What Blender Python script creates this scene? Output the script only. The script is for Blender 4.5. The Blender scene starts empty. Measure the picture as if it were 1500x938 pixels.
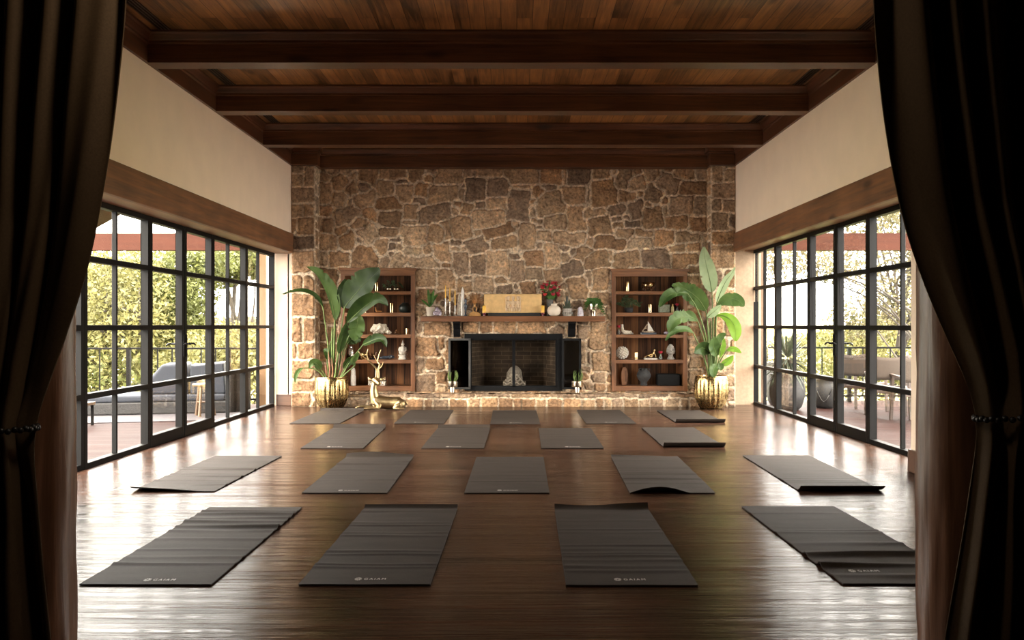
import bpy, bmesh, math, random
import numpy as np
from mathutils import Vector, Matrix, noise

random.seed(7)
np.random.seed(7)
SC = bpy.context.scene
COL = SC.collection
F = 1300.0          # focal length in pixels of the 1500 px wide frame
VX, VY = 757.0, 477.0
EYE = 1.2
PI = math.pi


def P(px, py, y):
    """The point that a pixel of the photograph shows at the depth y."""
    return Vector(((px - VX) * y / F, y, EYE - (py - VY) * y / F))


# ------------------------------------------------------------------ materials
def srgb(r, g, b):
    def f(c):
        c /= 255.0
        return c / 12.92 if c <= 0.04045 else ((c + 0.055) / 1.055) ** 2.4
    return (f(r), f(g), f(b), 1.0)


class NT:
    def __init__(self, name):
        self.m = bpy.data.materials.new(name)
        self.m.use_nodes = True
        self.t = self.m.node_tree
        self.b = self.t.nodes['Principled BSDF']
        self.out = self.t.nodes['Material Output']

    def n(self, kind, **kw):
        nd = self.t.nodes.new(kind)
        for k, v in kw.items():
            setattr(nd, k, v)
        return nd

    def l(self, a, b):
        self.t.links.new(a, b)

    def coord(self, scale=(1, 1, 1), rot=(0, 0, 0), loc=(0, 0, 0)):
        tc = self.n('ShaderNodeTexCoord')
        mp = self.n('ShaderNodeMapping')
        mp.inputs['Scale'].default_value = scale
        mp.inputs['Rotation'].default_value = rot
        mp.inputs['Location'].default_value = loc
        self.l(tc.outputs['Object'], mp.inputs['Vector'])
        return mp.outputs['Vector']

    def noise(self, vec, scale, detail=4, rough=0.55, dist=0.0):
        nd = self.n('ShaderNodeTexNoise')
        nd.inputs['Scale'].default_value = scale
        nd.inputs['Detail'].default_value = detail
        nd.inputs['Roughness'].default_value = rough
        nd.inputs['Distortion'].default_value = dist
        if vec is not None:
            self.l(vec, nd.inputs['Vector'])
        return nd.outputs['Fac']

    def ramp(self, fac, stops):
        r = self.n('ShaderNodeValToRGB')
        e = r.color_ramp.elements
        while len(e) < len(stops):
            e.new(0.5)
        for k, (p, c) in enumerate(stops):
            e[k].position = p
            e[k].color = c if len(c) == 4 else (*c, 1)
        self.l(fac, r.inputs['Fac'])
        return r.outputs['Color']

    def mix(self, fac, a, b, mode='MIX'):
        m = self.n('ShaderNodeMix', data_type='RGBA', blend_type=mode)
        for sock, v in ((m.inputs[0], fac), (m.inputs[6], a), (m.inputs[7], b)):
            if hasattr(v, 'is_linked'):
                self.l(v, sock)
            elif isinstance(v, (int, float)):
                sock.default_value = v
            else:
                sock.default_value = v if len(v) == 4 else (*v, 1)
        return m.outputs[2]

    def mapr(self, v, a, b, c, d):
        m = self.n('ShaderNodeMapRange')
        for k, x in enumerate((a, b, c, d)):
            m.inputs[k + 1].default_value = x
        self.l(v, m.inputs[0])
        return m.outputs[0]

    def math(self, op, a, b=None):
        m = self.n('ShaderNodeMath', operation=op)
        for sock, v in ((m.inputs[0], a), (m.inputs[1], b)):
            if v is None:
                continue
            if hasattr(v, 'is_linked'):
                self.l(v, sock)
            else:
                sock.default_value = v
        return m.outputs[0]

    def bump(self, h, strength=0.3, dist=0.01):
        b = self.n('ShaderNodeBump')
        b.inputs['Strength'].default_value = strength
        b.inputs['Distance'].default_value = dist
        self.l(h, b.inputs['Height'])
        self.l(b.outputs['Normal'], self.b.inputs['Normal'])

    def col(self, c):
        if hasattr(c, 'is_linked'):
            self.l(c, self.b.inputs['Base Color'])
        else:
            self.b.inputs['Base Color'].default_value = c

    def set(self, **kw):
        for k, v in kw.items():
            s = self.b.inputs[k.replace('_', ' ')]
            if hasattr(v, 'is_linked'):
                self.l(v, s)
            else:
                s.default_value = v
        return self


def m_plain(name, c, rough=0.6, metal=0.0, var=0.12, scale=20, bump=0.0, spec=0.5):
    t = NT(name)
    v = t.noise(t.coord(), scale, 4)
    d = tuple(x * (1 - var) for x in c[:3])
    e = tuple(min(1, x * (1 + var)) for x in c[:3])
    t.col(t.ramp(v, [(0.3, d), (0.7, e)]))
    t.set(Roughness=rough, Metallic=metal)
    t.b.inputs['Specular IOR Level'].default_value = spec
    if bump:
        t.bump(v, bump, 0.01)
    return t.m


def m_wood(name, dark, light, axis=0, grain=6.0, rough=0.45, knots=True, planks=None, bump=0.12, spec=0.5, coat=0.0):
    """Wood with its grain along an axis; planks = (width, length, gap, dark gap)."""
    t = NT(name)
    sc = [grain * 3.2] * 3
    sc[axis] = grain * 0.16
    base = t.coord()
    vec = t.coord(tuple(sc))
    if planks:
        w, ln, gap = planks
        rot = (0, 0, 0) if axis == 0 else (0, 0, PI / 2)
        bv = t.coord((1, 1, 1), rot, (5.0, 0.03, 0) if ln > 10 else (0, 0, 0))
        br = t.n('ShaderNodeTexBrick')
        br.inputs['Color1'].default_value = (0, 0, 0, 1)
        br.inputs['Color2'].default_value = (1, 1, 1, 1)
        br.inputs['Mortar'].default_value = (0.5, 0.5, 0.5, 1)
        br.inputs['Scale'].default_value = 1.0
        br.inputs['Mortar Size'].default_value = gap
        br.inputs['Mortar Smooth'].default_value = 0.3
        br.inputs['Brick Width'].default_value = ln
        br.inputs['Row Height'].default_value = w
        br.offset = 0.5 if ln > 10 else 0.37
        t.l(bv, br.inputs['Vector'])
        pv = t.n('ShaderNodeRGBToBW')
        t.l(br.outputs['Color'], pv.inputs[0])
        plank, seam = pv.outputs[0], br.outputs['Fac']
        cx = t.n('ShaderNodeCombineXYZ')
        k = t.math('MULTIPLY', plank, 37.0)
        for i in range(3):
            t.l(k, cx.inputs[i])
        va = t.n('ShaderNodeVectorMath', operation='ADD')
        t.l(vec, va.inputs[0])
        t.l(cx.outputs[0], va.inputs[1])
        vec = va.outputs[0]
    g = t.noise(vec, 1.0, 6, 0.62, 1.2)
    g2 = t.noise(vec, 4.0, 3, 0.6)
    big = t.noise(base, 1.7, 2)
    fac = t.math('ADD', t.math('MULTIPLY', g, 0.75), t.math('MULTIPLY', g2, 0.25))
    if planks:
        fac = t.math('ADD', fac, t.math('MULTIPLY', t.math('SUBTRACT', plank, 0.5), 0.22))
    fac = t.math('ADD', fac, t.math('MULTIPLY', t.math('SUBTRACT', big, 0.5), 0.35))
    c = t.ramp(fac, [(0.3, dark), (0.72, light)])
    if knots:
        ks = [7.0] * 3
        ks[axis] = 2.6
        vo = t.n('ShaderNodeTexVoronoi')
        vo.inputs['Scale'].default_value = 0.42
        vo.inputs['Randomness'].default_value = 1.0
        t.l(t.coord(tuple(ks)), vo.inputs['Vector'])
        kf = t.mapr(vo.outputs['Distance'], 0.06, 0.16, 0.75, 0.0)
        c = t.mix(kf, c, tuple(x * 0.3 for x in dark[:3]))
    if planks:
        c = t.mix(t.math('MULTIPLY', seam, 0.8), c, tuple(x * 0.18 for x in dark[:3]))
    t.col(c)
    t.set(Roughness=t.mapr(g, 0.2, 0.8, rough * 0.8, rough * 1.25))
    t.b.inputs['Specular IOR Level'].default_value = spec
    if coat:
        t.b.inputs['Coat Weight'].default_value = coat
        t.b.inputs['Coat Roughness'].default_value = 0.18
    h = t.math('ADD', fac, t.math('MULTIPLY', seam, -1.0)) if planks else fac
    t.bump(h, bump, 0.01)
    return t.m


def m_stone():
    t = NT('rubble_stone')
    at = t.n('ShaderNodeVertexColor', layer_name='Col')
    co = t.coord()
    n1 = t.noise(co, 26, 8, 0.68)
    n2 = t.noise(co, 90, 5, 0.7)
    n3 = t.noise(co, 7, 5, 0.6)
    c = t.mix(1.0, at.outputs['Color'], t.ramp(n1, [(0.33, (0.40, 0.37, 0.34)), (0.5, (0.98, 0.97, 0.95)), (0.68, (1.58, 1.53, 1.46))]), 'MULTIPLY')
    c = t.mix(0.75, c, t.ramp(n3, [(0.35, (0.62, 0.54, 0.48)), (0.52, (1, 1, 1)), (0.68, (1.32, 1.18, 1.0))]), 'MULTIPLY')
    c = t.mix(t.mapr(n2, 0.6, 0.75, 0, 0.45), c, (0.55, 0.42, 0.28))
    t.col(c)
    t.set(Roughness=0.85)
    t.b.inputs['Specular IOR Level'].default_value = 0.25
    t.bump(t.math('ADD', n1, t.math('MULTIPLY', n2, 0.5)), 1.0, 0.03)
    return t.m


def m_glass(name, tint=(1, 1, 1), refl=1.0):
    t = NT(name)
    tr = t.n('ShaderNodeBsdfTransparent')
    tr.inputs['Color'].default_value = (*tint, 1)
    gl = t.n('ShaderNodeBsdfGlossy')
    gl.inputs['Roughness'].default_value = 0.02
    fr = t.n('ShaderNodeFresnel')
    fr.inputs['IOR'].default_value = 1.25
    mx = t.n('ShaderNodeMixShader')
    t.l(t.math('MULTIPLY', fr.outputs[0], refl), mx.inputs[0])
    t.l(tr.outputs[0], mx.inputs[1])
    t.l(gl.outputs[0], mx.inputs[2])
    t.l(mx.outputs[0], t.out.inputs['Surface'])
    return t.m


def m_leaf(name, dark, light, trans=0.25, rough=0.45, scale=8):
    t = NT(name)
    v = t.noise(t.coord(), scale, 4)
    c = t.ramp(v, [(0.32, dark), (0.7, light)])
    t.col(c)
    t.set(Roughness=rough)
    t.b.inputs['Specular IOR Level'].default_value = 0.2
    tl = t.n('ShaderNodeBsdfTranslucent')
    t.l(c, tl.inputs['Color'])
    mx = t.n('ShaderNodeMixShader')
    mx.inputs[0].default_value = trans
    t.l(t.b.outputs[0], mx.inputs[1])
    t.l(tl.outputs[0], mx.inputs[2])
    t.l(mx.outputs[0], t.out.inputs['Surface'])
    return t.m


def m_metal(name, c, rough=0.25, bump=0.0, scale=60):
    t = NT(name)
    v = t.noise(t.coord(), scale, 3)
    t.col(t.ramp(v, [(0.3, tuple(x * 0.8 for x in c[:3])), (0.7, tuple(min(1, x * 1.1) for x in c[:3]))]))
    t.set(Metallic=1.0, Roughness=t.mapr(v, 0.2, 0.8, rough * 0.75, rough * 1.3))
    if bump:
        t.bump(v, bump, 0.01)
    return t.m


# ------------------------------------------------------------------ mesh building
class MB:
    def __init__(self):
        self.v, self.f, self.c = [], [], []

    def add(self, vs, fs):
        o = len(self.v)
        self.v += [tuple(x) for x in vs]
        self.f += [tuple(i + o for i in q) for q in fs]
        return self

    def box(self, x0, x1, y0, y1, z0, z1, rot=0.0, c=None):
        vs = [Vector((x, y, z)) for z in (z0, z1) for y in (y0, y1) for x in (x0, x1)]
        if rot:
            c = Vector(c) if c is not None else Vector(((x0 + x1) / 2, (y0 + y1) / 2, 0))
            R = Matrix.Rotation(rot, 3, 'Z')
            vs = [R @ (p - c) + c for p in vs]
        return self.add(vs, [(0, 2, 3, 1), (4, 5, 7, 6), (0, 1, 5, 4), (2, 6, 7, 3), (0, 4, 6, 2), (1, 3, 7, 5)])

    def beam(self, a, b, w, h, up=(0, 0, 1)):
        """A rectangular bar from a to b."""
        a, b = Vector(a), Vector(b)
        d = (b - a).normalized()
        u = Vector(up)
        if abs(d.dot(u)) > 0.99:
            u = Vector((0, 1, 0))
        s = d.cross(u).normalized()
        u = s.cross(d).normalized()
        vs = [p + s * (i * w / 2) + u * (j * h / 2) for p in (a, b) for j in (-1, 1) for i in (-1, 1)]
        return self.add(vs, [(0, 1, 3, 2), (4, 6, 7, 5), (0, 4, 5, 1), (2, 3, 7, 6), (0, 2, 6, 4), (1, 5, 7, 3)])

    def tube(self, path, rad, n=10, cap=True, flat=1.0):
        path = [Vector(p) for p in path]
        k = len(path)
        rad = rad if isinstance(rad, (list, tuple)) else [rad] * k
        o = len(self.v)
        prev = None
        for i, p in enumerate(path):
            d = (path[min(i + 1, k - 1)] - path[max(i - 1, 0)]).normalized()
            if prev is None:
                ref = Vector((0, 0, 1)) if abs(d.z) < 0.9 else Vector((1, 0, 0))
                s = d.cross(ref).normalized()
            else:
                s = (prev - d * prev.dot(d)).normalized()
            prev = s
            t = d.cross(s)
            for j in range(n):
                a = 2 * PI * j / n
                self.v.append(tuple(p + s * (math.cos(a) * rad[i]) + t * (math.sin(a) * rad[i] * flat)))
        for i in range(k - 1):
            for j in range(n):
                a, b = o + i * n + j, o + i * n + (j + 1) % n
                self.f.append((a, b, b + n, a + n))
        if cap:
            self.f.append(tuple(o + j for j in range(n))[::-1])
            self.f.append(tuple(o + (k - 1) * n + j for j in range(n)))
        return self

    def lathe(self, c, prof, n=28, mod=None):
        """A profile of (radius, height) turned about the vertical through c; mod(angle, k) scales the radius."""
        c = Vector(c)
        o = len(self.v)
        k = len(prof)
        for i, (r, z) in enumerate(prof):
            for j in range(n):
                a = 2 * PI * j / n
                q = r * (mod(a, i) if mod else 1.0)
                self.v.append((c.x + q * math.cos(a), c.y + q * math.sin(a), c.z + z))
        for i in range(k - 1):
            for j in range(n):
                a, b = o + i * n + j, o + i * n + (j + 1) % n
                self.f.append((a, b, b + n, a + n))
        self.f.append(tuple(o + j for j in range(n))[::-1])
        self.f.append(tuple(o + (k - 1) * n + j for j in range(n)))
        return self

    def ball(self, c, r, n=12, m=8, jit=0.0, seed=0):
        c = Vector(c)
        r = Vector(r) if hasattr(r, '__len__') else Vector((r, r, r))
        o = len(self.v)
        for i in range(m + 1):
            th = PI * i / m
            for j in range(n):
                a = 2 * PI * j / n
                d = Vector((math.sin(th) * math.cos(a), math.sin(th) * math.sin(a), math.cos(th)))
                q = 1.0 + (jit * noise.noise(d * 2.2 + Vector((seed, seed * 1.7, 0))) if jit else 0)
                self.v.append((c.x + d.x * r.x * q, c.y + d.y * r.y * q, c.z + d.z * r.z * q))
        for i in range(m):
            for j in range(n):
                a, b = o + i * n + j, o + i * n + (j + 1) % n
                self.f.append((a, a + n, b + n, b))
        return self

    def prism(self, poly, y0, y1):
        """A polygon in x, z extruded along y."""
        k = len(poly)
        vs = [(x, y0, z) for x, z in poly] + [(x, y1, z) for x, z in poly]
        fs = [tuple(range(k)), tuple(range(2 * k - 1, k - 1, -1))]
        fs += [(i, i + k, (i + 1) % k + k, (i + 1) % k) for i in range(k)]
        return self.add(vs, fs)

    def build(self, name, mat, parent=None, smooth=False, bevel=0.0, seg=2, auto=None):
        me = bpy.data.meshes.new(name)
        off = parent_base(parent)
        me.from_pydata([(x - off[0], y - off[1], z - off[2]) for x, y, z in self.v], [], self.f)
        me.validate()
        bm = bmesh.new()
        bm.from_mesh(me)
        bmesh.ops.remove_doubles(bm, verts=bm.verts, dist=1e-6)
        bmesh.ops.recalc_face_normals(bm, faces=bm.faces)
        bm.to_mesh(me)
        bm.free()
        if smooth:
            me.polygons.foreach_set('use_smooth', [True] * len(me.polygons))
            if auto is not None:
                try:
                    me.set_sharp_from_angle(angle=math.radians(auto))
                except Exception:
                    pass
        me.materials.append(mat)
        o = bpy.data.objects.new(name, me)
        COL.objects.link(o)
        if parent is not None:
            o.parent = parent
        if bevel:
            bv = o.modifiers.new('bevel', 'BEVEL')
            bv.width = bevel
            bv.segments = seg
            bv.limit_method = 'ANGLE'
            bv.harden_normals = False
        return o


def parent_base(p):
    off = Vector((0, 0, 0))
    while p is not None:
        off += p.location
        p = p.parent
    return off


def thing(name, label, cat, loc=(0, 0, 0), group=None):
    o = bpy.data.objects.new(name, None)
    COL.objects.link(o)
    o.empty_display_size = 0.1
    o.location = loc
    o['label'], o['category'] = label, cat
    if group:
        o['group'] = group
    return o


def tag(o, label, cat, group=None, kind=None):
    o['label'], o['category'] = label, cat
    if group:
        o['group'] = group
    if kind:
        o['kind'] = kind
    return o


def struct(o, label=None, cat=None):
    o['kind'] = 'structure'
    if label:
        o['label'], o['category'] = label, cat
    return o


def copy_thing(src, loc, label=None, group=None, rotz=None):
    r = src.copy()
    COL.objects.link(r)
    r.location = loc
    if rotz is not None:
        r.rotation_euler = (0, 0, rotz)
    if label:
        r['label'] = label
    if group:
        r['group'] = group
    for ch in list(src.children):
        c = ch.copy()
        COL.objects.link(c)
        c.parent = r
        for g in list(ch.children):
            d = g.copy()
            COL.objects.link(d)
            d.parent = c
    return r


def grid_faces(nu, nv):
    return [(j * nu + i, j * nu + i + 1, (j + 1) * nu + i + 1, (j + 1) * nu + i) for j in range(nv - 1) for i in range(nu - 1)]


def catmull(pts, n=6):
    pts = [Vector(p) for p in pts]
    q = [pts[0] * 2 - pts[1]] + pts + [pts[-1] * 2 - pts[-2]]
    out = []
    for i in range(1, len(q) - 2):
        for k in range(n):
            t = k / n
            a, b, c, d = q[i - 1], q[i], q[i + 1], q[i + 2]
            out.append(0.5 * ((2 * b) + (c - a) * t + (2 * a - 5 * b + 4 * c - d) * t * t + (3 * b - a - 3 * c + d) * t ** 3))
    out.append(pts[-1])
    return out
SKY, SUN, EXPOSURE = 8.0, 0.9, 2.45
# ------------------------------------------------------------------ palette
M = {}
M['floor'] = m_wood('walnut_floor_boards', (0.008, 0.0040, 0.0026), (0.088, 0.043, 0.027), 0, 5.0, 0.30, True, (0.14, 20.0, 0.0035), 0.5, 0.5)
def streaked(m, aniso, rough, spec):
    """Varnish whose sheen is drawn out across the grain."""
    t = m.node_tree
    b = t.nodes['Principled BSDF']
    cx = t.nodes.new('ShaderNodeCombineXYZ')
    cx.inputs[1].default_value = 1.0
    t.links.new(cx.outputs[0], b.inputs['Tangent'])
    b.inputs['Anisotropic'].default_value = aniso
    for l in list(b.inputs['Roughness'].links):
        t.links.remove(l)
    g = [n for n in t.nodes if n.type == 'TEX_NOISE'][0]
    for sock, lo, hi in ((b.inputs['Roughness'], rough * 0.75, rough * 1.35), (b.inputs['Specular IOR Level'], spec * 1.7, spec * 0.25)):
        mr = t.nodes.new('ShaderNodeMapRange')
        for k, v in enumerate((0.35, 0.65, lo, hi)):
            mr.inputs[k + 1].default_value = v
        t.links.new(g.outputs['Fac'], mr.inputs[0])
        t.links.new(mr.outputs[0], sock)


streaked(M['floor'], 0.80, 0.17, 0.17)
M['ceiling'] = m_wood('pine_ceiling_boards', (0.075, 0.036, 0.013), (0.58, 0.295, 0.105), 1, 5.0, 0.33, True, (0.135, 3.2, 0.003), 0.12, 0.5)
M['beam'] = m_wood('dark_stained_beam', (0.036, 0.012, 0.005), (0.165, 0.062, 0.022), 0, 4.5, 0.38, True, None, 0.08)
M['beam_y'] = m_wood('dark_stained_frieze', (0.035, 0.011, 0.0045), (0.135, 0.048, 0.018), 1, 4.5, 0.40, True, None, 0.08)
M['header'] = m_wood('rough_sawn_header', (0.08, 0.033, 0.014), (0.29, 0.125, 0.052), 1, 4.0, 0.6, True, None, 0.3)
M['plaster'] = m_plain('cream_plaster', srgb(242, 220, 196), 0.9, 0, 0.03, 3, 0.03, 0.2)
M['jamb'] = m_plain('cream_jamb', srgb(232, 215, 192), 0.8, 0, 0.03, 5, 0.0, 0.2)
M['base'] = m_wood('stained_baseboard', (0.05, 0.022, 0.011), (0.12, 0.055, 0.028), 0, 4.0, 0.45, False)
M['steel'] = m_plain('dark_bronze_steel', (0.0034, 0.0030, 0.0028, 1), 0.55, 0.0, 0.10, 30, 0.0, 0.12)
M['black_metal'] = m_plain('black_iron', (0.0045, 0.0045, 0.005, 1), 0.55, 0.0, 0.2, 40, 0.05, 0.15)
M['glass'] = m_glass('window_glass', (0.98, 0.985, 0.98), 0.22)
M['stone'] = m_stone()
M['dark_wall'] = m_plain('light_absorbing_vestibule', (0.006, 0.005, 0.005, 1), 0.9, 0, 0.1, 4)  # darkness put into the colour so the anteroom walls bounce no light
M['log'] = m_wood('peeled_log', (0.06, 0.026, 0.015), (0.30, 0.145, 0.082), 2, 4.0, 0.38, True, None, 0.35)

XL, XR = -3.335, 3.235
YB = 13.42
ZC, ZB = 3.83, 3.56
WL, WR = -3.60, 3.585          # inner faces of the steel windows
LH, RH = 2.305, 2.37           # their heads

# ------------------------------------------------------------------ floor, ceiling, walls
fl = MB().box(-3.69, 3.67, 3.1, 13.75, -0.14, 0.0).box(-4.2, 4.2, -2.6, 3.1, -0.14, 0.0).build('floor', M['floor'])
struct(fl, 'dark glossy walnut board floor of the hall', 'floor')
ce = MB().box(-3.75, 3.72, 3.0, 13.9, ZC, ZC + 0.12).build('ceiling', M['ceiling'])
struct(ce, 'brown knotty pine board ceiling between dark beams', 'ceiling')

w = MB()
w.box(-3.74, XL, 3.3, 13.9, LH, ZC)              # above the windows
w.box(-3.74, XL, 3.3, 5.86, 0, LH)               # towards the doorway
w.box(-3.74, -3.40, 13.25, 13.9, 0, LH)          # far return
struct(w.build('wall_left', M['plaster']), 'cream plaster wall above the left steel windows', 'wall')
w = MB()
w.box(XR, 3.70, 3.3, 13.9, RH, ZC)
w.box(XR, 3.70, 3.3, 7.28, 0, RH)
w.box(3.37, 3.70, 13.50, 13.9, 0, RH)
struct(w.build('wall_right', M['plaster']), 'cream plaster wall above the right steel windows', 'wall')
w = MB()
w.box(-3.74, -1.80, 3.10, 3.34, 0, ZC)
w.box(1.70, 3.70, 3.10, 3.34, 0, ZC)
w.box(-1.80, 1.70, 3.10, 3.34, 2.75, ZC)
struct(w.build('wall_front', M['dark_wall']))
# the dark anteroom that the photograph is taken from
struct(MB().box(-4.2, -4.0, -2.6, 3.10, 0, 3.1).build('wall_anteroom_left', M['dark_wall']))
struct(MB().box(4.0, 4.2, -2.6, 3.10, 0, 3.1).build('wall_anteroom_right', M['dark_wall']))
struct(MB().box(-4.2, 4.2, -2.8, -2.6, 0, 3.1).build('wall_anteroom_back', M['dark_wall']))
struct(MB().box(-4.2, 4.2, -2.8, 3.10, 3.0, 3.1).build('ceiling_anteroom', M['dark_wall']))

# baseboards on the returns
struct(MB().box(-3.585, -3.325, 13.232, 13.25, 0.002, 0.17).build('baseboard_left', M['base'], bevel=0.004))
struct(MB().box(3.30, 3.575, 13.482, 13.50, 0.002, 0.17).build('baseboard_right', M['base'], bevel=0.004))
struct(MB().box(3.213, XR, 3.36, 7.30, 0.002, 0.185).box(3.213, 3.26, 7.28, 7.30, 0.002, 0.185).build('baseboard_near', M['base'], bevel=0.004))
# side trims of the window recesses
struct(MB().box(-3.42, -3.36, 13.25, 13.262, 0.17, LH).build('trim_1', M['jamb']))

# ------------------------------------------------------------------ ceiling beams
def crown(mb, a0, a1, y, z0, z1, axis='x', side=1):
    """A beam with a stepped crown: the section runs along x or along y."""
    h = z1 - z0
    prof = [(0, 0), (0.0, 0.60 * h), (0.018, 0.63 * h), (0.018, 0.70 * h), (0.028, 0.74 * h), (0.05, 0.88 * h), (0.066, 0.93 * h), (0.066, h)]
    return prof


def cross_beam(name, y0, y1, label):
    h = ZC - ZB
    pr = crown(None, 0, 0, 0, ZB, ZC)
    sec = [(y0 - o, ZB + z) for o, z in pr] + [(y1 + o, ZB + z) for o, z in reversed(pr)]
    k = len(sec)
    x0, x1 = XL + 0.03, XR - 0.03
    vs = [(x0, a, b) for a, b in sec] + [(x1, a, b) for a, b in sec]
    fs = [tuple(range(k)), tuple(range(2 * k - 1, k - 1, -1))] + [(i, i + k, (i + 1) % k + k, (i + 1) % k) for i in range(k)]
    mb = MB().add(vs, fs)
    mb.box(x0, x1, y0 - 0.008, y1 + 0.008, ZB - 0.006, ZB + 0.022)
    return struct(mb.build(name, M['beam']), label, 'beam')


for y0, y1, lb in ((7.95, 8.13, 'dark ceiling beam nearest the doorway'), (9.75, 9.93, 'second dark ceiling beam from the doorway'),
                   (11.56, 11.74, 'third dark ceiling beam from the doorway'), (6.15, 6.33, 'dark ceiling beam above the entrance side'),
                   (4.35, 4.53, 'dark ceiling beam over the doorway')):
    cross_beam('ceiling_beam', y0, y1, lb)
# the beam along the stone wall and its two corner blocks
pr = crown(None, 0, 0, 0, ZB, ZC)
sec = [(13.22 - o, ZB + z) for o, z in pr] + [(13.42, ZC), (13.42, ZB)]
k = len(sec)
mb = MB()
mb.add([(-2.93, a, b) for a, b in sec] + [(2.84, a, b) for a, b in sec],
       [tuple(range(k)), tuple(range(2 * k - 1, k - 1, -1))] + [(i, i + k, (i + 1) % k + k, (i + 1) % k) for i in range(k)])
struct(mb.build('ceiling_beam', M['beam']), 'dark wooden beam resting along the top of the stone wall', 'beam')
for x0, x1, lb in ((XL + 0.03, -2.93, 'left'), (2.84, XR - 0.03, 'right')):
    h = ZC - ZB
    mb = MB().box(x0, x1, 13.03, 13.42, ZB, ZB + 0.62 * h)
    mb.box(x0 - (0.02 if lb == 'right' else 0), x1 + (0.02 if lb == 'left' else 0), 13.01, 13.42, ZB + 0.62 * h, ZB + 0.72 * h)
    mb.box(x0 - (0.05 if lb == 'right' else 0), x1 + (0.05 if lb == 'left' else 0), 12.97, 13.42, ZB + 0.72 * h, ZC)
    struct(mb.build('trim_2' if lb == 'left' else 'trim_3', M['beam'], bevel=0.006))
# wooden frieze along the tops of the side walls
for s, x in ((1, XL), (-1, XR)):
    sec = [(x, ZB), (x + s * 0.03, ZB), (x + s * 0.03, ZB + 0.02)] + [(x + s * (0.022 + o), ZB + z) for o, z in pr[1:]] + [(x, ZC)]
    k = len(sec)
    mb = MB()
    mb.add([(a, 3.34, b) for a, b in sec] + [(a, 13.42, b) for a, b in sec],
           [tuple(range(k)), tuple(range(2 * k - 1, k - 1, -1))] + [(i, i + k, (i + 1) % k + k, (i + 1) % k) for i in range(k)])
    struct(mb.build('trim_4' if s > 0 else 'trim_5', M['beam_y']))
# slot diffusers in the ceiling
M['vent'] = m_plain('brown_vent', (0.045, 0.024, 0.014, 1), 0.45)
M['vent_dark'] = m_plain('vent_slot', (0.003, 0.003, 0.003, 1), 0.9)
for s, x, side in ((1, -3.12, 'left'), (-1, 3.06, 'right')):
    for q, (ya, yb) in enumerate(((6.55, 7.85), (8.35, 9.65), (10.15, 11.45), (12.0, 13.0))):
        rank = ('nearest the doorway', 'behind the first beam', 'behind the second beam', 'next to the stone wall')[q]
        t = thing('ceiling_vent', f'brown slot vent in the ceiling along the {side} wall, {rank}', 'vent', (x, (ya + yb) / 2, ZC), 'slot vents in the ceiling')
        f = MB()
        for dx in (-0.045, -0.015, 0.015, 0.045):
            f.box(x + dx - 0.006, x + dx + 0.006, ya, yb, ZC - 0.012, ZC - 0.001)
        f.box(x - 0.06, x + 0.06, ya - 0.012, ya, ZC - 0.012, ZC - 0.001).box(x - 0.06, x + 0.06, yb, yb + 0.012, ZC - 0.012, ZC - 0.001)
        f.build('frame', M['vent'], t)
        MB().box(x - 0.05, x + 0.05, ya, yb, ZC - 0.004, ZC - 0.001).build('slot', M['vent_dark'], t)

# header beams over the windows
hb = MB().box(XL - 0.02, XL + 0.035, 3.34, 13.12, 2.27, 2.555)
struct(hb.build('trim_6', M['header'], bevel=0.008), 'long rough wooden header beam over the left windows', 'beam')
hb = MB().box(XR - 0.035, XR + 0.02, 3.34, 13.12, 2.285, 2.565)
struct(hb.build('trim_7', M['header'], bevel=0.008), 'long rough wooden header beam over the right windows', 'beam')
M['soffit'] = m_wood('warm_soffit', (0.15, 0.07, 0.03), (0.34, 0.19, 0.10), 1, 4.0, 0.55, False)
struct(MB().box(-3.62, XL - 0.02, 5.86, 13.25, LH - 0.03, LH - 0.001).build('trim_8', M['soffit']))
struct(MB().box(XR + 0.02, 3.60, 7.28, 13.5, RH - 0.03, RH - 0.001).build('trim_9', M['soffit']))

# ------------------------------------------------------------------ rubble stone
def vnoise(u, v, s, seed):
    rs = np.random.RandomState(seed)
    g = rs.rand(160, 160)
    x, y = u * s + 50.3, v * s + 50.7
    xi, yi = np.floor(x).astype(int), np.floor(y).astype(int)
    fx, fy = x - xi, y - yi
    fx, fy = fx * fx * (3 - 2 * fx), fy * fy * (3 - 2 * fy)
    a, b = g[yi % 160, xi % 160], g[yi % 160, (xi + 1) % 160]
    c, d = g[(yi + 1) % 160, xi % 160], g[(yi + 1) % 160, (xi + 1) % 160]
    return (a * (1 - fx) + b * fx) * (1 - fy) + (c * (1 - fx) + d * fx) * fy


TONES = [(0.53, 0.37, 0.235), (0.43, 0.285, 0.172), (0.28, 0.197, 0.138), (0.49, 0.305, 0.172), (0.43, 0.308, 0.203), (0.35, 0.213, 0.122), (0.57, 0.43, 0.29), (0.36, 0.253, 0.172)]
MORTAR = np.array((0.79, 0.65, 0.49))


def sdf(u, v, st):
    cu, cv, wu, hv, an = st[:5]
    c, s = math.cos(an), math.sin(an)
    x, y = u - cu, v - cv
    x, y = x * c + y * s, -x * s + y * c
    qx, qy = np.abs(x) - wu / 2, np.abs(y) - hv / 2
    rr = 0.06 * min(wu, hv) / 2
    qx, qy = qx + rr, qy + rr
    return np.sqrt(np.maximum(qx, 0) ** 2 + np.maximum(qy, 0) ** 2) + np.minimum(np.maximum(qx, qy), 0) - rr


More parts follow.
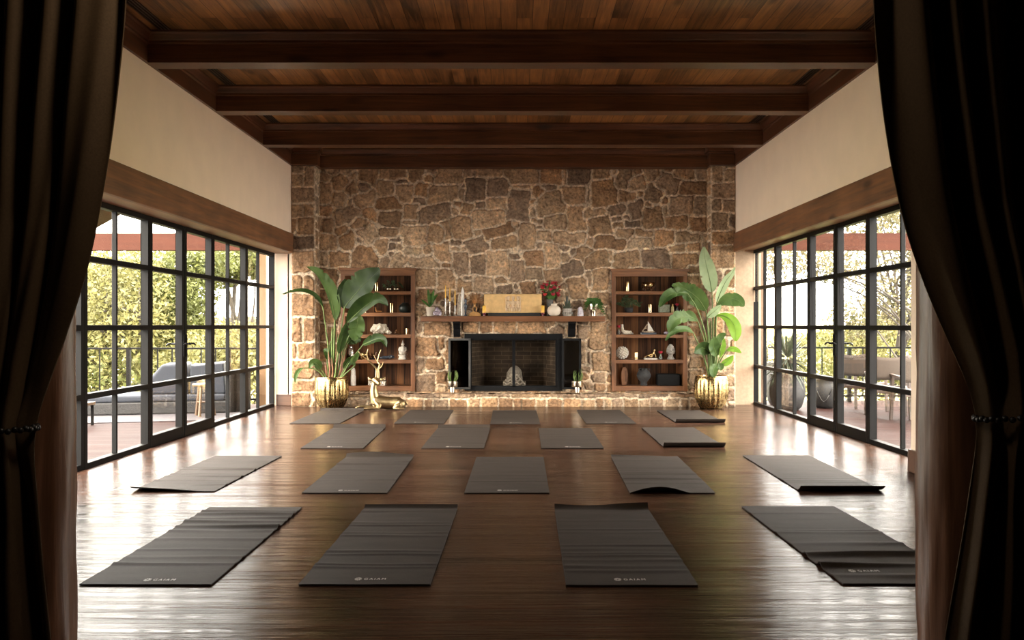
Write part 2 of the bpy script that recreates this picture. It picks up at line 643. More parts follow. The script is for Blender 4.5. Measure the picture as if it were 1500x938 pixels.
def stone_face(origin, U, V, N, w, h, res, stones, holes=(), depth=0.03, mortar=0.011, seed=1, fill=0.05, rim=0.0):
    """A rubble masonry face as one relief grid: verts, faces, colours."""
    rs = np.random.RandomState(seed)
    nu, nv = max(3, int(w / res) + 1), max(3, int(h / res) + 1)
    gu, gv = np.meshgrid(np.linspace(0, w, nu), np.linspace(0, h, nv))
    stones = [list(s) for s in stones]
    if fill:
        cu, cv = np.meshgrid(np.arange(0.01, w, 0.025), np.arange(0.01, h, 0.025))
        d1 = np.full(cu.shape, 9.0)
        for s in stones:
            d1 = np.minimum(d1, sdf(cu, cv, s))
        for _ in range(600):
            k = np.argmax(d1)
            if d1.flat[k] < fill:
                break
            q = min(d1.flat[k], 0.11) * rs.uniform(1.0, 1.5)
            s = [cu.flat[k], cv.flat[k], q * rs.uniform(1.0, 1.7), q * rs.uniform(0.7, 1.1), rs.uniform(-0.5, 0.5)]
            stones.append(s)
            d1 = np.minimum(d1, sdf(cu, cv, s))
    wu = gu + 0.020 * (vnoise(gu, gv, 9, seed + 5) - 0.5) + 0.014 * (vnoise(gu, gv, 30, seed + 6) - 0.5)
    wv = gv + 0.020 * (vnoise(gu, gv, 9, seed + 7) - 0.5) + 0.014 * (vnoise(gu, gv, 30, seed + 8) - 0.5)
    b1 = np.full(gu.shape, 9.0)
    b2 = np.full(gu.shape, 9.0)
    bi = np.zeros(gu.shape, int)
    for i, s in enumerate(stones):
        d = sdf(wu, wv, s)
        new = d < b1
        b2 = np.where(new, b1, np.minimum(b2, d))
        bi = np.where(new, i, bi)
        b1 = np.where(new, d, b1)
    e = (b2 - b1) / 2
    if rim:
        e = np.minimum(e, np.minimum(np.minimum(gu, w - gu), np.minimum(gv, h - gv)) + mortar * 0.8)
    mw = mortar * (0.55 + 0.9 * vnoise(gu, gv, 5, seed + 9))
    t = np.clip((e - mw) / 0.016, 0, 1)
    t = t * t * (3 - 2 * t)
    hs = rs.uniform(0.55, 1.15, len(stones))
    tilt = rs.uniform(-1, 1, (len(stones), 2)) * 0.05
    cx = np.array([s[0] for s in stones])
    cy = np.array([s[1] for s in stones])
    rough = (vnoise(gu, gv, 14, seed + 1) - 0.5) * 0.014 + (vnoise(gu, gv, 38, seed + 2) - 0.5) * 0.009
    hgt = t * (depth * hs[bi] + rough + np.clip((gu - cx[bi]) * tilt[bi, 0] + (gv - cy[bi]) * tilt[bi, 1], -0.012, 0.012))
    hgt += (1 - t) * (vnoise(gu, gv, 40, seed + 3) - 0.5) * 0.005
    tn = np.array([TONES[int(s[5])] if len(s) > 5 else TONES[rs.randint(0, 8)] for s in stones])
    tn = tn * rs.uniform(0.8, 1.15, (len(stones), 1))
    m = np.clip((e - mw) / 0.007, 0, 1)[..., None]
    colr = MORTAR * (0.85 + 0.3 * vnoise(gu, gv, 12, seed + 4))[..., None] * (1 - m) + tn[bi] * m
    O, U, V, N = (np.array(x, float) for x in (origin, U, V, N))
    pos = O + gu[..., None] * U + gv[..., None] * V + hgt[..., None] * N
    idx = np.arange(nu * nv).reshape(nv, nu)
    a, b, c, d = idx[:-1, :-1], idx[:-1, 1:], idx[1:, 1:], idx[1:, :-1]
    keep = np.ones(a.shape, bool)
    mu, mv = (gu[:-1, :-1] + gu[1:, 1:]) / 2, (gv[:-1, :-1] + gv[1:, 1:]) / 2
    for x0, x1, z0, z1 in holes:
        keep &= ~((mu > x0) & (mu < x1) & (mv > z0) & (mv < z1))
    fs = np.stack([a[keep], b[keep], c[keep], d[keep]], 1)
    return pos.reshape(-1, 3), fs, colr.reshape(-1, 3)


def stone_object(name, faces, extra=None):
    vs, fs, cs, o = [], [], [], 0
    for v, f, c in faces:
        vs.append(v)
        fs.append(f + o)
        cs.append(c)
        o += len(v)
    vs, fs, cs = np.concatenate(vs), np.concatenate(fs), np.concatenate(cs)
    me = bpy.data.meshes.new(name)
    me.from_pydata(vs.tolist(), [], fs.tolist())
    at = me.color_attributes.new('Col', 'FLOAT_COLOR', 'POINT')
    at.data.foreach_set('color', np.concatenate([cs, np.ones((len(cs), 1))], 1).astype(np.float32).ravel())
    me.polygons.foreach_set('use_smooth', [True] * len(me.polygons))
    me.materials.append(M['stone'])
    ob = bpy.data.objects.new(name, me)
    COL.objects.link(ob)
    return ob


def from_crop(lst, x0, y0, s, ox, y=YB, oz=0.0):
    """Stones read from an enlarged crop of the photograph to metres on the wall."""
    out = []
    k = y / F
    for r in lst:
        cx, cy, ww, hh = r[:4]
        an = -math.radians(r[4]) if len(r) > 4 else 0.0
        px, py = x0 + cx / s, y0 + cy / s
        st = [(px - VX) * k - ox, EYE - (py - VY) * k - oz, ww / s * k * 0.98, hh / s * k * 0.98, an]
        if len(r) > 5:
            st.append(r[5])
        out.append(st)
    return out


CA = [(300,130,90,100,20,1),(375,85,70,50,30,4),(450,85,60,50,20,4),(410,155,95,90,-35,1),(480,200,90,70,-30,1),(550,185,70,80,20,2),(580,105,120,120,10,1),(735,100,170,70,0,1),(875,105,110,90,0,1),(940,135,85,60,-15,1),(1080,115,160,110,0,0),(305,215,90,140,10,1),(415,265,85,95,10,4),(470,275,25,40,0,2),(685,190,90,90,0,0),(795,150,70,22,0,2),(800,225,105,110,0,0),(560,262,150,80,-8,0),(700,288,165,75,-5,3),(915,200,90,95,10,3),(895,268,65,35,0,2),(1040,225,190,105,-8,0),(1150,230,45,70,10,4),(1160,180,20,25),(1235,200,120,140,0,2),(1310,95,160,55,0,0),(1375,185,135,105,0,2),(310,330,120,65,-5,5),(450,350,150,95,-25,7),(595,350,85,75,10,3),(650,325,28,20),(715,380,140,100,0,1),(845,335,105,90,0,1),(985,345,210,95,-18,7),(1105,330,40,40,0,0),(1185,325,90,100,15,1),(1265,295,60,40,0,2),(1360,295,130,110,-10,0),(1310,375,205,115,-8,0),(280,415,50,90,0,1),(340,420,80,80,0,1),(535,405,80,95,15,1),(830,405,90,22,0,0),(585,470,110,120,-30,6),(700,460,110,60,10,1),(415,455,95,80,-20,3),(325,520,130,105,5,1),(455,520,105,110,-25,3),(650,548,140,110,15,1),(755,505,80,25,0,2),(730,545,30,35,0,2),(860,480,150,130,0,0),(850,580,110,110,10,6),(930,440,80,75,35,1),(995,470,100,105,20,1),(1060,450,60,110,-15,1),(1155,430,125,140,-10,1),(1375,455,190,95,-18,5),(1245,465,45,38,0,1),(1405,520,150,85,-15,1),(1110,525,55,38,0,7),(1175,525,60,38,0,7),(1110,565,60,22,0,0),(1245,540,130,95,-25,7),(405,620,130,95,0,5),(560,615,160,150,10,5),(295,620,90,80,0,4),(685,640,60,65,0,7),(765,635,95,100,25,4),(730,595,60,30,-30,2),(945,560,70,70,-10,1),(1030,582,110,120,-10,1),(925,640,190,65,5,4),(1080,630,38,70,0,2),(1145,650,100,140,0,7),(1250,655,85,120,0,7),(1370,650,135,150,0,0),(1465,600,60,35,0,2),(1190,742,60,25,0,2),(935,735,120,100,0,1),(1055,730,110,120,10,1),(1170,790,90,70,0,1),(1285,780,130,90,0,4),(325,730,150,100,0,5),(325,850,150,120,0,5)]
CB = [(105,125,200,72,0,0),(280,120,130,95,0,3),(360,118,18,105,0,0),(450,120,150,100,0,2),(585,105,115,80,0,1),(640,85,28,40,0,2),(720,130,90,130,20,4),(800,95,50,30,0,1),(900,100,125,80,-15,4),(1095,105,140,65,5,1),(1205,105,100,70,0,7),(100,182,100,18,0,0),(260,185,90,25,0,2),(80,295,130,190,3,2),(195,235,85,115,20,3),(275,290,185,140,-15,0),(415,235,160,105,5,1),(505,230,28,100,5,4),(600,220,160,175,-10,3),(800,165,105,80,-15,0),(745,245,110,75,10,1),(990,165,150,120,25,7),(905,225,145,100,25,7),(1155,190,190,72,0,5),(1075,295,155,115,0,7),(1200,305,110,110,5,7),(165,340,38,38,0,4),(310,395,150,95,-5,0),(195,395,60,28,0,4),(205,435,28,15),(430,380,120,155,-10,1),(535,345,150,85,-10,0),(575,415,140,110,-12,1),(680,325,95,70,-8,2),(800,325,130,120,-10,2),(895,370,125,135,-15,1),(880,298,40,35,30,1),(980,330,15,60,0,4),(1045,400,140,70,-8,3),(1190,415,130,100,-5,5),(775,410,90,35,0,2),(680,380,60,22,-8,7),(685,420,65,38,-10,1),(35,490,70,140,0,1),(140,485,95,160,0,0),(240,480,70,60,0,0),(395,500,190,80,5,0),(725,470,100,70,8,0),(850,470,95,45,5,1),(640,525,190,80,8,5),(825,525,145,72,0,6),(965,495,120,90,0,3),(1115,490,150,62,-5,0),(1045,560,100,45,-5,1),(1150,550,80,48,-8,3),(1225,510,45,80,0,7),(520,520,38,38,30,1),(475,590,130,100,30,1),(555,630,150,90,-15,1),(650,605,60,55,0,0),(740,625,165,100,-10,1),(920,620,170,110,0,2),(1095,630,150,85,-3,3),(180,620,115,105,0,5),(290,605,95,150,-8,0),(360,560,60,22,0,2),(365,620,48,58,0,4),(55,580,62,20,0,2),(65,612,80,25,0,2),(125,580,55,20,-10,2),(75,700,85,120,0,7),(405,680,140,85,-12,2),(175,715,95,75,0,4),(280,715,90,45,0,4),(445,780,130,110,8,1),(510,740,38,100,-8,4),(585,750,100,120,0,1),(575,860,130,60,0,1),(380,865,80,90,0,4),(140,800,100,80,0,5),(30,800,60,60,0,1)]
CC = [(105,80,115,105,0,1),(240,85,120,130,0,1),(390,80,70,28,0,2),(360,145,110,60,0,1),(480,130,95,90,0,4),(620,150,110,55,0,2),(590,95,70,60,-20,1),(760,150,115,60,0,2),(700,60,80,95,0,4),(820,50,95,75,0,1),(70,190,60,110,0,5),(1100,150,130,140,0,1),(1240,90,90,140,0,1),(1215,225,110,70,0,1),(940,70,110,90,0,1),(990,200,90,80,0,4),(70,400,50,70,0,7),(180,410,190,85,0,5),(400,400,110,70,0,3),(500,395,80,72,0,5),(620,400,140,60,0,3),(800,400,180,72,0,3),(920,385,60,48,0,1),(970,420,85,50,0,7),(1140,430,100,75,0,7),(1230,450,120,180,5,1),(110,530,140,125,0,5),(210,500,48,80,0,5),(60,615,40,80,0,7),(170,645,115,75,-5,5),(130,690,80,28,0,2),(95,755,110,90,0,2),(210,725,75,85,0,5),(1255,630,125,125,0,1),(1170,600,24,80,0,2),(1155,675,70,32,0,7),(1140,712,38,48,0,5),(1230,735,100,60,0,4),(1300,730,28,40,0,5),(1245,788,70,40,0,5),(1165,785,60,45,0,7),(250,560,40,160,0,5),(1140,570,40,140,0,4)]
CD = [(530,160,60,60,0,1),(525,245,62,95,0,1),(525,325,60,50,0,4),(530,410,62,90,0,3),(530,485,60,55,0,3),(530,570,60,95,0,6),(530,650,60,60,0,4),(530,735,66,80,0,4),(40,50,70,90,0,1),(40,220,80,110,0,1),(30,310,70,60,0,3),(40,500,80,150,0,1),(40,640,80,60,0,4),(30,730,70,70,0,7)]
CE = [(310,120,150,120,0,5),(320,320,150,140,0,5),(285,430,70,110,0,5),(355,450,60,110,0,5),(320,560,140,110,0,5),(310,680,140,110,0,5),(310,790,140,80,0,5),(900,120,100,110,0,1),(910,220,100,70,0,5),(900,400,90,100,0,5),(910,520,110,130,0,5),(880,640,40,90,0,7),(940,630,60,80,0,7),(910,740,110,110,0,2)]
OX = -3.02
WW, WH = 5.94, 3.575
st = from_crop(CA, 400, 230, 4.167, OX) + from_crop(CB, 740, 230, 4.167, OX) + from_crop(CC, 600, 390, 4.467, OX) + from_crop(CD, 870, 350, 3.608, OX) + from_crop(CE, 400, 380, 4.08, OX)
st = [s for s in st if -0.1 < s[0] < WW + 0.1]
kept = []
for s in sorted(st, key=lambda q: -q[2] * q[3]):
    c_ = np.array([s[0]]), np.array([s[1]])
    if all(float(sdf(c_[0], c_[1], q)[0]) > 0.004 for q in kept):
        for q in kept:            # trim what still overlaps
            d_ = float(sdf(c_[0], c_[1], q)[0])
            lim = 2 * (d_ - 0.006)
            if d_ < min(s[2], s[3]) / 2:
                if abs(s[0] - q[0]) / (s[2] + q[2]) > abs(s[1] - q[1]) / (s[3] + q[3]):
                    s[2] = max(0.05, min(s[2], s[2] / 2 + d_))
                else:
                    s[3] = max(0.035, min(s[3], s[3] / 2 + d_))
        kept.append(s)
st = kept
KW = YB / F


def hole(px0, px1, py0, py1):
    return ((px0 - VX) * KW - OX, (px1 - VX) * KW - OX, EYE - (py1 - VY) * KW, EYE - (py0 - VY) * KW)


HOLES = [hole(501, 606, 397, 573), hole(898, 1005, 397, 573), hole(686, 819, 493, 569)]
wb = stone_object('wall_back', [stone_face((OX, YB, 0), (1, 0, 0), (0, 0, 1), (0, -1, 0), WW, WH, 0.0092, st, HOLES, 0.032, 0.0105, 3)])
struct(wb, 'rubble stone chimney wall of tan and brown stones in pale mortar', 'wall')
# the solid masonry behind the relief, with the recesses left open
mb = MB()
xs = [-3.74, OX + HOLES[0][0] - 0.02, OX + HOLES[0][1] + 0.02, OX + HOLES[2][0] - 0.02, OX + HOLES[2][1] + 0.02, OX + HOLES[1][0] - 0.02, OX + HOLES[1][1] + 0.02, 3.70]
ya, yb = YB + 0.02, YB + 0.62
for i in (0, 2, 4, 6):
    mb.box(xs[i], xs[i + 1], ya, yb, -0.1, ZC)
ztop = EYE - (395 - VY) * KW
zb = HOLES[0][2] - 0.02
for i in (1, 5):
    mb.box(xs[i], xs[i + 1], ya, yb, HOLES[0][3] + 0.02, ZC)
    mb.box(xs[i], xs[i + 1], ya, yb, -0.1, zb)
    mb.box(xs[i], xs[i + 1], yb - 0.1, yb, zb, HOLES[0][3] + 0.02)
mb.box(xs[3], xs[4], ya, yb, HOLES[2][3] + 0.02, ZC)
mb.box(xs[3], xs[4], ya, yb + 0.3, -0.1, HOLES[2][2] - 0.02)
M['mortar'] = m_plain('masonry_core', (0.30, 0.22, 0.15, 1), 0.9)
struct(mb.build('masonry_core', M['mortar']))


def courses(w, h, wmin, wmax, hmin, hmax, seed):
    rs = random.Random(seed)
    out, z = [], 0.0
    while z < h - 0.02:
        ch = min(rs.uniform(hmin, hmax), h - z)
        if h - z - ch < hmin * 0.6:
            ch = h - z
        x = -rs.uniform(0, wmin * 0.4)
        while x < w:
            cw = rs.uniform(wmin, wmax)
            if w - x - cw < wmin * 0.5:
                cw = w - x
            k = rs.random()
            if k < 0.18 and ch > 0.13:
                out.append([x + cw / 2, z + ch * 0.3, cw * 0.9, ch * 0.5, rs.uniform(-.06, .06)])
                out.append([x + cw / 2, z + ch * 0.8, cw * 0.9, ch * 0.3, rs.uniform(-.06, .06)])
            else:
                out.append([x + cw / 2, z + ch / 2, cw * 0.92, ch * 0.9, rs.uniform(-.08, .08)])
            x += cw
        z += ch
    return out


# the two corner pillars
PILA = [(150,75,70,26,0,4),(215,125,50,120,0,4),(150,145,65,62,0,4),(180,235,125,92,0,7),(150,325,75,75,0,4),(215,320,48,72,0,1),(195,420,95,100,0,1),(130,415,35,70,0,5),(180,525,120,70,0,2),(180,635,128,125,0,5),(145,770,60,80,0,5),(210,775,55,85,0,5)]
PILB = [(170,280,125,120,0,5),(140,420,58,150,0,5),(205,420,58,130,0,5),(195,550,120,92,0,5),(125,550,36,100,0,5),(165,660,120,110,0,5),(170,755,130,60,0,5),(160,840,120,72,0,5)]
for nm, x0, x1, inner in (('pillar_left', XL + 0.005, -2.985, 1), ('pillar_right', 2.875, XR - 0.005, -1)):
    wd = x1 - x0
    if inner > 0:
        ss = from_crop(PILA, 400, 230, 4.167, x0, 13.1) + from_crop(PILB, 400, 380, 4.08, x0, 13.1)
    else:
        ss = [[wd - s[0], s[1] + 0.07] + s[2:5] for s in from_crop(PILA, 400, 230, 4.167, XL, 13.1) + from_crop(PILB, 400, 380, 4.08, XL, 13.1)]
    fr = stone_face((x0, 13.12, 0), (1, 0, 0), (0, 0, 1), (0, -1, 0), wd, ZB, 0.0095, ss, (), 0.024, 0.011, 20 + inner, 0.05, 0.01)
    sx = x1 if inner > 0 else x0
    sd = stone_face((sx, 13.12, 0), (0, 1, 0), (0, 0, 1), (inner, 0, 0), 0.34, ZB, 0.014, courses(0.34, ZB, 0.14, 0.3, 0.14, 0.3, 5 + inner), (), 0.02, 0.011, 30 + inner, 0.06, 0.01)
    ox = x0 if inner > 0 else x1
    od = stone_face((ox, 13.12, 0), (0, 1, 0), (0, 0, 1), (-inner, 0, 0), 0.34, 2.3, 0.02, courses(0.34, 2.3, 0.14, 0.3, 0.14, 0.3, 55 + inner), (), 0.0, 0.011, 40 + inner, 0.06, 0.01)
    struct(stone_object(nm, [fr, sd, od]), f'tall stone corner pillar at the {"left" if inner > 0 else "right"} end of the stone wall', 'pillar')

# the raised hearth along the foot of the wall
HZ = 0.185
hx0, hx1 = -2.96, 2.86
HW = hx1 - hx0
row, x, rr = [], 0.0, random.Random(11)
while x < HW:
    cw = rr.choice((0.12, 0.16, 0.21, 0.24, 0.28, 0.19))
    hh = rr.uniform(0.085, 0.115)
    row.append([x + cw / 2, hh / 2 + 0.012, cw * 0.82, hh, rr.uniform(-.06, .06), rr.choice((5, 7, 3, 1, 4))])
    x += cw
x = 0.0
while x < HW:
    cw = rr.uniform(0.25, 0.55)
    row.append([x + cw / 2, 0.155, cw * 0.92, 0.036, 0, rr.choice((5, 7, 1, 2))])
    x += cw
fr = stone_face((hx0, 13.13, 0), (1, 0, 0), (0, 0, 1), (0, -1, 0), HW, HZ, 0.009, row, (), 0.022, 0.010, 50, 0.06)
tp = stone_face((hx0, 13.13, HZ), (1, 0, 0), (0, 1, 0), (0, 0, 1), HW, 0.32, 0.014, courses(HW, 0.32, 0.22, 0.5, 0.14, 0.2, 9), (), 0.012, 0.012, 60, 0.06)
he = stone_object('hearth', [fr, tp])
struct(he, 'low raised stone hearth running along the foot of the chimney wall', 'hearth')

# ------------------------------------------------------------------ steel windows and doors
def glazed(name, side, ya, yb, bays, rails, head, door=False, hinge=0, idx=1):
    """A run of steel glazing in a side wall: bays = inner muntin positions."""
    s = -1 if side < 0 else 1
    x0 = WL if s < 0 else WR
    xa, xb = sorted((x0, x0 + s * 0.075))
    ma, mb_ = sorted((x0 + s * 0.012, x0 + s * 0.055))
    st = 0.052 if not door else 0.058
    f = MB()
    f.box(xa, xb, ya, ya + st, 0.0, head).box(xa, xb, yb - st, yb, 0.0, head)
    lo = 0.045 if not door else 0.11
    f.box(xa, xb, ya + st, yb - st, 0.0, lo).box(xa, xb, ya + st, yb - st, head - 0.05, head)
    for z in rails:
        f.box(xa, xb, ya + st, yb - st, z - 0.024, z + 0.024)
    for y in bays:
        f.box(ma, mb_, y - 0.014, y + 0.014, lo, head - 0.05)
        # glazing beads that catch the light
    o = f.build(name, M['steel'], bevel=0.003, seg=1)
    struct(o)
    g = (xa + xb) / 2
    p = MB()
    ys = [ya + st] + list(bays) + [yb - st]
    zs = [lo] + [z for z in rails] + [head - 0.05]
    for i in range(len(ys) - 1):
        for j in range(len(zs) - 1):
            a, b = ys[i] + (0.014 if i else 0), ys[i + 1] - (0.014 if i < len(ys) - 2 else 0)
            c, d = zs[j] + (0.024 if j else 0), zs[j + 1] - (0.024 if j < len(zs) - 2 else 0)
            p.add([(g, a, c), (g, b, c), (g, b, d), (g, a, d)], [(0, 1, 2, 3)])
    p.build('pane', M['glass'], o)
    if door:
        hy = yb - 0.03 if hinge < 0 else ya + 0.03
        dy = -1 if hinge < 0 else 1
        h = MB()
        for q in (1, -1):
            xo = xa if q * s > 0 else xb
            sg = -s * q
            xf = x0 if q > 0 else x0 + s * 0.075
            h.box(min(xf, xf + sg * 0.008), max(xf, xf + sg * 0.008), hy - 0.018, hy + 0.018, 0.86, 1.10)
            h.tube([(xf + sg * 0.004, hy, 1.0), (xf + sg * 0.055, hy, 1.0)], 0.011, 8)
            h.tube(catmull([(xf + sg * 0.052, hy - dy * 0.005, 1.0), (xf + sg * 0.056, hy + dy * 0.05, 1.005), (xf + sg * 0.054, hy + dy * 0.10, 0.998), (xf + sg * 0.052, hy + dy * 0.14, 0.985)], 4), 0.009, 8)
        h.build('handle', M['black_metal'], o, smooth=True, auto=40)
    return o


RL = (0.602, 1.18, 1.765)
RR = (0.585, 1.177, 1.76)
k = 0
for ya, yb, mid in ((6.07, 7.39, 6.73), (7.39, 8.72, 8.02), (10.52, 11.83, 11.15), (11.83, 13.20, 12.45)):
    k += 1
    glazed(f'window_{k}', -1, ya, yb, [mid], RL, LH - 0.03)
glazed('door_1', -1, 8.72, 9.61, [], RL, LH - 0.03, True, -1)
glazed('door_2', -1, 9.63, 10.52, [], RL, LH - 0.03, True, 1)
for ya, yb, mid in ((7.40, 9.07, 8.32), (10.91, 12.31, 11.56), (12.31, 13.49, 12.94)):
    k += 1
    glazed(f'window_{k}', 1, ya, yb, [mid], RR, RH - 0.03)
glazed('door_3', 1, 9.07, 9.98, [], RR, RH - 0.03, True, -1)
glazed('door_4', 1, 10.0, 10.91, [], RR, RH - 0.03, True, 1)
# the steel frame ends towards the doorway
struct(MB().box(-3.68, WL, 5.86, 6.07, 0, LH - 0.03).build('trim_10', M['steel']))
struct(MB().box(WR, 3.66, 7.28, 7.40, 0, RH - 0.03).build('trim_11', M['steel']))

# ------------------------------------------------------------------ log posts of the doorway
def log_post(name, x, y, r, lab, seed):
    mb = MB()
    n, m = 40, 60
    rs = random.Random(seed)
    vs = []
    for i in range(m):
        z = 2.75 * i / (m - 1)
        for j in range(n):
            a = 2 * PI * j / n
            d = Vector((math.cos(a), math.sin(a), 0))
            q = r * (1.06 - 0.10 * z / 2.75)
            q += 0.014 * noise.noise(Vector((d.x * 1.3, d.y * 1.3, z * 0.8 + seed)))
            q += 0.007 * noise.noise(Vector((d.x * 4, d.y * 4, z * 4 + seed)))
            f = noise.noise(Vector((d.x * 2.2 + seed, d.y * 2.2, z * 1.6)))
            q -= 0.012 * max(0, f - 0.15) * 2
            vs.append((x + d.x * q, y + d.y * q, z))
    fs = [(i * n + j, i * n + (j + 1) % n, (i + 1) * n + (j + 1) % n, (i + 1) * n + j) for i in range(m - 1) for j in range(n)]
    fs += [tuple(range(n))[::-1], tuple(range((m - 1) * n, m * n))]
    mb.add(vs, fs)
    o = mb.build(name, M['log'], smooth=True, auto=60)
    return struct(o, lab, 'post')


log_post('log_column', -1.715, 3.16, 0.128, 'peeled log post behind the left velvet curtain', 3)
log_post('log_column', 1.565, 3.16, 0.128, 'peeled log post behind the right velvet curtain', 9)
# rough stone edge showing on the right wall behind the log
struct(stone_object('trim_12', [stone_face((XR - 0.001, 6.85, 0.25), (0, 1, 0), (0, 0, 1), (-1, 0, 0), 0.12, 1.75, 0.012, courses(0.12, 1.75, 0.1, 0.14, 0.14, 0.3, 77), (), 0.02, 0.01, 71, 0.06, 0.01)]))
# ------------------------------------------------------------------ yoga mats
def m_mat():
    t = NT('woven_mat_rubber')
    co = t.coord()
    v = t.noise(co, 240, 3, 0.7)
    b = t.noise(t.coord((2, 9, 2)), 1.0, 3)
    c = t.ramp(v, [(0.3, (0.019, 0.0145, 0.0118)), (0.7, (0.053, 0.041, 0.033))])
    c = t.mix(0.35, c, t.ramp(b, [(0.35, (0.6, 0.6, 0.6)), (0.65, (1.3, 1.3, 1.3))]), 'MULTIPLY')
    t.col(c)
    t.set(Roughness=0.65)
    t.b.inputs['Specular IOR Level'].default_value = 0.14
    t.bump(v, 0.35, 0.004)
    return t.m


M['mat'] = m_mat()
M['print'] = m_plain('pale_print', (0.62, 0.58, 0.53, 1), 0.7, 0, 0.02)
MW, TH = 0.607, 0.006


def yoga_mat(label, yf, yb, xf, xb, wr=(), front=None, back=None, logo=None, seed=0):
    """yf, yb front and back edge; xf, xb left corners; wr = (distance from front, height, breadth); front/back = (height, length, shape)."""
    t = thing('yoga_mat', label, 'yoga mat', ((xf + xb) / 2 + MW / 2, (yf + yb) / 2, 0), 'dark yoga mats on the floor')
    L = yb - yf
    nx, ny = 18, 150
    rs = random.Random(seed)
    vs = []
    ph = rs.uniform(0, 9)

    def height(u, s):
        z = 0.0
        for w0, a, b in wr:
            skew = 0.02 * math.sin(3 * u + w0 * 7)
            q = (s - w0 + skew * (u - 0.5)) / b
            z += a * math.exp(-q * q * 3) * (0.75 + 0.35 * math.sin(2.5 * u + ph + w0 * 20))
        z += 0.0012 * (1 + noise.noise(Vector((u * 3, s * 9, seed * 3.1))))
        return max(0, z)

    for j in range(ny):
        s = L * j / (ny - 1)
        for i in range(nx):
            u = i / (nx - 1)
            y, z = s, height(u, s)
            for end, e in ((0, front), (1, back)):
                if not e:
                    continue
                hgt, ln, shp = e
                amt = {'full': 1.0, 'left': max(0.0, 1 - u * 1.25) ** 0.8, 'right': max(0.0, u * 1.2 - 0.2), 'hump': max(0.0, math.sin(min(1, u * 1.45) * PI)) ** 1.0,
                       'wave': 0.75 + 0.3 * math.sin(u * 5 + seed)}[shp]
                d = s if end == 0 else L - s
                if d < ln:
                    q = (1 - d / ln)
                    z += hgt * amt * q ** 1.7
                    back_in = 0.35 * hgt * amt * q * q
                    y += back_in if end == 0 else -back_in
            vs.append((xf + (xb - xf) * s / L + u * MW, yf + y, z + TH + 0.0015))
    n = len(vs)
    low = []
    for k, (x, y, z) in enumerate(vs):
        low.append((x, y, z - TH))
    fs = grid_faces(nx, ny)
    fs += [tuple(i + n for i in reversed(q)) for q in grid_faces(nx, ny)]
    rim = [i for i in range(nx)] + [j * nx + nx - 1 for j in range(1, ny)] + [(ny - 1) * nx + i for i in range(nx - 2, -1, -1)] + [j * nx for j in range(ny - 2, 0, -1)]
    for a, b in zip(rim, rim[1:] + rim[:1]):
        fs.append((b, a, a + n, b + n))
    MB().add(vs + low, fs).build('sheet', M['mat'], t, smooth=True, auto=50)
    if logo:
        u0, s0 = logo
        bx, by = xf + (xb - xf) * s0 / L + u0, yf + s0
        zt = height((u0 + 0.06) / MW, s0) + TH + 0.0045
        off = parent_base(t)
        e = MB()
        for q in range(10):
            a = 2 * PI * q / 10
            for r0, r1, wd in ((0.004, 0.0105, 0.0022), (0.0085, 0.0175, 0.0030)):
                aa = a + (PI / 10 if r0 > 0.005 else 0)
                c, s_ = math.cos(aa), math.sin(aa)
                pts = [(r0, 0), ((r0 + r1) / 2, wd), (r1, 0), ((r0 + r1) / 2, -wd)]
                e.add([(bx + (p * c - w_ * s_) * 1.05, by + (p * s_ + w_ * c) * 1.5, zt) for p, w_ in pts], [(0, 1, 2, 3)])
        e.build('emblem', M['print'], t)
        cu = bpy.data.curves.new('lettering', 'FONT')
        cu.body = 'GAIAM'
        cu.size = 0.034
        cu.space_character = 1.35
        cu.extrude = 0.0
        cu.materials.append(M['print'])
        tmp = bpy.data.objects.new('lettering', cu)
        COL.objects.link(tmp)
        me_ = bpy.data.meshes.new_from_object(tmp.evaluated_get(bpy.context.evaluated_depsgraph_get()))
        bpy.data.objects.remove(tmp)
        lo = bpy.data.objects.new('lettering', me_)
        COL.objects.link(lo)
        lo.parent = t
        lo.location = (bx + 0.027 - off.x, by - 0.014 - off.y, zt - off.z)
        lo.scale = (0.80, 1.25, 1)
    return t


def floor_y(py):
    return EYE * F / (py - VY)


def fx(px, y):
    return (px - VX) * y / F


def ripple(n, a, b, lo, hi, seed):
    r = random.Random(seed)
    return [(r.uniform(a, b), r.uniform(lo, hi), r.uniform(0.02, 0.05)) for _ in range(n)]


yA, yA2 = 4.085, 5.82
LG = (0.262, 0.075)
yoga_mat('front-row yoga mat nearest the left windows, with even ripples at its far end', yA, yA2, fx(116, yA), fx(307, yA2),
         [(1.05, .010, .05), (1.16, .012, .05), (1.30, .011, .05), (1.40, .012, .04), (1.52, .012, .05), (1.61, .010, .04), (.86, .006, .05), (.35, .004, .04)] + ripple(5, .3, 1.6, .003, .006, 1), None, None, (.29, .06), 1)
yoga_mat('front-row yoga mat left of the middle, with a crease near its front edge', yA, yA2, fx(437, yA), fx(535, yA2),
         [(.33, .009, .03), (.28, .005, .03)] + ripple(9, .5, 1.65, .003, .007, 2), None, (.020, .05, 'full'), LG, 2)
yoga_mat('front-row yoga mat right of the middle, its far end curled up in a dark lip', yA - .01, yA2 - .02, fx(829, yA), fx(812, yA2),
         [(.42, .006, .04), (.30, .005, .05), (.22, .004, .04)] + ripple(8, .5, 1.5, .002, .004, 3), None, (.036, .07, 'wave'), (.245, .075), 3)
yoga_mat('front-row yoga mat at the far right, deeply rippled and cut off by the log post', yA + .01, yA2 + .03, fx(1236, yA), fx(1088, yA2),
         [(.12, .012, .05), (.30, .020, .05), (.52, .020, .06), (.75, .009, .06), (1.0, .008, .05)] + ripple(4, .9, 1.6, .002, .004, 4), None, None, (.12, .2), 4)
yB, yB2 = 6.32, 8.08
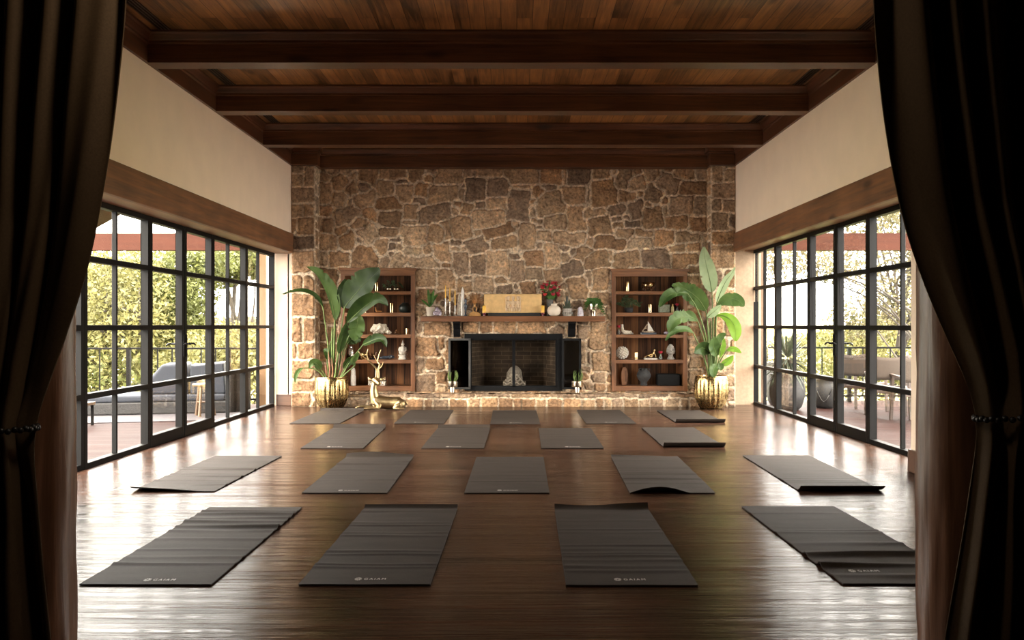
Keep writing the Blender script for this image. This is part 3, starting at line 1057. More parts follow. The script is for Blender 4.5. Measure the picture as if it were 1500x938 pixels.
yoga_mat('second-row yoga mat beside the left windows, its near corner lifted', yB + .06, yB2 + .04, fx(190, yB + .06), fx(316, yB2 + .04),
         [(.95, .012, .04), (.25, .008, .04), (.42, .008, .05), (.62, .010, .05), (.75, .006, .04)] + ripple(4, .3, 1.5, .002, .005, 5), (.030, .16, 'left'), None, None, 5)
yoga_mat('second-row yoga mat left of the middle, its far end rolled up', yB, yB2, fx(442, yB), fx(508, yB2),
         ripple(10, .4, 1.7, .003, .007, 6), None, (.042, .055, 'wave'), LG, 6)
yoga_mat('flat second-row yoga mat in the middle of the floor', yB, yB2 - .04, fx(680, yB), fx(698, yB2 - .04), ripple(3, .4, 1.5, .001, .003, 7), None, None, (.25, .075), 7)
yoga_mat('second-row yoga mat right of the middle with a humped near edge', yB, yB2, fx(923, yB), fx(895, yB2),
         ripple(10, .3, 1.5, .003, .006, 8), (.040, .12, 'hump'), (.016, .07, 'left'), None, 8)
yoga_mat('second-row yoga mat beside the right windows, its near end lifted off the floor', yB + .03, yB2 + .06, fx(1174, yB + .03), fx(1088, yB2 + .06),
         ripple(5, .2, .6, .003, .006, 9), (.042, .12, 'full'), None, None, 9)
yC, yC2 = 8.62, 10.38
yoga_mat('third-row yoga mat at the left, its far end turned up, behind the second row', yC, yC2, fx(440, yC), fx(489, yC2), ripple(10, .3, 1.6, .003, .006, 10), None, (.040, .055, 'full'), LG, 10)
yoga_mat('third-row yoga mat left of the middle with a raised far edge', yC, yC2, fx(617, yC), fx(642, yC2), ripple(6, .3, 1.6, .002, .004, 11), None, (.034, .055, 'full'), (.25, .075), 11)
yoga_mat('flat third-row yoga mat right of the middle', yC, yC2 - .08, fx(793, yC), fx(789, yC2 - .08), ripple(4, .3, 1.6, .001, .003, 12), None, None, (.25, .075), 12)
yoga_mat('pale-looking third-row yoga mat at the right with a thick raised near edge', yC + .06, yC2 - .02, fx(973, yC + .06), fx(940, yC2 - .02), ripple(4, .3, 1.6, .001, .003, 13), (.045, .09, 'full'), None, None, 13)
yD, yD2 = 10.80, 12.5
yoga_mat('back-row yoga mat in front of the left gold pot', yD, yD2 - .05, fx(424, yD), fx(470, yD2 - .05), ripple(8, .3, 1.6, .002, .005, 14), None, (.034, .06, 'full'), None, 14)
yoga_mat('back-row yoga mat in front of the golden deer', yD, yD2, fx(577, yD), fx(601, yD2), ripple(4, .3, 1.6, .001, .003, 15), None, None, (.25, .09), 15)
yoga_mat('back-row yoga mat centred before the fireplace', yD - .05, yD2 - .05, fx(718, yD - .05), fx(722, yD2 - .05), ripple(4, .3, 1.6, .001, .003, 16), None, None, (.25, .09), 16)
yoga_mat('back-row yoga mat in front of the right hearth planter', yD, yD2, fx(859, yD), fx(845, yD2), ripple(4, .3, 1.6, .001, .003, 17), None, None, (.25, .09), 17)
yoga_mat('light-catching back-row yoga mat by the right gold pot, near edge raised', yD + .08, yD2 - .03, fx(991, yD + .08), fx(962, yD2 - .03), ripple(4, .3, 1.6, .001, .003, 18), (.045, .09, 'full'), None, None, 18)

# ------------------------------------------------------------------ built-in bookcases
M['case'] = m_wood('reclaimed_case_frame', (0.060, 0.023, 0.0085), (0.25, 0.100, 0.038), 2, 5.0, 0.45, True, None, 0.15)
M['case_x'] = m_wood('reclaimed_case_shelf', (0.070, 0.027, 0.010), (0.29, 0.120, 0.046), 0, 5.0, 0.45, True, None, 0.15)
M['case_back'] = m_wood('reclaimed_case_back', (0.040, 0.018, 0.009), (0.26, 0.105, 0.042), 2, 5.0, 0.55, True, None, 0.15)


def case_back_mat():
    t = NT('board_back')
    co = t.coord()
    br = t.n('ShaderNodeTexBrick')
    br.inputs['Color1'].default_value = (0, 0, 0, 1)
    br.inputs['Color2'].default_value = (1, 1, 1, 1)
    br.inputs['Mortar'].default_value = (0, 0, 0, 1)
    br.inputs['Scale'].default_value = 1
    br.inputs['Brick Width'].default_value = 9
    br.inputs['Row Height'].default_value = 0.115
    br.inputs['Mortar Size'].default_value = 0.0025
    tc = t.n('ShaderNodeTexCoord')
    sp = t.n('ShaderNodeSeparateXYZ')
    cb = t.n('ShaderNodeCombineXYZ')
    t.l(tc.outputs['Object'], sp.inputs[0])
    t.l(sp.outputs[2], cb.inputs[0])
    t.l(sp.outputs[0], cb.inputs[1])
    t.l(cb.outputs[0], br.inputs['Vector'])
    g = t.noise(t.coord((22, 22, 1.2)), 1.0, 6, 0.62, 1.0)
    bw = t.n('ShaderNodeRGBToBW')
    t.l(br.outputs['Color'], bw.inputs[0])
    fac = t.math('ADD', g, t.math('MULTIPLY', t.math('SUBTRACT', bw.outputs[0], 0.5), 0.45))
    c = t.ramp(fac, [(0.25, (0.028, 0.012, 0.006)), (0.5, (0.115, 0.048, 0.020)), (0.78, (0.26, 0.115, 0.046))])
    c = t.mix(br.outputs['Fac'], c, (0.006, 0.004, 0.003))
    t.col(c)
    t.set(Roughness=0.6)
    t.b.inputs['Specular IOR Level'].default_value = 0.15
    t.bump(fac, 0.15, 0.01)
    return t.m


M['case_back'] = case_back_mat()
YF = 13.36       # face of the cases
KF = YF / F


def pz(py, y=YF):
    return EYE - (py - VY) * y / F


SH = [(426.8, 431.6), (458.3, 463.6), (490.5, 495.2), (527.3, 532.6), (566, 573)]


def bookcase(label, pa, pb, pt, seed):
    xa, xb = (pa - VX) * KF, (pb - VX) * KF
    zt, zb = pz(pt), pz(573.5)
    t = thing('bookcase', label, 'bookcase', ((xa + xb) / 2, YF, zb), 'built-in bookcases')
    d = 0.40
    yb = YF + d
    wst = 0.062
    for x0 in (xa + 0.012, xb - wst - 0.012):
        MB().box(x0, x0 + wst, YF, yb, zb, zt - 0.03).build('side_panel', M['case'], t, bevel=0.004)
    MB().box(xa + 0.012, xb - 0.012, YF - 0.004, YF + 0.03, zt - 0.115, zt - 0.03).box(xa - 0.01, xb + 0.01, YF - 0.03, yb, zt - 0.03, zt).box(xa, xb, YF - 0.016, YF + 0.02, zt - 0.045, zt - 0.03).build('top_board', M['case_x'], t, bevel=0.003)
    MB().box(xa + 0.02, xb - 0.02, yb - 0.02, yb, zb, zt - 0.03).build('back_panel', M['case_back'], t)
    for a, b in SH:
        MB().box(xa + 0.012 + wst, xb - 0.012 - wst, YF + 0.004, yb - 0.02, pz(b), pz(a)).build('shelf', M['case_x'], t, bevel=0.004)
    return t


bookcase('dark wooden built-in bookcase behind the golden deer', 498, 609, 393, 1)
bookcase('brown wooden built-in bookcase beside the right potted plant', 895, 1008, 394, 2)

# ------------------------------------------------------------------ materials of the small things
M['brass'] = m_metal('polished_brass', (0.72, 0.52, 0.27), 0.16)
M['gold'] = m_metal('antique_gold', (0.47, 0.33, 0.145), 0.27, 0.14, 45)
M['deer'] = m_metal('gilded_statue', (0.40, 0.29, 0.15), 0.36, 0.1, 30)
M['nickel'] = m_metal('champagne_metal', (0.66, 0.57, 0.44), 0.2)
M['silver'] = m_metal('old_silver', (0.62, 0.58, 0.52), 0.28, 0.3, 60)
M['ivory'] = m_plain('ivory_ceramic', (0.62, 0.53, 0.42, 1), 0.55, 0, 0.08, 12, 0.05)
M['white_stone'] = m_plain('white_stone', (0.60, 0.55, 0.48, 1), 0.6, 0, 0.15, 30, 0.2)
M['coral'] = m_plain('pale_coral', (0.56, 0.49, 0.39, 1), 0.9, 0, 0.45, 60, 0.8)
M['grey_stone'] = m_plain('carved_grey_stone', (0.34, 0.31, 0.27, 1), 0.85, 0, 0.3, 50, 0.5)
M['green_stone'] = m_plain('mossy_stone', (0.20, 0.21, 0.15, 1), 0.9, 0, 0.3, 45, 0.5)
M['dark_clay'] = m_plain('charcoal_clay', (0.027, 0.026, 0.026, 1), 0.8, 0, 0.25, 40, 0.4)
M['dark_glaze'] = m_plain('dark_green_glaze', (0.016, 0.022, 0.018, 1), 0.35, 0, 0.2, 30, 0.1)
M['speaker'] = m_plain('black_speaker_cloth', (0.005, 0.005, 0.005, 1), 0.75, 0, 0.3, 300, 0.1, 0.2)
M['yellow_wax'] = m_plain('yellow_wax', (0.72, 0.40, 0.05, 1), 0.45, 0, 0.06, 10)
M['red_glass'] = m_plain('dark_red_glass', (0.10, 0.012, 0.018, 1), 0.15, 0, 0.1, 10)
M['clear'] = m_plain('clear_glass', (0.55, 0.55, 0.52, 1), 0.08, 0, 0.02)
M['clear'].node_tree.nodes['Principled BSDF'].inputs['Transmission Weight'].default_value = 0.8
M['wick'] = m_plain('wick', (0.02, 0.02, 0.02, 1), 0.9)
M['amethyst'] = m_plain('amethyst', (0.24, 0.19, 0.23, 1), 0.25, 0, 0.5, 70, 0.3)
M['selenite'] = m_plain('selenite', (0.66, 0.62, 0.56, 1), 0.35, 0, 0.15, 40, 0.2)
M['blue_glass'] = m_plain('smoky_blue_glass', (0.035, 0.042, 0.055, 1), 0.12, 0, 0.2, 20)
M['copper'] = m_metal('copper_tree', (0.36, 0.17, 0.065), 0.55, 0.0)
M['amber_wood'] = m_plain('amber_wood', (0.42, 0.22, 0.07, 1), 0.4, 0, 0.2, 30)
M['sand'] = m_plain('sandstone', (0.62, 0.40, 0.17, 1), 0.85, 0, 0.14, 14, 0.15)
M['sand_pale'] = m_plain('pale_sandstone', (0.58, 0.42, 0.26, 1), 0.85, 0, 0.14, 40, 0.2)
M['petal'] = m_plain('crimson_petals', (0.30, 0.008, 0.022, 1), 0.6, 0, 0.35, 60, 0.2)
M['petal2'] = m_plain('red_petals', (0.42, 0.02, 0.02, 1), 0.6, 0, 0.3, 60, 0.2)
M['fern'] = m_leaf('fern_leaf', (0.03, 0.075, 0.014), (0.10, 0.22, 0.045), 0.2)
M['pothos'] = m_leaf('variegated_leaf', (0.03, 0.06, 0.022), (0.16, 0.20, 0.10), 0.15, 0.4, 40)
M['succulent'] = m_leaf('succulent_leaf', (0.07, 0.12, 0.03), (0.22, 0.30, 0.09), 0.1)
M['soil'] = m_plain('potting_soil', (0.02, 0.013, 0.009, 1), 0.95, 0, 0.3, 60, 0.5)
M['book'] = m_plain('slate_blue_book', (0.045, 0.055, 0.075, 1), 0.55)
M['page'] = m_plain('book_pages', (0.55, 0.50, 0.42, 1), 0.8, 0, 0.08, 200)
M['driftwood'] = m_wood('bleached_driftwood', (0.22, 0.15, 0.09), (0.52, 0.40, 0.27), 2, 9, 0.8, False)
M['board'] = m_wood('serving_board', (0.16, 0.06, 0.022), (0.42, 0.18, 0.075), 2, 5, 0.45, False)
M['brown_glass'] = m_plain('brown_agate', (0.10, 0.04, 0.016, 1), 0.25, 0, 0.3, 30)

YS = YF + 0.13      # depth at which things stand on the shelves


def sh(px, shelf, y=None):
    """A point on a shelf under the pixel column px."""
    y = y or YS
    return Vector(((px - VX) * y / F, y, pz(SH[shelf][0]) + 0.001))


def leaf_blade(mb, base, tip, w, up=(0, 0, 1), droop=0.0, n=5):
    base, tip, up = Vector(base), Vector(tip), Vector(up)
    d = tip - base
    s = d.cross(up)
    s = s.normalized() if s.length > 1e-6 else Vector((1, 0, 0))
    nn = s.cross(d).normalized()
    vs = []
    for i in range(n + 1):
        t = i / n
        p = base + d * t + nn * (droop * 4 * t * (1 - t)) 
        ww = w * math.sin(PI * min(1, 0.06 + 0.94 * t)) ** 0.75 if i < n else 0.0005
        vs += [p - s * ww + nn * ww * 0.25, p, p + s * ww + nn * ww * 0.25]
    fs = []
    for i in range(n):
        for j in range(2):
            a = i * 3 + j
            fs.append((a, a + 1, a + 4, a + 3))
    mb.add(vs, fs)


# brass cylinders on the shelves
def brass_cylinder(label, px, shelf, r, h, first=[None], y=None):
    p = sh(px, shelf, y)
    key = (r, h)
    t = thing('brass_cylinder', label, 'candle holder', p, 'brass cylinder candle holders')
    MB().lathe(p, [(r * 0.98, 0), (r, 0.004), (r, h - 0.004), (r * 0.97, h), (r * 0.86, h), (r * 0.86, h * 0.8), (0.001, h * 0.8)], 28).build('body', M['brass'], t, smooth=True, auto=40)
    MB().lathe(p, [(r * 1.03, 0), (r * 1.03, 0.006), (r * 1.0, 0.006)], 28).build('foot_ring', M['nickel'], t, smooth=True, auto=40)
    return t


brass_cylinder('tall brass cylinder holder on the top shelf of the left bookcase', 551.5, 0, 0.030, 0.148)
brass_cylinder('tall brass cylinder holder on the second shelf of the left bookcase beside the dark bowl', 573.7, 1, 0.031, 0.146)
brass_cylinder('short brass cylinder holder on the second shelf of the left bookcase, half behind a leaf', 534, 1, 0.030, 0.075)
brass_cylinder('small brass cylinder holder at the end of the middle shelf of the left bookcase', 596.4, 2, 0.027, 0.092)
brass_cylinder('tall brass cylinder holder on the top shelf of the right bookcase', 919, 0, 0.030, 0.150)
brass_cylinder('brass cylinder holder on the second shelf of the right bookcase between plant and mossy block', 952, 1, 0.032, 0.128)
brass_cylinder('short brass cylinder holder on the fourth shelf of the right bookcase beside the spiky ball', 932, 3, 0.030, 0.104)

# left bookcase ----------------------------------------------------------
p = sh(540, 0)
t = thing('flower_pot', 'small blue-grey pot with thin sprigs on the top shelf of the left bookcase', 'plant pot', p)
MB().lathe(p, [(0.024, 0), (0.034, 0.03), (0.036, 0.075), (0.033, 0.08), (0.030, 0.075), (0.02, 0.06)], 20).build('pot', M['blue_glass'], t, smooth=True, auto=50)
mb = MB()
for q in range(7):
    a = q * 0.9
    leaf_blade(mb, p + Vector((0, 0, 0.07)), p + Vector((0.05 * math.cos(a), 0.03 * math.sin(a), 0.10 + 0.02 * (q % 3))), 0.008)
mb.build('foliage', M['fern'], t)
p = sh(574.5, 0)


def trailing_plant(t, c, n, rad, hgt, mat, lw, ll, seed, name='foliage', drop=0.02):
    rs = random.Random(seed)
    mb = MB()
    for q in range(n):
        a = rs.uniform(0, 2 * PI)
        e = rs.uniform(0.1, 1.0)
        st = c + Vector((math.cos(a) * rad * 0.25, math.sin(a) * rad * 0.15, 0))
        md = c + Vector((math.cos(a) * rad * e, math.sin(a) * rad * 0.6 * e, hgt * (1.05 - 0.75 * e * e) * rs.uniform(0.5, 1)))
        mb.tube([st, (st + md) / 2 + Vector((0, 0, 0.01)), md], 0.0018, 4)
        d = Vector((math.cos(a + rs.uniform(-.7, .7)), math.sin(a + rs.uniform(-.7, .7)) * 0.6 - 0.35, rs.uniform(-0.8, 0.4)))
        leaf_blade(mb, md, md + d.normalized() * ll * rs.uniform(.7, 1.1), lw * rs.uniform(.7, 1.1), (0, -0.6, 0.8), -0.004)
    return mb.build(name, mat, t)


for px, lb in ((570, 'round metal pot of trailing plant nearest the tall brass holder'), (580.5, 'round metal pot of trailing plant farther from the tall brass holder')):
    p = sh(px, 0)
    t = thing('potted_plant', lb, 'potted plant', p, 'pair of small silver pots with trailing leaves')
    MB().lathe(p, [(0.015, 0), (0.036, 0.014), (0.045, 0.036), (0.038, 0.058), (0.026, 0.066), (0.024, 0.06), (0.001, 0.05)], 24).build('pot', M['nickel'], t, smooth=True)
    trailing_plant(t, p + Vector((0, 0, 0.055)), 12, 0.075, 0.105, M['pothos'], 0.020, 0.055, int(px))
# second shelf
p = sh(554.5, 1)
t = thing('figurine', 'small reclining gold figurine on a tray on the second shelf of the left bookcase', 'figurine', p)
MB().lathe(p, [(0.065, 0), (0.075, 0.008), (0.07, 0.012), (0.001, 0.011)], 28).build('tray', M['nickel'], t, smooth=True, auto=40)
mb = MB()
mb.tube(catmull([p + Vector(q) for q in ((-0.045, 0, 0.065), (-0.04, 0, 0.05), (-0.03, 0, 0.025), (0.01, 0, 0.022), (0.05, 0, 0.02))], 4), [0.008] * 4 + [0.013] * 8 + [0.012, .011, .010, .009, 0.008], 8)
mb.ball(p + Vector((-0.047, 0, 0.077)), 0.013)
mb.build('figure', M['copper'], t, smooth=True)
p = sh(593.3, 1, YF + 0.17)
t = thing('vase', 'squat dark glazed vase on the second shelf of the left bookcase', 'vase', p)
MB().lathe(p, [(0.05, 0), (0.085, 0.02), (0.098, 0.065), (0.085, 0.115), (0.05, 0.138), (0.045, 0.150), (0.038, 0.150), (0.036, 0.135), (0.001, 0.12)], 32).build('body', M['dark_glaze'], t, smooth=True)
MB().lathe(p + Vector((0, 0, 0.148)), [(0.046, 0), (0.048, 0.006), (0.038, 0.006)], 32).build('rim', M['dark_clay'], t, smooth=True)
# middle shelf
p = sh(555.5, 2) + Vector((0, 0, 0.012))
mb = MB()
mb.ball(p + Vector((0, 0, 0.080)), (0.120, 0.070, 0.070), 40, 28, 0.45, 4)
mb.ball(p + Vector((-0.06, -0.01, 0.058)), (0.070, 0.06, 0.05), 26, 18, 0.5, 9)
mb.ball(p + Vector((0.080, -0.005, 0.060)), (0.058, 0.05, 0.05), 26, 18, 0.5, 12)
tag(mb.build('coral', M['coral'], smooth=True), 'large pale coral skull-like lump on the middle shelf of the left bookcase', 'coral')
p = sh(569.5, 2, YF + 0.06)
mb = MB()
mb.tube(catmull([p + Vector((0.03, 0.03, 0.03)), p + Vector((0.01, 0.01, 0.034)), p + Vector((-0.005, -0.02, 0.036))], 4), [0.012, .014, .018, .021, .024, .027, .029, .031, .030], 16, True)
mb.tube(catmull([p + Vector((-0.005, -0.02, 0.036)), p + Vector((-0.006, -0.026, 0.036)), p + Vector((-0.004, -0.012, 0.036))], 3), [0.030, .031, .030, .027, .022, .02, .018], 16, True)
tag(mb.build('seashell', M['coral'], smooth=True), 'small pale open shell beside the coral lump on the left bookcase', 'shell')
p = sh(581, 2)
t = thing('figurine', 'tiny brown animal figurine on the middle shelf of the left bookcase', 'figurine', p)
mb = MB()
mb.ball(p + Vector((0, 0, 0.028)), (0.034, 0.018, 0.017), 14, 10).ball(p + Vector((-0.004, -0.004, 0.052)), 0.017)
for dx in (-0.022, -0.012, 0.014, 0.024):
    mb.tube([p + Vector((dx, 0, 0.025)), p + Vector((dx * 1.15, 0, 0.0))], 0.006, 8)
mb.build('body', M['brown_glass'], t, smooth=True)
MB().lathe(p + Vector((-0.004, -0.004, 0.064)), [(0.009, 0), (0.007, 0.006), (0.002, 0.009)], 12).build('cap', M['copper'], t, smooth=True)
# fourth shelf
p = sh(513.8, 3, YF + 0.2)
t = thing('vase', 'tall shell-white vase on the fourth shelf of the left bookcase behind the plant', 'vase', p)
MB().lathe(p, [(0.025, 0), (0.05, 0.05), (0.055, 0.10), (0.04, 0.16), (0.025, 0.19), (0.03, 0.205), (0.022, 0.205), (0.001, 0.15)], 26).build('body', M['silver'], t, smooth=True)
MB().lathe(p, [(0.04, 0), (0.04, 0.008), (0.028, 0.012)], 26).build('foot', M['dark_clay'], t, smooth=True)
p = sh(520, 3, YF + 0.065)
t = thing('bowl', 'white patterned bowl on the fourth shelf of the left bookcase beside the golden bowl', 'bowl', p)
MB().lathe(p, [(0.022, 0), (0.045, 0.02), (0.062, 0.075), (0.058, 0.076), (0.04, 0.022), (0.001, 0.012)], 26).build('body', M['white_stone'], t, smooth=True)
MB().lathe(p, [(0.026, 0), (0.026, 0.007), (0.02, 0.009)], 26).build('foot', M['silver'], t, smooth=True)
p = sh(533.5, 3, YF + 0.09)
t = thing('bowl', 'gleaming golden bowl on the fourth shelf of the left bookcase behind the antlers', 'bowl', p)
MB().lathe(p, [(0.03, 0), (0.062, 0.025), (0.078, 0.075), (0.072, 0.105), (0.066, 0.104), (0.068, 0.075), (0.05, 0.03), (0.001, 0.02)], 30, lambda a, k: 1 + 0.03 * math.cos(a * 9)).build('body', M['gold'], t, smooth=True)
MB().lathe(p, [(0.036, 0), (0.036, 0.008), (0.03, 0.01)], 26).build('foot', M['brass'], t, smooth=True)
p = sh(545.5, 3, YF + 0.15)
t = thing('figurine', 'dark brown branching root carving on the fourth shelf of the left bookcase', 'figurine', p)
mb = MB()
rs = random.Random(5)
for q in range(14):
    a = rs.uniform(0, 2 * PI)
    e = p + Vector((math.cos(a) * rs.uniform(.03, .085), math.sin(a) * 0.04, rs.uniform(0.03, 0.125)))
    mb.tube(catmull([p + Vector((math.cos(a) * .01, 0, 0.01)), p + Vector((math.cos(a) * .05, math.sin(a) * .03, 0.05)), e], 4), [0.013, .012, .012, .011, .011, .010, .008, .006, .004], 7)
mb.build('roots', M['brown_glass'], t, smooth=True)
MB().lathe(p, [(0.035, 0), (0.032, 0.012), (0.02, 0.02)], 18).build('base', M['wick'], t, smooth=True)
p = sh(566.5, 3, YF + 0.1)
mb = MB()
mb.ball(p + Vector((0, 0, 0.029)), (0.105, 0.04, 0.0225), 26, 12, 0.5, 21).ball(p + Vector((0.06, 0, 0.036)), (0.05, 0.035, 0.028), 20, 12, 0.5, 5)
tag(mb.build('geode', M['blue_glass']), 'flat dark glossy mineral slab on the fourth shelf of the left bookcase', 'mineral')
p = sh(590, 3)
t = thing('buddha_statue', 'small white seated buddha statue on a tiered pedestal in the left bookcase', 'statue', p)
MB().lathe(p, [(0.070, 0), (0.073, 0.012), (0.060, 0.022), (0.055, 0.04), (0.066, 0.055), (0.068, 0.07), (0.056, 0.075), (0.001, 0.078)], 24, lambda a, k: 1 + 0.03 * math.cos(a * 8)).build('pedestal', M['white_stone'], t, smooth=True, auto=35)
mb = MB()
q = p + Vector((0, 0, 0.078))
mb.ball(q + Vector((0, -0.005, 0.022)), (0.060, 0.042, 0.024), 18, 10)
mb.tube([q + Vector((0, 0, z)) for z in (0.015, 0.05, 0.09, 0.115, 0.125)], [0.036, 0.035, 0.043, 0.034, 0.016], 16)
for s in (-1, 1):
    mb.tube(catmull([q + Vector((s * 0.04, 0, 0.108)), q + Vector((s * 0.053, -0.006, 0.07)), q + Vector((s * 0.035, -0.035, 0.04)), q + Vector((0, -0.044, 0.036))], 4), [0.014] * 13, 8)
mb.ball(q + Vector((0, -0.002, 0.150)), (0.024, 0.025, 0.030), 16, 12).ball(q + Vector((0, 0, 0.183)), (0.012, 0.012, 0.016), 10, 8)
mb.tube([q + Vector((0, 0, z)) for z in (0.19, 0.205, 0.215)], [0.008, 0.005, 0.002], 8)
mb.build('body', M['white_stone'], t, smooth=True)
# bottom shelf
p = sh(517.3, 4)
t = thing('stone_obelisk', 'white bullet-shaped stone standing on the bottom shelf of the left bookcase', 'stone', p)
MB().lathe(p, [(0.037, 0), (0.040, 0.01), (0.040, 0.145), (0.036, 0.146), (0.035, 0.215), (0.030, 0.25), (0.018, 0.272), (0.004, 0.280)], 24).build('shaft', M['white_stone'], t, smooth=True, auto=30)
MB().lathe(p + Vector((0, 0, 0.1455)), [(0.0375, 0), (0.0385, 0.003), (0.0375, 0.006)], 24).build('band', M['selenite'], t, smooth=True)
p = sh(553, 4)
t = thing('trinket_box', 'low silver lattice box on the bottom shelf of the left bookcase behind the deer head', 'box', p)
MB().box(p.x - 0.128, p.x + 0.128, p.y - 0.06, p.y + 0.06, p.z, p.z + 0.075).build('base', M['silver'], t, bevel=0.004)
mb = MB()
for i in range(9):
    x = p.x - 0.12 + i * 0.03
    mb.beam((x, p.y - 0.062, p.z + 0.006), (x + 0.02, p.y - 0.062, p.z + 0.07), 0.006, 0.004)
    mb.beam((x + 0.02, p.y - 0.062, p.z + 0.006), (x, p.y - 0.062, p.z + 0.07), 0.006, 0.004)
mb.build('lattice', M['nickel'], t)
MB().box(p.x - 0.132, p.x + 0.132, p.y - 0.064, p.y + 0.064, p.z + 0.078, p.z + 0.125).build('lid', M['nickel'], t, bevel=0.008)

# right bookcase -----------------------------------------------------------
p = sh(949.5, 0)
t = thing('bowl', 'footed brass bowl ringed with small knobs on the top shelf of the right bookcase', 'bowl', p)
MB().lathe(p + Vector((0, 0, 0.018)), [(0.035, 0), (0.07, 0.018), (0.092, 0.06), (0.100, 0.118), (0.094, 0.118), (0.085, 0.062), (0.06, 0.024), (0.001, 0.012)], 36).build('body', M['brass'], t, smooth=True)
mb = MB()
for k_ in range(3):
    for q in range(16):
        a = 2 * PI * (q + 0.5 * k_) / 16
        r, z = ((0.074, 0.034), (0.097, 0.064), (0.103, 0.094))[k_]
        mb.ball(p + Vector((math.cos(a) * r, math.sin(a) * r, z)), 0.009, 8, 6)
for q in range(4):
    a = PI / 4 + q * PI / 2
    mb.tube([p + Vector((math.cos(a) * 0.055, math.sin(a) * 0.055, 0.03)), p + Vector((math.cos(a) * 0.06, math.sin(a) * 0.06, 0.0))], [0.012, 0.008], 8)
mb.build('knobs', M['brown_glass'], t, smooth=True)
p = sh(921, 1, YF + 0.14)
t = thing('potted_plant', 'bushy plant with striped silvery leaves on the second shelf of the right bookcase', 'potted plant', p)
MB().lathe(p, [(0.05, 0), (0.065, 0.03), (0.07, 0.08), (0.062, 0.08), (0.055, 0.06), (0.001, 0.06)], 24).build('pot', M['dark_clay'], t, smooth=True)
trailing_plant(t, p + Vector((0, 0, 0.075)), 46, 0.16, 0.17, M['pothos'], 0.024, 0.075, 3)
p = sh(973, 1, YF + 0.15)
mb = MB().box(p.x - 0.088, p.x + 0.088, p.y - 0.05, p.y + 0.05, p.z, p.z + 0.125)
tag(mb.build('stone_block', M['green_stone'], bevel=0.02, seg=3), 'rough grey-green stone block on the second shelf of the right bookcase', 'stone')
p = sh(985.3, 1, YF + 0.07)
t = thing('bottle', 'small amber bottle beside the mossy block on the right bookcase', 'bottle', p)
MB().lathe(p, [(0.02, 0), (0.024, 0.01), (0.024, 0.08), (0.012, 0.10), (0.011, 0.118), (0.008, 0.118)], 18).build('body', m_plain('pale_amber_glass', (0.36, 0.29, 0.12, 1), 0.2), t, smooth=True)
MB().lathe(p + Vector((0, 0, 0.112)), [(0.012, 0), (0.012, 0.016), (0.009, 0.018)], 14).build('stopper', M['amber_wood'], t, smooth=True)


def rose_bloom(mb, c, r, seed):
    """A many-petalled round bloom."""
    rs = random.Random(seed)
    mb.ball(c, r * 0.55, 10, 8)
    for ring, (n, tilt, rr) in enumerate(((5, 0.25, 0.55), (7, 0.7, 0.8), (9, 1.15, 0.95))):
        for q in range(n):
            a = 2 * PI * q / n + ring * 0.6 + rs.uniform(-.15, .15)
            d = Vector((math.cos(a) * math.sin(tilt), math.sin(a) * math.sin(tilt), math.cos(tilt)))
            s = Vector((-math.sin(a), math.cos(a), 0))
            b = c + Vector((d.x, d.y, 0)) * r * 0.25 - Vector((0, 0, r * 0.35))
            e = c + d * r * rr * 1.05
            m_ = (b + e) / 2 + Vector((d.x, d.y, 0)) * r * 0.22
            w_ = r * 0.42
            mb.add([b - s * w_ * .4, b + s * w_ * .4, m_ - s * w_, m_ + Vector((d.x, d.y, 0)) * r * .08, m_ + s * w_, e - s * w_ * .7, e + Vector((0, 0, r * .06)), e + s * w_ * .7],
                   [(0, 3, 2), (0, 1, 3), (1, 4, 3), (2, 3, 6, 5), (3, 4, 7, 6)])


def bud_vase(label, px, shelf, hgt, y):
    p = sh(px, shelf, y)
    t = thing('bud_vase', label, 'bud vase', p, 'red roses in little glass vases')
    MB().lathe(p, [(0.018, 0), (0.026, 0.012), (0.027, 0.04), (0.014, 0.06), (0.012, 0.078), (0.015, 0.082), (0.010, 0.08)], 18).build('vase', M['clear'], t, smooth=True)
    MB().tube([p + Vector((0, 0, 0.01)), p + Vector((0, 0, hgt - 0.02))], 0.003, 6).build('stem', M['fern'], t)
    mb = MB()
    rose_bloom(mb, p + Vector((0, 0, hgt)), 0.034, int(px))
    mb.build('bloom', M['petal'], t, smooth=True)


bud_vase('red rose in a bud vase at the end of the right bookcase second shelf', 991.8, 1, 0.120, YF + 0.09)
bud_vase('red rose in a bud vase beside the pale L-shaped sculpture', 906.3, 2, 0.118, YF + 0.07)
bud_vase('red rose in a glass bud vase beside the buddha head on the right bookcase', 967.6, 3, 0.105, YF + 0.08)
p = sh(914, 2, YF + 0.12)
t = thing('stone_sculpture', 'pale L-shaped stone sculpture on the middle shelf of the right bookcase', 'sculpture', p)
mb = MB()
mb.tube(catmull([p + Vector((-0.032, 0, 0.15)), p + Vector((-0.03, 0, 0.10)), p + Vector((-0.02, 0, 0.05)), p + Vector((0.02, 0, 0.03)), p + Vector((0.07, 0, 0.028)), p + Vector((0.115, 0, 0.026))], 4),
        [.024] * 5 + [.027] * 5 + [.032] * 5 + [.028] * 5 + [.026], 14)
mb.build('body', M['coral'], t, smooth=True)
MB().box(p.x - 0.05, p.x + 0.12, p.y - 0.03, p.y + 0.03, p.z, p.z + 0.008).build('base', M['grey_stone'], t, bevel=0.003)
p = sh(926.5, 2, YF + 0.08)
tag(MB().ball(p + Vector((0, 0, 0.014)), (0.018, 0.015, 0.0145), 12, 9, 0.3, 3).build('pebble', M['grey_stone'], smooth=True), 'small grey pebble beside the pale stone sculpture on the right bookcase', 'pebble')
p = sh(949.5, 2)
t = thing('book', 'slate blue book lying on the middle shelf of the right bookcase under the driftwood boat', 'book', p)
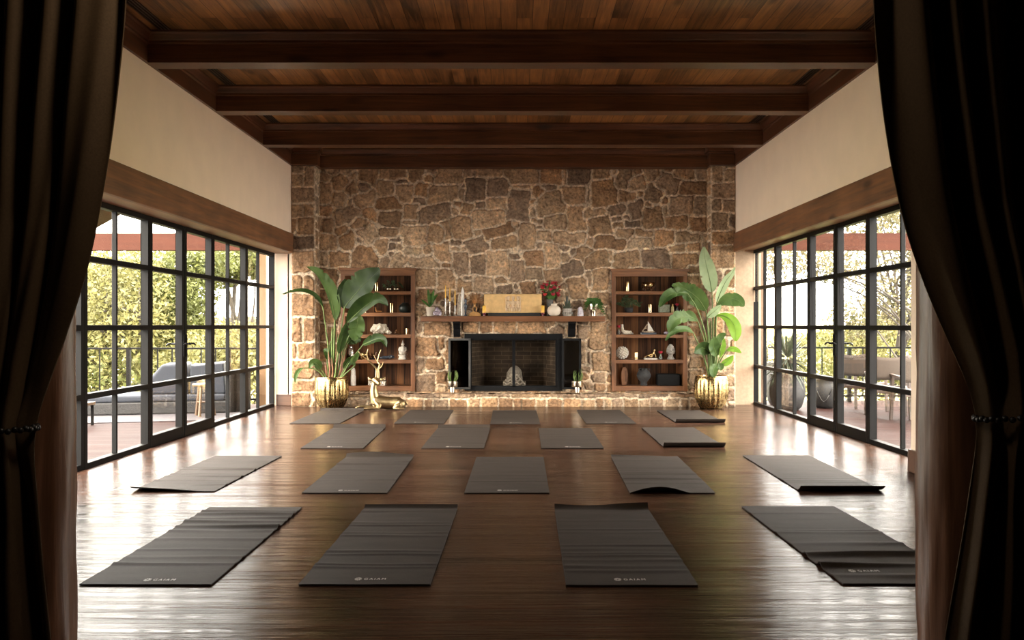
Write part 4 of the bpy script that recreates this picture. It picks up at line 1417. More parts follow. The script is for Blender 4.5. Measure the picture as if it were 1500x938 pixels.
MB().box(p.x - 0.112, p.x + 0.112, p.y - 0.08, p.y + 0.08, p.z, p.z + 0.004).box(p.x - 0.112, p.x + 0.112, p.y - 0.08, p.y + 0.08, p.z + 0.026, p.z + 0.030).box(p.x - 0.112, p.x + 0.112, p.y - 0.080, p.y - 0.075, p.z, p.z + 0.03).build('cover', M['book'], t, bevel=0.001)
MB().box(p.x - 0.108, p.x + 0.108, p.y - 0.075, p.y + 0.076, p.z + 0.004, p.z + 0.026).build('pages', M['page'], t)
q = p + Vector((0, 0, 0.0305))
t = thing('driftwood_boat', 'little driftwood sailboat standing on the slate blue book in the right bookcase', 'sculpture', q)
MB().prism([(q.x - 0.100, q.z + 0.016), (q.x - 0.06, q.z), (q.x + 0.07, q.z), (q.x + 0.105, q.z + 0.014), (q.x + 0.05, q.z + 0.022), (q.x - 0.05, q.z + 0.022)], q.y - 0.022, q.y + 0.022).build('hull', M['driftwood'], t, bevel=0.003)
MB().prism([(q.x - 0.005, q.z + 0.022), (q.x + 0.082, q.z + 0.024), (q.x - 0.002, q.z + 0.168)], q.y - 0.006, q.y + 0.006).build('sail', M['white_stone'], t, bevel=0.002)
MB().beam((q.x - 0.088, q.y, q.z + 0.018), (q.x - 0.012, q.y, q.z + 0.125), 0.016, 0.02, (0, 1, 0)).beam((q.x - 0.075, q.y + 0.003, q.z + 0.05), (q.x - 0.02, q.y + 0.003, q.z + 0.07), 0.012, 0.016, (0, 1, 0)).build('driftwood_sail', M['driftwood'], t, bevel=0.003)
MB().tube([(q.x - 0.008, q.y, q.z + 0.01), (q.x - 0.004, q.y, q.z + 0.172)], 0.004, 8).build('mast', M['driftwood'], t)
p = sh(975.5, 2, YF + 0.1) + Vector((0, 0, 0.006))
tag(MB().ball(p + Vector((0, 0, 0.020)), (0.035, 0.025, 0.0205), 14, 10, 0.5, 8).build('crystal', M['amethyst']), 'small lilac crystal at the right of the middle shelf of the right bookcase', 'crystal')
p = sh(911.5, 3)
t = thing('spiky_ball', 'white spiky ceramic ball on the fourth shelf of the right bookcase', 'ornament', p)
c = p + Vector((0, 0, 0.098))
MB().ball(c, 0.078, 20, 14).build('core', M['ivory'], t, smooth=True)
mb = MB()
for q in range(90):
    z = 1 - 2 * (q + 0.5) / 90
    a = q * 2.39996
    d = Vector((math.sqrt(1 - z * z) * math.cos(a), math.sqrt(1 - z * z) * math.sin(a), z))
    mb.tube([c + d * 0.066, c + d * 0.088, c + d * 0.101], [0.012, 0.010, 0.005], 6)
mb.build('spikes', M['white_stone'], t, smooth=True)
p = sh(952.7, 3)
t = thing('book', 'white book lying on the fourth shelf of the right bookcase under a brass figure', 'book', p)
MB().box(p.x - 0.098, p.x + 0.098, p.y - 0.07, p.y + 0.07, p.z + 0.001, p.z + 0.018).build('pages', M['page'], t)
MB().box(p.x - 0.1, p.x + 0.1, p.y - 0.073, p.y + 0.073, p.z, p.z + 0.002).box(p.x - 0.1, p.x + 0.1, p.y - 0.073, p.y + 0.073, p.z + 0.017, p.z + 0.020).build('cover', M['white_stone'], t)
q = p + Vector((0, 0, 0.0205))
mb = MB()
mb.tube(catmull([q + Vector(v) for v in ((-0.085, 0, 0.012), (-0.04, 0, 0.040), (0.0, 0, 0.022), (0.02, 0, 0.020))], 4), [0.008, .009, .010, .011, .013, .012, .012, .012, .013, .014, .016, .017, .018], 10)
mb.tube(catmull([q + Vector(v) for v in ((0.012, 0, 0.018), (0.03, 0, 0.05), (0.052, 0, 0.085), (0.062, 0, 0.105))], 4), [0.018, .017, .016, .016, .017, .018, .017, .014, .011, .009, .007, .007, .007], 10)
mb.tube(catmull([q + Vector(v) for v in ((0.05, 0, 0.085), (0.075, -0.01, 0.05), (0.085, -0.01, 0.010))], 4), 0.007, 8)
mb.tube(catmull([q + Vector(v) for v in ((0.045, 0.01, 0.08), (0.02, 0.0, 0.06), (-0.03, -0.01, 0.045))], 4), 0.006, 8)
mb.ball(q + Vector((0.064, 0, 0.122)), 0.017, 12, 10)
tag(mb.build('figurine', M['brass'], smooth=True), 'brass reclining figure resting on the white book in the right bookcase', 'figurine')
p = sh(982.5, 3)
t = thing('stone_bust', 'pale stone buddha head on the fourth shelf of the right bookcase', 'sculpture', p)
mb = MB()
mb.lathe(p + Vector((0, 0, 0.02)), [(0.048, 0), (0.042, 0.015), (0.033, 0.03), (0.034, 0.055)], 20)
mb.ball(p + Vector((0, 0, 0.135)), (0.055, 0.058, 0.080), 28, 22)
mb.ball(p + Vector((0, -0.050, 0.095)), (0.022, 0.016, 0.02), 12, 10)
mb.tube([p + Vector((0, -0.056, 0.152)), p + Vector((0, -0.066, 0.125)), p + Vector((0, -0.062, 0.118))], [0.006, 0.010, 0.006], 8)
for s in (-1, 1):
    mb.tube(catmull([p + Vector((s * 0.054, 0, 0.155)), p + Vector((s * 0.060, 0, 0.125)), p + Vector((s * 0.050, 0, 0.085))], 4), [0.008] * 4 + [0.009] * 4 + [0.008], 8, True)
    mb.tube(catmull([p + Vector((s * 0.010, -0.058, 0.152)), p + Vector((s * 0.024, -0.056, 0.158)), p + Vector((s * 0.040, -0.044, 0.150))], 3), 0.004, 6)
    mb.ball(p + Vector((s * 0.022, -0.052, 0.143)), (0.012, 0.008, 0.006), 10, 6)
mb.tube(catmull([p + Vector((-0.018, -0.056, 0.103)), p + Vector((0, -0.063, 0.100)), p + Vector((0.018, -0.056, 0.103))], 4), [0.004, .005, .005, .006, .006, .006, .005, .005, 0.004], 6)
mb.build('face', M['grey_stone'], t, smooth=True)
mb = MB()
for i in range(5):
    el = 0.35 + i * 0.26
    n = int(20 * math.cos(el)) + 3
    for j in range(n):
        a = 2 * PI * j / n + i * 0.3
        d = Vector((math.cos(a) * math.cos(el), math.sin(a) * math.cos(el), math.sin(el)))
        if d.y < -0.5 and el < 0.75:
            continue
        mb.ball(p + Vector((d.x * 0.056, d.y * 0.059, 0.135 + d.z * 0.080)), 0.010, 7, 5)
mb.lathe(p + Vector((0, 0, 0.205)), [(0.028, 0), (0.030, 0.010), (0.022, 0.022), (0.006, 0.030)], 14)
mb.build('hair', M['grey_stone'], t, smooth=True)
MB().lathe(p, [(0.056, 0), (0.058, 0.006), (0.056, 0.02), (0.040, 0.024)], 24).build('plinth', M['grey_stone'], t, smooth=True, auto=40)
# bottom shelf
p = sh(915, 4, YF + 0.30)
t = thing('serving_board', 'narrow reddish wooden board leaning on the bottom shelf of the right bookcase', 'board', p)
mb = MB()
pts = [(-0.045, 0), (-0.02, -0.0), (0.02, 0), (0.042, 0.06), (0.05, 0.16), (0.035, 0.24), (0.012, 0.275), (-0.03, 0.27), (-0.052, 0.20), (-0.056, 0.10)]
mb.prism([(p.x + a, p.z + b) for a, b in pts], p.y - 0.01, p.y + 0.01)
mb.build('board', M['board'], t, bevel=0.004)
MB().box(p.x + 0.006, p.x + 0.024, p.y - 0.012, p.y - 0.0095, p.z + 0.05, p.z + 0.22).build('inlay', M['case'], t)
p = sh(943, 4)
t = thing('vase', 'round charcoal clay urn on the bottom shelf of the right bookcase', 'vase', p)
MB().lathe(p, [(0.050, 0), (0.052, 0.02), (0.048, 0.055), (0.075, 0.085), (0.104, 0.13), (0.108, 0.165), (0.090, 0.21), (0.058, 0.238), (0.052, 0.250), (0.060, 0.262), (0.050, 0.262), (0.042, 0.24), (0.001, 0.22)], 36).build('body', M['dark_clay'], t, smooth=True)
mb = MB()
for a in (0.4, 2.6, 4.4):
    d = Vector((math.cos(a), -abs(math.sin(a)), 0))
    mb.tube(catmull([p + d * 0.055 + Vector((0, 0, 0.25)), p + d * 0.085 + Vector((0, 0, 0.255)), p + d * 0.088 + Vector((0, 0, 0.22))], 4), 0.008, 8)
mb.build('handles', M['dark_clay'], t, smooth=True)
p = sh(978.5, 4)
t = thing('speaker', 'black rounded box speaker on the bottom shelf of the right bookcase', 'speaker', p)
MB().box(p.x - 0.172, p.x + 0.172, p.y - 0.07, p.y + 0.07, p.z + 0.004, p.z + 0.180).build('body', M['speaker'], t, bevel=0.016, seg=4)
MB().box(p.x - 0.13, p.x + 0.13, p.y - 0.05, p.y + 0.05, p.z, p.z + 0.005).build('foot', M['wick'], t)

# ------------------------------------------------------------------ fireplace
M['brick'] = None


def m_brick():
    t = NT('sooty_firebrick')
    tc = t.n('ShaderNodeTexCoord')
    sp = t.n('ShaderNodeSeparateXYZ')
    cb = t.n('ShaderNodeCombineXYZ')
    t.l(tc.outputs['Object'], sp.inputs[0])
    t.l(t.math('ADD', sp.outputs[0], sp.outputs[1]), cb.inputs[0])
    t.l(sp.outputs[2], cb.inputs[1])
    br = t.n('ShaderNodeTexBrick')
    br.inputs['Color1'].default_value = (0.20, 0.145, 0.10, 1)
    br.inputs['Color2'].default_value = (0.13, 0.092, 0.066, 1)
    br.inputs['Mortar'].default_value = (0.34, 0.27, 0.20, 1)
    br.inputs['Scale'].default_value = 1
    br.inputs['Brick Width'].default_value = 0.23
    br.inputs['Row Height'].default_value = 0.066
    br.inputs['Mortar Size'].default_value = 0.006
    t.l(cb.outputs[0], br.inputs['Vector'])
    n = t.noise(t.coord(), 3, 4)
    c = t.mix(0.8, br.outputs['Color'], t.ramp(n, [(0.35, (0.2, 0.2, 0.2)), (0.65, (1, 1, 1))]), 'MULTIPLY')
    t.col(c)
    t.set(Roughness=0.9)
    t.bump(br.outputs['Fac'], -0.3, 0.01)
    return t.m


M['brick'] = m_brick()
KY = YB / F
f0, f1 = (686 - VX) * KY, (819 - VX) * KY
fz0, fz1 = EYE - (570 - VY) * KY, EYE - (491 - VY) * KY
mb = MB()
ya, yb = YB - 0.01, YB + 0.62
ins = 0.22
mb.add([(f0, ya, fz0), (f0 + ins, yb, fz0), (f0 + ins, yb, fz1), (f0, ya, fz1)], [(0, 1, 2, 3)])
mb.add([(f1, ya, fz0), (f1 - ins, yb, fz0), (f1 - ins, yb, fz1), (f1, ya, fz1)], [(0, 1, 2, 3)])
mb.add([(f0 + ins, yb, fz0), (f1 - ins, yb, fz0), (f1 - ins, yb, fz1), (f0 + ins, yb, fz1)], [(0, 1, 2, 3)])
mb.add([(f0, ya, fz0), (f1, ya, fz0), (f1 - ins, yb, fz0), (f0 + ins, yb, fz0)], [(0, 1, 2, 3)])
mb.add([(f0, ya, fz1), (f1, ya, fz1), (f1 - ins, yb, fz1), (f0 + ins, yb, fz1)], [(0, 1, 2, 3)])
fb = mb.build('firebox', M['brick'])
sm = fb.modifiers.new('thickness', 'SOLIDIFY')
sm.thickness = 0.02
sm.offset = 1
struct(fb, 'sooty brick firebox of the fireplace', 'firebox')

YG = YB - 0.06     # the metal front
gx0, gx1 = (680.5 - VX) * YG / F, (824 - VX) * YG / F
gz0, gz1 = pz(573, YG), pz(489, YG)
t = thing('fireplace_screen', 'black metal fireplace front with mesh curtains and folded glass doors', 'fireplace screen', ((gx0 + gx1) / 2, YG, gz0))
mb = MB()
mb.box(gx0, gx1, YG, YG + 0.07, gz1 - 0.075, gz1).box(gx0, gx1, YG, YG + 0.07, gz0, gz0 + 0.055)
mb.box(gx0, gx0 + 0.085, YG, YG + 0.07, gz0 + 0.055, gz1 - 0.075).box(gx1 - 0.085, gx1, YG, YG + 0.07, gz0 + 0.055, gz1 - 0.075)
mb.build('frame', M['black_metal'], t, bevel=0.004)
cxm = (752.5 - VX) * YG / F
ix0, ix1, iz0, iz1 = gx0 + 0.085, gx1 - 0.085, gz0 + 0.055, gz1 - 0.075
# the two mesh panels with their frames
M['mesh'] = m_glass('woven_wire_mesh', (0.62, 0.60, 0.57), 0.35)
for a, b in ((ix0, cxm), (cxm, ix1)):
    q = MB()
    q.box(a, a + 0.022, YG + 0.015, YG + 0.04, iz0, iz1).box(b - 0.022, b, YG + 0.015, YG + 0.04, iz0, iz1)
    q.box(a, b, YG + 0.015, YG + 0.04, iz0, iz0 + 0.024).box(a, b, YG + 0.015, YG + 0.04, iz1 - 0.024, iz1)
    sc = q.build('screen_panel', M['black_metal'], t, bevel=0.002)
    MB().add([(a + .02, YG + 0.03, iz0 + .02), (b - .02, YG + 0.03, iz0 + .02), (b - .02, YG + 0.03, iz1 - .02), (a + .02, YG + 0.03, iz1 - .02)], [(0, 1, 2, 3)]).build('mesh', M['mesh'], sc)
    h = MB()
    xm = (a + b) / 2
    h.tube([(xm - 0.03, YG + 0.012, iz1 - 0.012), (xm - 0.02, YG - 0.006, iz1 - 0.008), (xm + 0.02, YG - 0.006, iz1 - 0.008), (xm + 0.03, YG + 0.012, iz1 - 0.012)], 0.004, 6)
    h.build('handle', M['black_metal'], sc, smooth=True)
# the glass doors folded open at both sides
M['smoked'] = m_glass('smoked_glass', (0.10, 0.095, 0.09), 1.6)
M['grey_metal'] = m_plain('grey_door_metal', (0.075, 0.073, 0.070, 1), 0.35, 0, 0.1, 20)
for xa, xb, ya_, yb_, mt in (((689.5 - VX) * YG / F, (657.5 - VX) * YG / F, YG - 0.02, YG - 0.07, M['grey_metal']), ((823 - VX) * YG / F, (850.5 - VX) * YG / F, YG - 0.02, YG - 0.10, M['black_metal'])):
    z0, z1 = pz(570, YG), pz(496, YG)
    q = MB()
    for s in (0, 1):
        A, B = Vector((xa, ya_ - 0.022 * s, 0)), Vector((xb, yb_ - 0.022 * s, 0))
        d = (B - A).normalized()
        for c0, c1, e0, e1 in ((0, 0.03, z0, z1), (1, -0.03, z0, z1)):
            P0 = A if c0 == 0 else B
            q.beam((P0 + d * c1 / 2) + Vector((0, 0, e0)), (P0 + d * c1 / 2) + Vector((0, 0, e1)), 0.016, 0.03 if True else 0, (d.x, d.y, 0))
        q.beam(A + Vector((0, 0, z0 + 0.015)), B + Vector((0, 0, z0 + 0.015)), 0.016, 0.03).beam(A + Vector((0, 0, z1 - 0.015)), B + Vector((0, 0, z1 - 0.015)), 0.016, 0.03)
    dr = q.build('glass_door', mt, t)
    g = MB()
    for s in (0, 1):
        g.add([(xa, ya_ - 0.022 * s, z0 + 0.03), (xb, yb_ - 0.022 * s, z0 + 0.03), (xb, yb_ - 0.022 * s, z1 - 0.03), (xa, ya_ - 0.022 * s, z1 - 0.03)], [(0, 1, 2, 3)])
    g.build('pane', M['smoked'], dr)
# pierced ceramic fire burner
p = Vector(((753.5 - VX) * (YB + 0.16) / F, YB + 0.16, fz0 + 0.001))
t = thing('fire_burner', 'pale ceramic fire basket with curled strands inside the fireplace', 'fire basket', p)
MB().box(p.x - 0.175, p.x + 0.175, p.y + 0.02, p.y + 0.14, p.z, p.z + 0.105).build('base', M['grey_stone'], t, bevel=0.012)
mb = MB()
for k_, z in enumerate((0.025, 0.07, 0.115, 0.16, 0.20)):
    hw = 0.165 - 0.03 * max(0, k_ - 1)
    pts = []
    for i in range(25):
        u = i / 24
        pts.append(p + Vector(((u * 2 - 1) * hw, -0.005 - 0.012 * math.cos(u * PI * 7), z + 0.016 * math.sin(u * PI * 7 + k_))))
    mb.tube(pts, 0.012, 8)
mb.build('strands', M['white_stone'], t, smooth=True)
mb = MB()
mb.ball(p + Vector((0, 0.10, 0.17)), (0.125, 0.04, 0.165), 20, 16, 0.15, 2)
mb.build('stone_back', M['grey_stone'], t, smooth=True)

# ------------------------------------------------------------------ mantel
YM = 13.10
mz0, mz1 = pz(471.3, YM), pz(463.2, YM)
M['mantel'] = m_wood('mantel_wood', (0.085, 0.032, 0.012), (0.26, 0.105, 0.042), 0, 4.0, 0.4, True, None, 0.15)
mt = MB().box((616 - VX) * YM / F, (887 - VX) * YM / F, YM, YB - 0.012, mz0, mz1).build('mantel_shelf', M['mantel'], bevel=0.006)
tag(mt, 'thick reddish-brown wooden mantel shelf over the fireplace', 'mantel shelf')
for pa, pb, lb in ((663.8, 673.6, 'black iron bracket under the mantel shelf on the left'), (832.6, 843.2, 'black iron bracket under the mantel shelf on the right')):
    y0 = YB - 0.14
    x0, x1 = (pa - VX) * y0 / F, (pb - VX) * y0 / F
    t = thing('shelf_bracket', lb, 'bracket', ((x0 + x1) / 2, YB - 0.04, pz(494, y0)), 'iron brackets of the mantel')
    MB().box(x0, x1, YB - 0.05, YB - 0.012, pz(494, y0), mz0 - 0.001).build('wall_plate', M['black_metal'], t, bevel=0.003)
    MB().prism([(0, 0)] * 3, 0, 0) if False else None
    q = MB()
    arc = [(YB - 0.05, pz(494, y0)), (YB - 0.07, pz(491, y0)), (YB - 0.11, pz(482, y0)), (YB - 0.17, mz0 - 0.03), (YB - 0.24, mz0 - 0.02), (YB - 0.24, mz0 - 0.001), (YB - 0.05, mz0 - 0.001)]
    kk = len(arc)
    q.add([(x0, a, b) for a, b in arc] + [(x1, a, b) for a, b in arc], [tuple(range(kk)), tuple(range(2 * kk - 1, kk - 1, -1))] + [(i, i + kk, (i + 1) % kk + kk, (i + 1) % kk) for i in range(kk)])
    q.build('arm', M['black_metal'], t, bevel=0.002)

YMI = 13.22
ZM = mz1 + 0.001


def mp(px, y=YMI):
    return Vector(((px - VX) * y / F, y, ZM))


def mh(py, y=YMI):
    return EYE - (py - VY) * y / F - ZM


# potted plant in a cream pot
p = mp(630.5, 13.25)
t = thing('potted_plant', 'leafy green plant in a cream pot at the left end of the mantel shelf', 'potted plant', p)
MB().lathe(p, [(0.050, 0), (0.056, 0.02), (0.066, 0.128), (0.068, 0.132), (0.060, 0.132), (0.056, 0.115), (0.001, 0.112)], 28).build('pot', M['ivory'], t, smooth=True, auto=50)
MB().lathe(p + Vector((0, 0, 0.11)), [(0.057, 0), (0.03, 0.006), (0.001, 0.008)], 20).build('soil', M['soil'], t)
rs = random.Random(3)
lf = MB()
for q in range(15):
    a = 2 * PI * q / 15 * 3.1
    e = rs.uniform(0.1, 1)
    b = p + Vector((0.01 * math.cos(a), 0.01 * math.sin(a), 0.13 + 0.05 * rs.random()))
    leaf_blade(lf, b, b + Vector((math.cos(a) * 0.155 * e, math.sin(a) * 0.08 * e, 0.235 - 0.13 * e * e + rs.uniform(-.02, .02))), 0.017, (0, -1, 0.4), 0.02 * e, 6)
lf.build('foliage', M['fern'], t)
# amethyst cluster
p = mp(640.5, 13.15)
mb = MB()
mb.ball(p + Vector((0, 0, 0.045)), (0.062, 0.042, 0.035), 14, 8, 0.4, 3)
for q in range(16):
    a = rs.uniform(0, 2 * PI)
    r = rs.uniform(0, 0.045)
    hh = 0.13 - r * 1.6
    b = p + Vector((math.cos(a) * r, math.sin(a) * r * 0.5, 0.01))
    e = b + Vector((math.cos(a) * r * 0.3 + rs.uniform(-.006, .006), 0, hh))
    mb.tube([b, b + (e - b) * 0.75, e], [0.022, 0.018, 0.003], 6)
tag(mb.build('amethyst_cluster', M['amethyst']), 'grey-violet crystal cluster leaning on the cream pot on the mantel', 'crystal')
# three tapers in slender holders
for px, top, cup, lb in ((652.6, 417, 437, 'tallest and leftmost yellow taper in a slim holder on the mantel'), (659, 420.5, 441.5, 'middle yellow taper in a slim holder on the mantel'), (666.6, 424, 447.5, 'shortest yellow taper in a slim holder on the mantel')):
    p = mp(px)
    hc, ht = mh(cup), mh(top)
    t = thing('taper_candle_holder', lb, 'candle', p, 'yellow tapers on the mantel')
    MB().lathe(p, [(0.026, 0), (0.027, 0.006), (0.012, 0.014), (0.0075, 0.03), (0.007, hc * 0.5), (0.010, hc * 0.55), (0.007, hc * 0.6), (0.007, hc - 0.03), (0.013, hc - 0.016), (0.013, hc), (0.009, hc)], 16).build('holder', M['silver'], t, smooth=True)
    c = MB().lathe(p + Vector((0, 0, hc - 0.006)), [(0.010, 0), (0.0105, 0.02), (0.008, ht - hc - 0.03), (0.003, ht - hc)], 12).build('candle', M['yellow_wax'], t, smooth=True)
    MB().tube([p + Vector((0, 0, ht - 0.008)), p + Vector((0.001, 0, ht + 0.012))], 0.0015, 5).build('wick', M['wick'], c)
# stone totem, selenite tower, glass figure
p = mp(673, 13.30)
t = thing('stone_tower', 'rough tapering beige stone tower on the mantel beside the tapers', 'stone', p)
MB().lathe(p, [(0.038, 0), (0.036, 0.03), (0.034, 0.12), (0.030, 0.2), (0.022, mh(436)), (0.012, mh(431)), (0.003, mh(429))], 10, lambda a, k_: 1 + 0.10 * math.sin(a * 3 + k_ * 1.3)).build('shaft', M['coral'], t)
MB().lathe(p, [(0.043, 0), (0.042, 0.012), (0.034, 0.016)], 12).build('base', M['grey_stone'], t)
p = mp(677.6, 13.2)
tag(MB().lathe(p, [(0.024, 0), (0.026, 0.02), (0.024, 0.2), (0.021, mh(427)), (0.012, mh(423)), (0.002, mh(420.5))], 7, lambda a, k_: 1 + 0.08 * math.sin(a * 2 + k_)).build('crystal_tower', M['selenite']), 'tall white crystal tower with a pointed tip on the mantel', 'crystal')
p = mp(682, 13.15)
t = thing('glass_figurine', 'smoky blue glass figure on a small foot on the mantel', 'figurine', p)
MB().lathe(p, [(0.026, 0), (0.027, 0.01), (0.012, 0.03)], 18).build('foot', M['blue_glass'], t, smooth=True)
MB().lathe(p + Vector((0, 0, 0.028)), [(0.012, 0), (0.011, 0.05), (0.024, 0.10), (0.028, 0.125), (0.022, 0.15), (0.012, 0.165), (0.020, 0.185), (0.022, 0.205), (0.014, 0.225), (0.004, 0.236)], 18).build('body', M['blue_glass'], t, smooth=True)
# tree of life
p = mp(695.4)
t = thing('tree_sculpture', 'copper-coloured tree sculpture with curling branches on a half-round wooden base', 'sculpture', p)
MB().prism([(p.x - 0.095, p.z), (p.x + 0.095, p.z)] + [(p.x + 0.092 * math.cos(a), p.z + 0.012 + 0.055 * math.sin(a)) for a in np.linspace(0, PI, 14)], p.y - 0.035, p.y + 0.035).build('base', M['amber_wood'], t, bevel=0.004)
mb = MB()
z0 = 0.06
for s in (-1, 1):
    mb.tube(catmull([p + Vector((s * 0.030, 0, z0 - 0.01)), p + Vector((s * 0.024, 0, z0 + 0.03)), p + Vector((s * 0.028, 0, z0 + 0.06)), p + Vector((s * 0.006, 0, z0 + 0.09)), p + Vector((s * 0.012, 0, z0 + 0.13))], 4), [0.009] * 17, 8)
mb.ball(p + Vector((0, 0, z0 + 0.082)), (0.013, 0.011, 0.013), 10, 8)
mb.build('trunk', M['amber_wood'], t, smooth=True)
mb = MB()
rs = random.Random(12)
cc = p + Vector((0, 0, 0.235))
for q in range(17):
    a = PI * (-0.22 + 1.44 * q / 16)
    r = 0.080 + 0.030 * (q % 2)
    e = cc + Vector((math.cos(a) * r, rs.uniform(-.012, .012), math.sin(a) * r * 1.0))
    m_ = cc + Vector((math.cos(a) * r * 0.5 + rs.uniform(-.010, .010), 0, math.sin(a) * r * 0.45 + rs.uniform(-.010, .010)))
    st_ = p + Vector((0.008 * math.cos(a), 0, z0 + 0.12))
    curl = e + Vector((-math.sin(a) * 0.022 * (1 if q % 3 else -1), 0, math.cos(a) * 0.022))
    mb.tube(catmull([st_, m_, e, curl], 4), [0.0055, .005, .005, .0045, .0045, .004, .004, .004, .0035, .0035, .003, .003, .0025], 6)
    for w_ in (0.75, 1.0):
        c0 = m_ + (e - m_) * w_
        mb.ball(c0 + Vector((rs.uniform(-.010, .010), 0, rs.uniform(-.010, .010))), (0.007, 0.003, 0.005), 7, 5)
mb.build('branches', M['copper'], t, smooth=True)
# yellow pillar candles in dark red cups
for px, lb in ((709.2, 'short yellow pillar candle at the left end of the carved plaque'), (795.2, 'short yellow pillar candle at the right end of the carved plaque')):
    p = mp(px, 13.14)
    t = thing('pillar_candle', lb, 'candle', p, 'yellow pillar candles beside the plaque')
    MB().lathe(p, [(0.018, 0), (0.020, 0.006), (0.012, 0.018), (0.03, 0.034), (0.034, 0.046), (0.027, 0.048), (0.001, 0.046)], 22).build('holder', M['red_glass'], t, smooth=True)
    c = MB().lathe(p + Vector((0, 0, 0.045)), [(0.026, 0), (0.026, 0.104), (0.022, 0.110), (0.001, 0.106)], 22).build('candle', M['yellow_wax'], t, smooth=True, auto=40)
    MB().tube([p + Vector((0, 0, 0.148)), p + Vector((0.002, 0, 0.166))], 0.002, 5).build('wick', M['wick'], c)
# carved plaque on its stand
yP = 13.24
xa, xb = (709 - VX) * yP / F, (793.5 - VX) * yP / F
za, zb = pz(458.6, yP), pz(431, yP)
t = thing('stone_plaque', 'long honey sandstone plaque carved with three standing figures on a dark stand', 'plaque', ((xa + xb) / 2, yP, ZM), None)
MB().box(xa, xb, yP, yP + 0.05, za, zb).build('slab', M['sand'], t, bevel=0.006, seg=2)
MB().box(xa + 0.06, xb - 0.02, yP - 0.03, yP + 0.08, ZM, za - 0.001).build('stand', M['wick'], t, bevel=0.004)
mb = MB()
for k_, px in enumerate((744.6, 751.6, 758.8)):
    x = (px - VX) * yP / F
    y = yP - 0.003
    hw = 0.026
    zz = lambda v: EYE - (v - VY) * yP / F
    mb.ball((x, y, zz(438.0)), (0.021, 0.016, 0.026), 12, 9)
    mb.ball((x, y + 0.002, zz(436.0)), (0.026, 0.012, 0.022), 12, 8)
    mb.tube([(x, y + 0.004, zz(v)) for v in (440, 441.5, 444, 448, 451)], [0.012, 0.026, 0.029, 0.021, 0.027], 12)
    for s in (-1, 1):
        mb.tube(catmull([(x + s * 0.026, y, zz(441.5)), (x + s * 0.033, y - 0.004, zz(444.5)), (x + s * 0.012, y - 0.014, zz(446.5))], 4), 0.009, 8)
        mb.tube([(x + s * 0.014, y, zz(450)), (x + s * 0.017, y - 0.004, zz(453)), (x + s * 0.013, y, zz(456.4))], [0.014, 0.014, 0.008], 10)
    mb.tube(catmull([(x - 0.028, y, zz(446)), (x - 0.036, y, zz(451)), (x - 0.03, y, zz(456))], 3), 0.007, 6)
mb.build('carving', M['sand_pale'], t, smooth=True)
mb = MB()
x0, x1 = (741 - VX) * yP / F, (762.3 - VX) * yP / F
for xx in (x0, x1):
    MB().box(xx - 0.007, xx + 0.007, yP - 0.014, yP + 0.002, pz(456.5, yP), pz(435, yP)).build('border', M['sand_pale'], t, bevel=0.003)
# flowers in a glass vase
p = mp(805.3, 13.32)
t = thing('flower_vase', 'glass vase of crimson and red flowers on the mantel behind the round cream vase', 'vase of flowers', p)
MB().lathe(p, [(0.042, 0), (0.046, 0.01), (0.048, 0.12), (0.056, 0.25), (0.052, 0.25), (0.044, 0.12), (0.040, 0.014), (0.001, 0.012)], 26).build('vase', M['clear'], t, smooth=True)
rs = random.Random(4)
stm, blo, blo2, lea = MB(), MB(), MB(), MB()
top = p + Vector((0.015, 0, 0.25))
cen = p + Vector((0.02, 0, 0.385))
for q in range(30):
    z = 1 - 2 * (q + 0.5) / 30
    a = q * 2.39996
    d = Vector((math.sqrt(1 - z * z) * math.cos(a), math.sqrt(1 - z * z) * math.sin(a) * 0.7, z))
    e = cen + Vector((d.x * 0.145, d.y * 0.10, d.z * 0.13)) + Vector((rs.uniform(-.02, .02), 0, rs.uniform(-.02, .02)))
    if d.z < -0.6:
        continue
    stm.tube(catmull([p + Vector((d.x * .02, d.y * .02, 0.03)), top + Vector((d.x * .03, d.y * .02, 0)), e], 4), 0.003, 5)
    big = (q % 3 == 0) or d.y < -0.4
    rose_bloom(blo if q % 4 else blo2, e, 0.036 if big else 0.022, q)
    leaf_blade(lea, e - d * 0.05 - Vector((0, 0, .03)), e + Vector((rs.uniform(-.05, .05), -0.02, rs.uniform(-.05, .03))), 0.012, (0, -1, 0.3))
    leaf_blade(lea, top + d * 0.03, top + Vector((d.x * 0.09, d.y * 0.05, 0.06 + rs.uniform(0, .06))), 0.014, (0, -1, 0.3))
stm.build('stems', M['fern'], t)
blo.build('flowers', M['petal'], t, smooth=True)
blo2.build('flowers', M['petal2'], t, smooth=True)
lea.build('leaves', M['fern'], t)
p = mp(811.5, 13.17)
t = thing('vase', 'round cream ceramic vase with a short neck on the mantel', 'vase', p)
MB().lathe(p, [(0.040, 0), (0.068, 0.012), (0.092, 0.045), (0.100, 0.082), (0.092, 0.118), (0.068, 0.146), (0.046, 0.157), (0.044, 0.176), (0.046, 0.180), (0.038, 0.180), (0.036, 0.16), (0.001, 0.14)], 36).build('body', M['ivory'], t, smooth=True)
MB().lathe(p + Vector((0, 0, 0.177)), [(0.0465, 0), (0.0475, 0.004), (0.039, 0.005)], 30).build('rim', M['white_stone'], t, smooth=True)
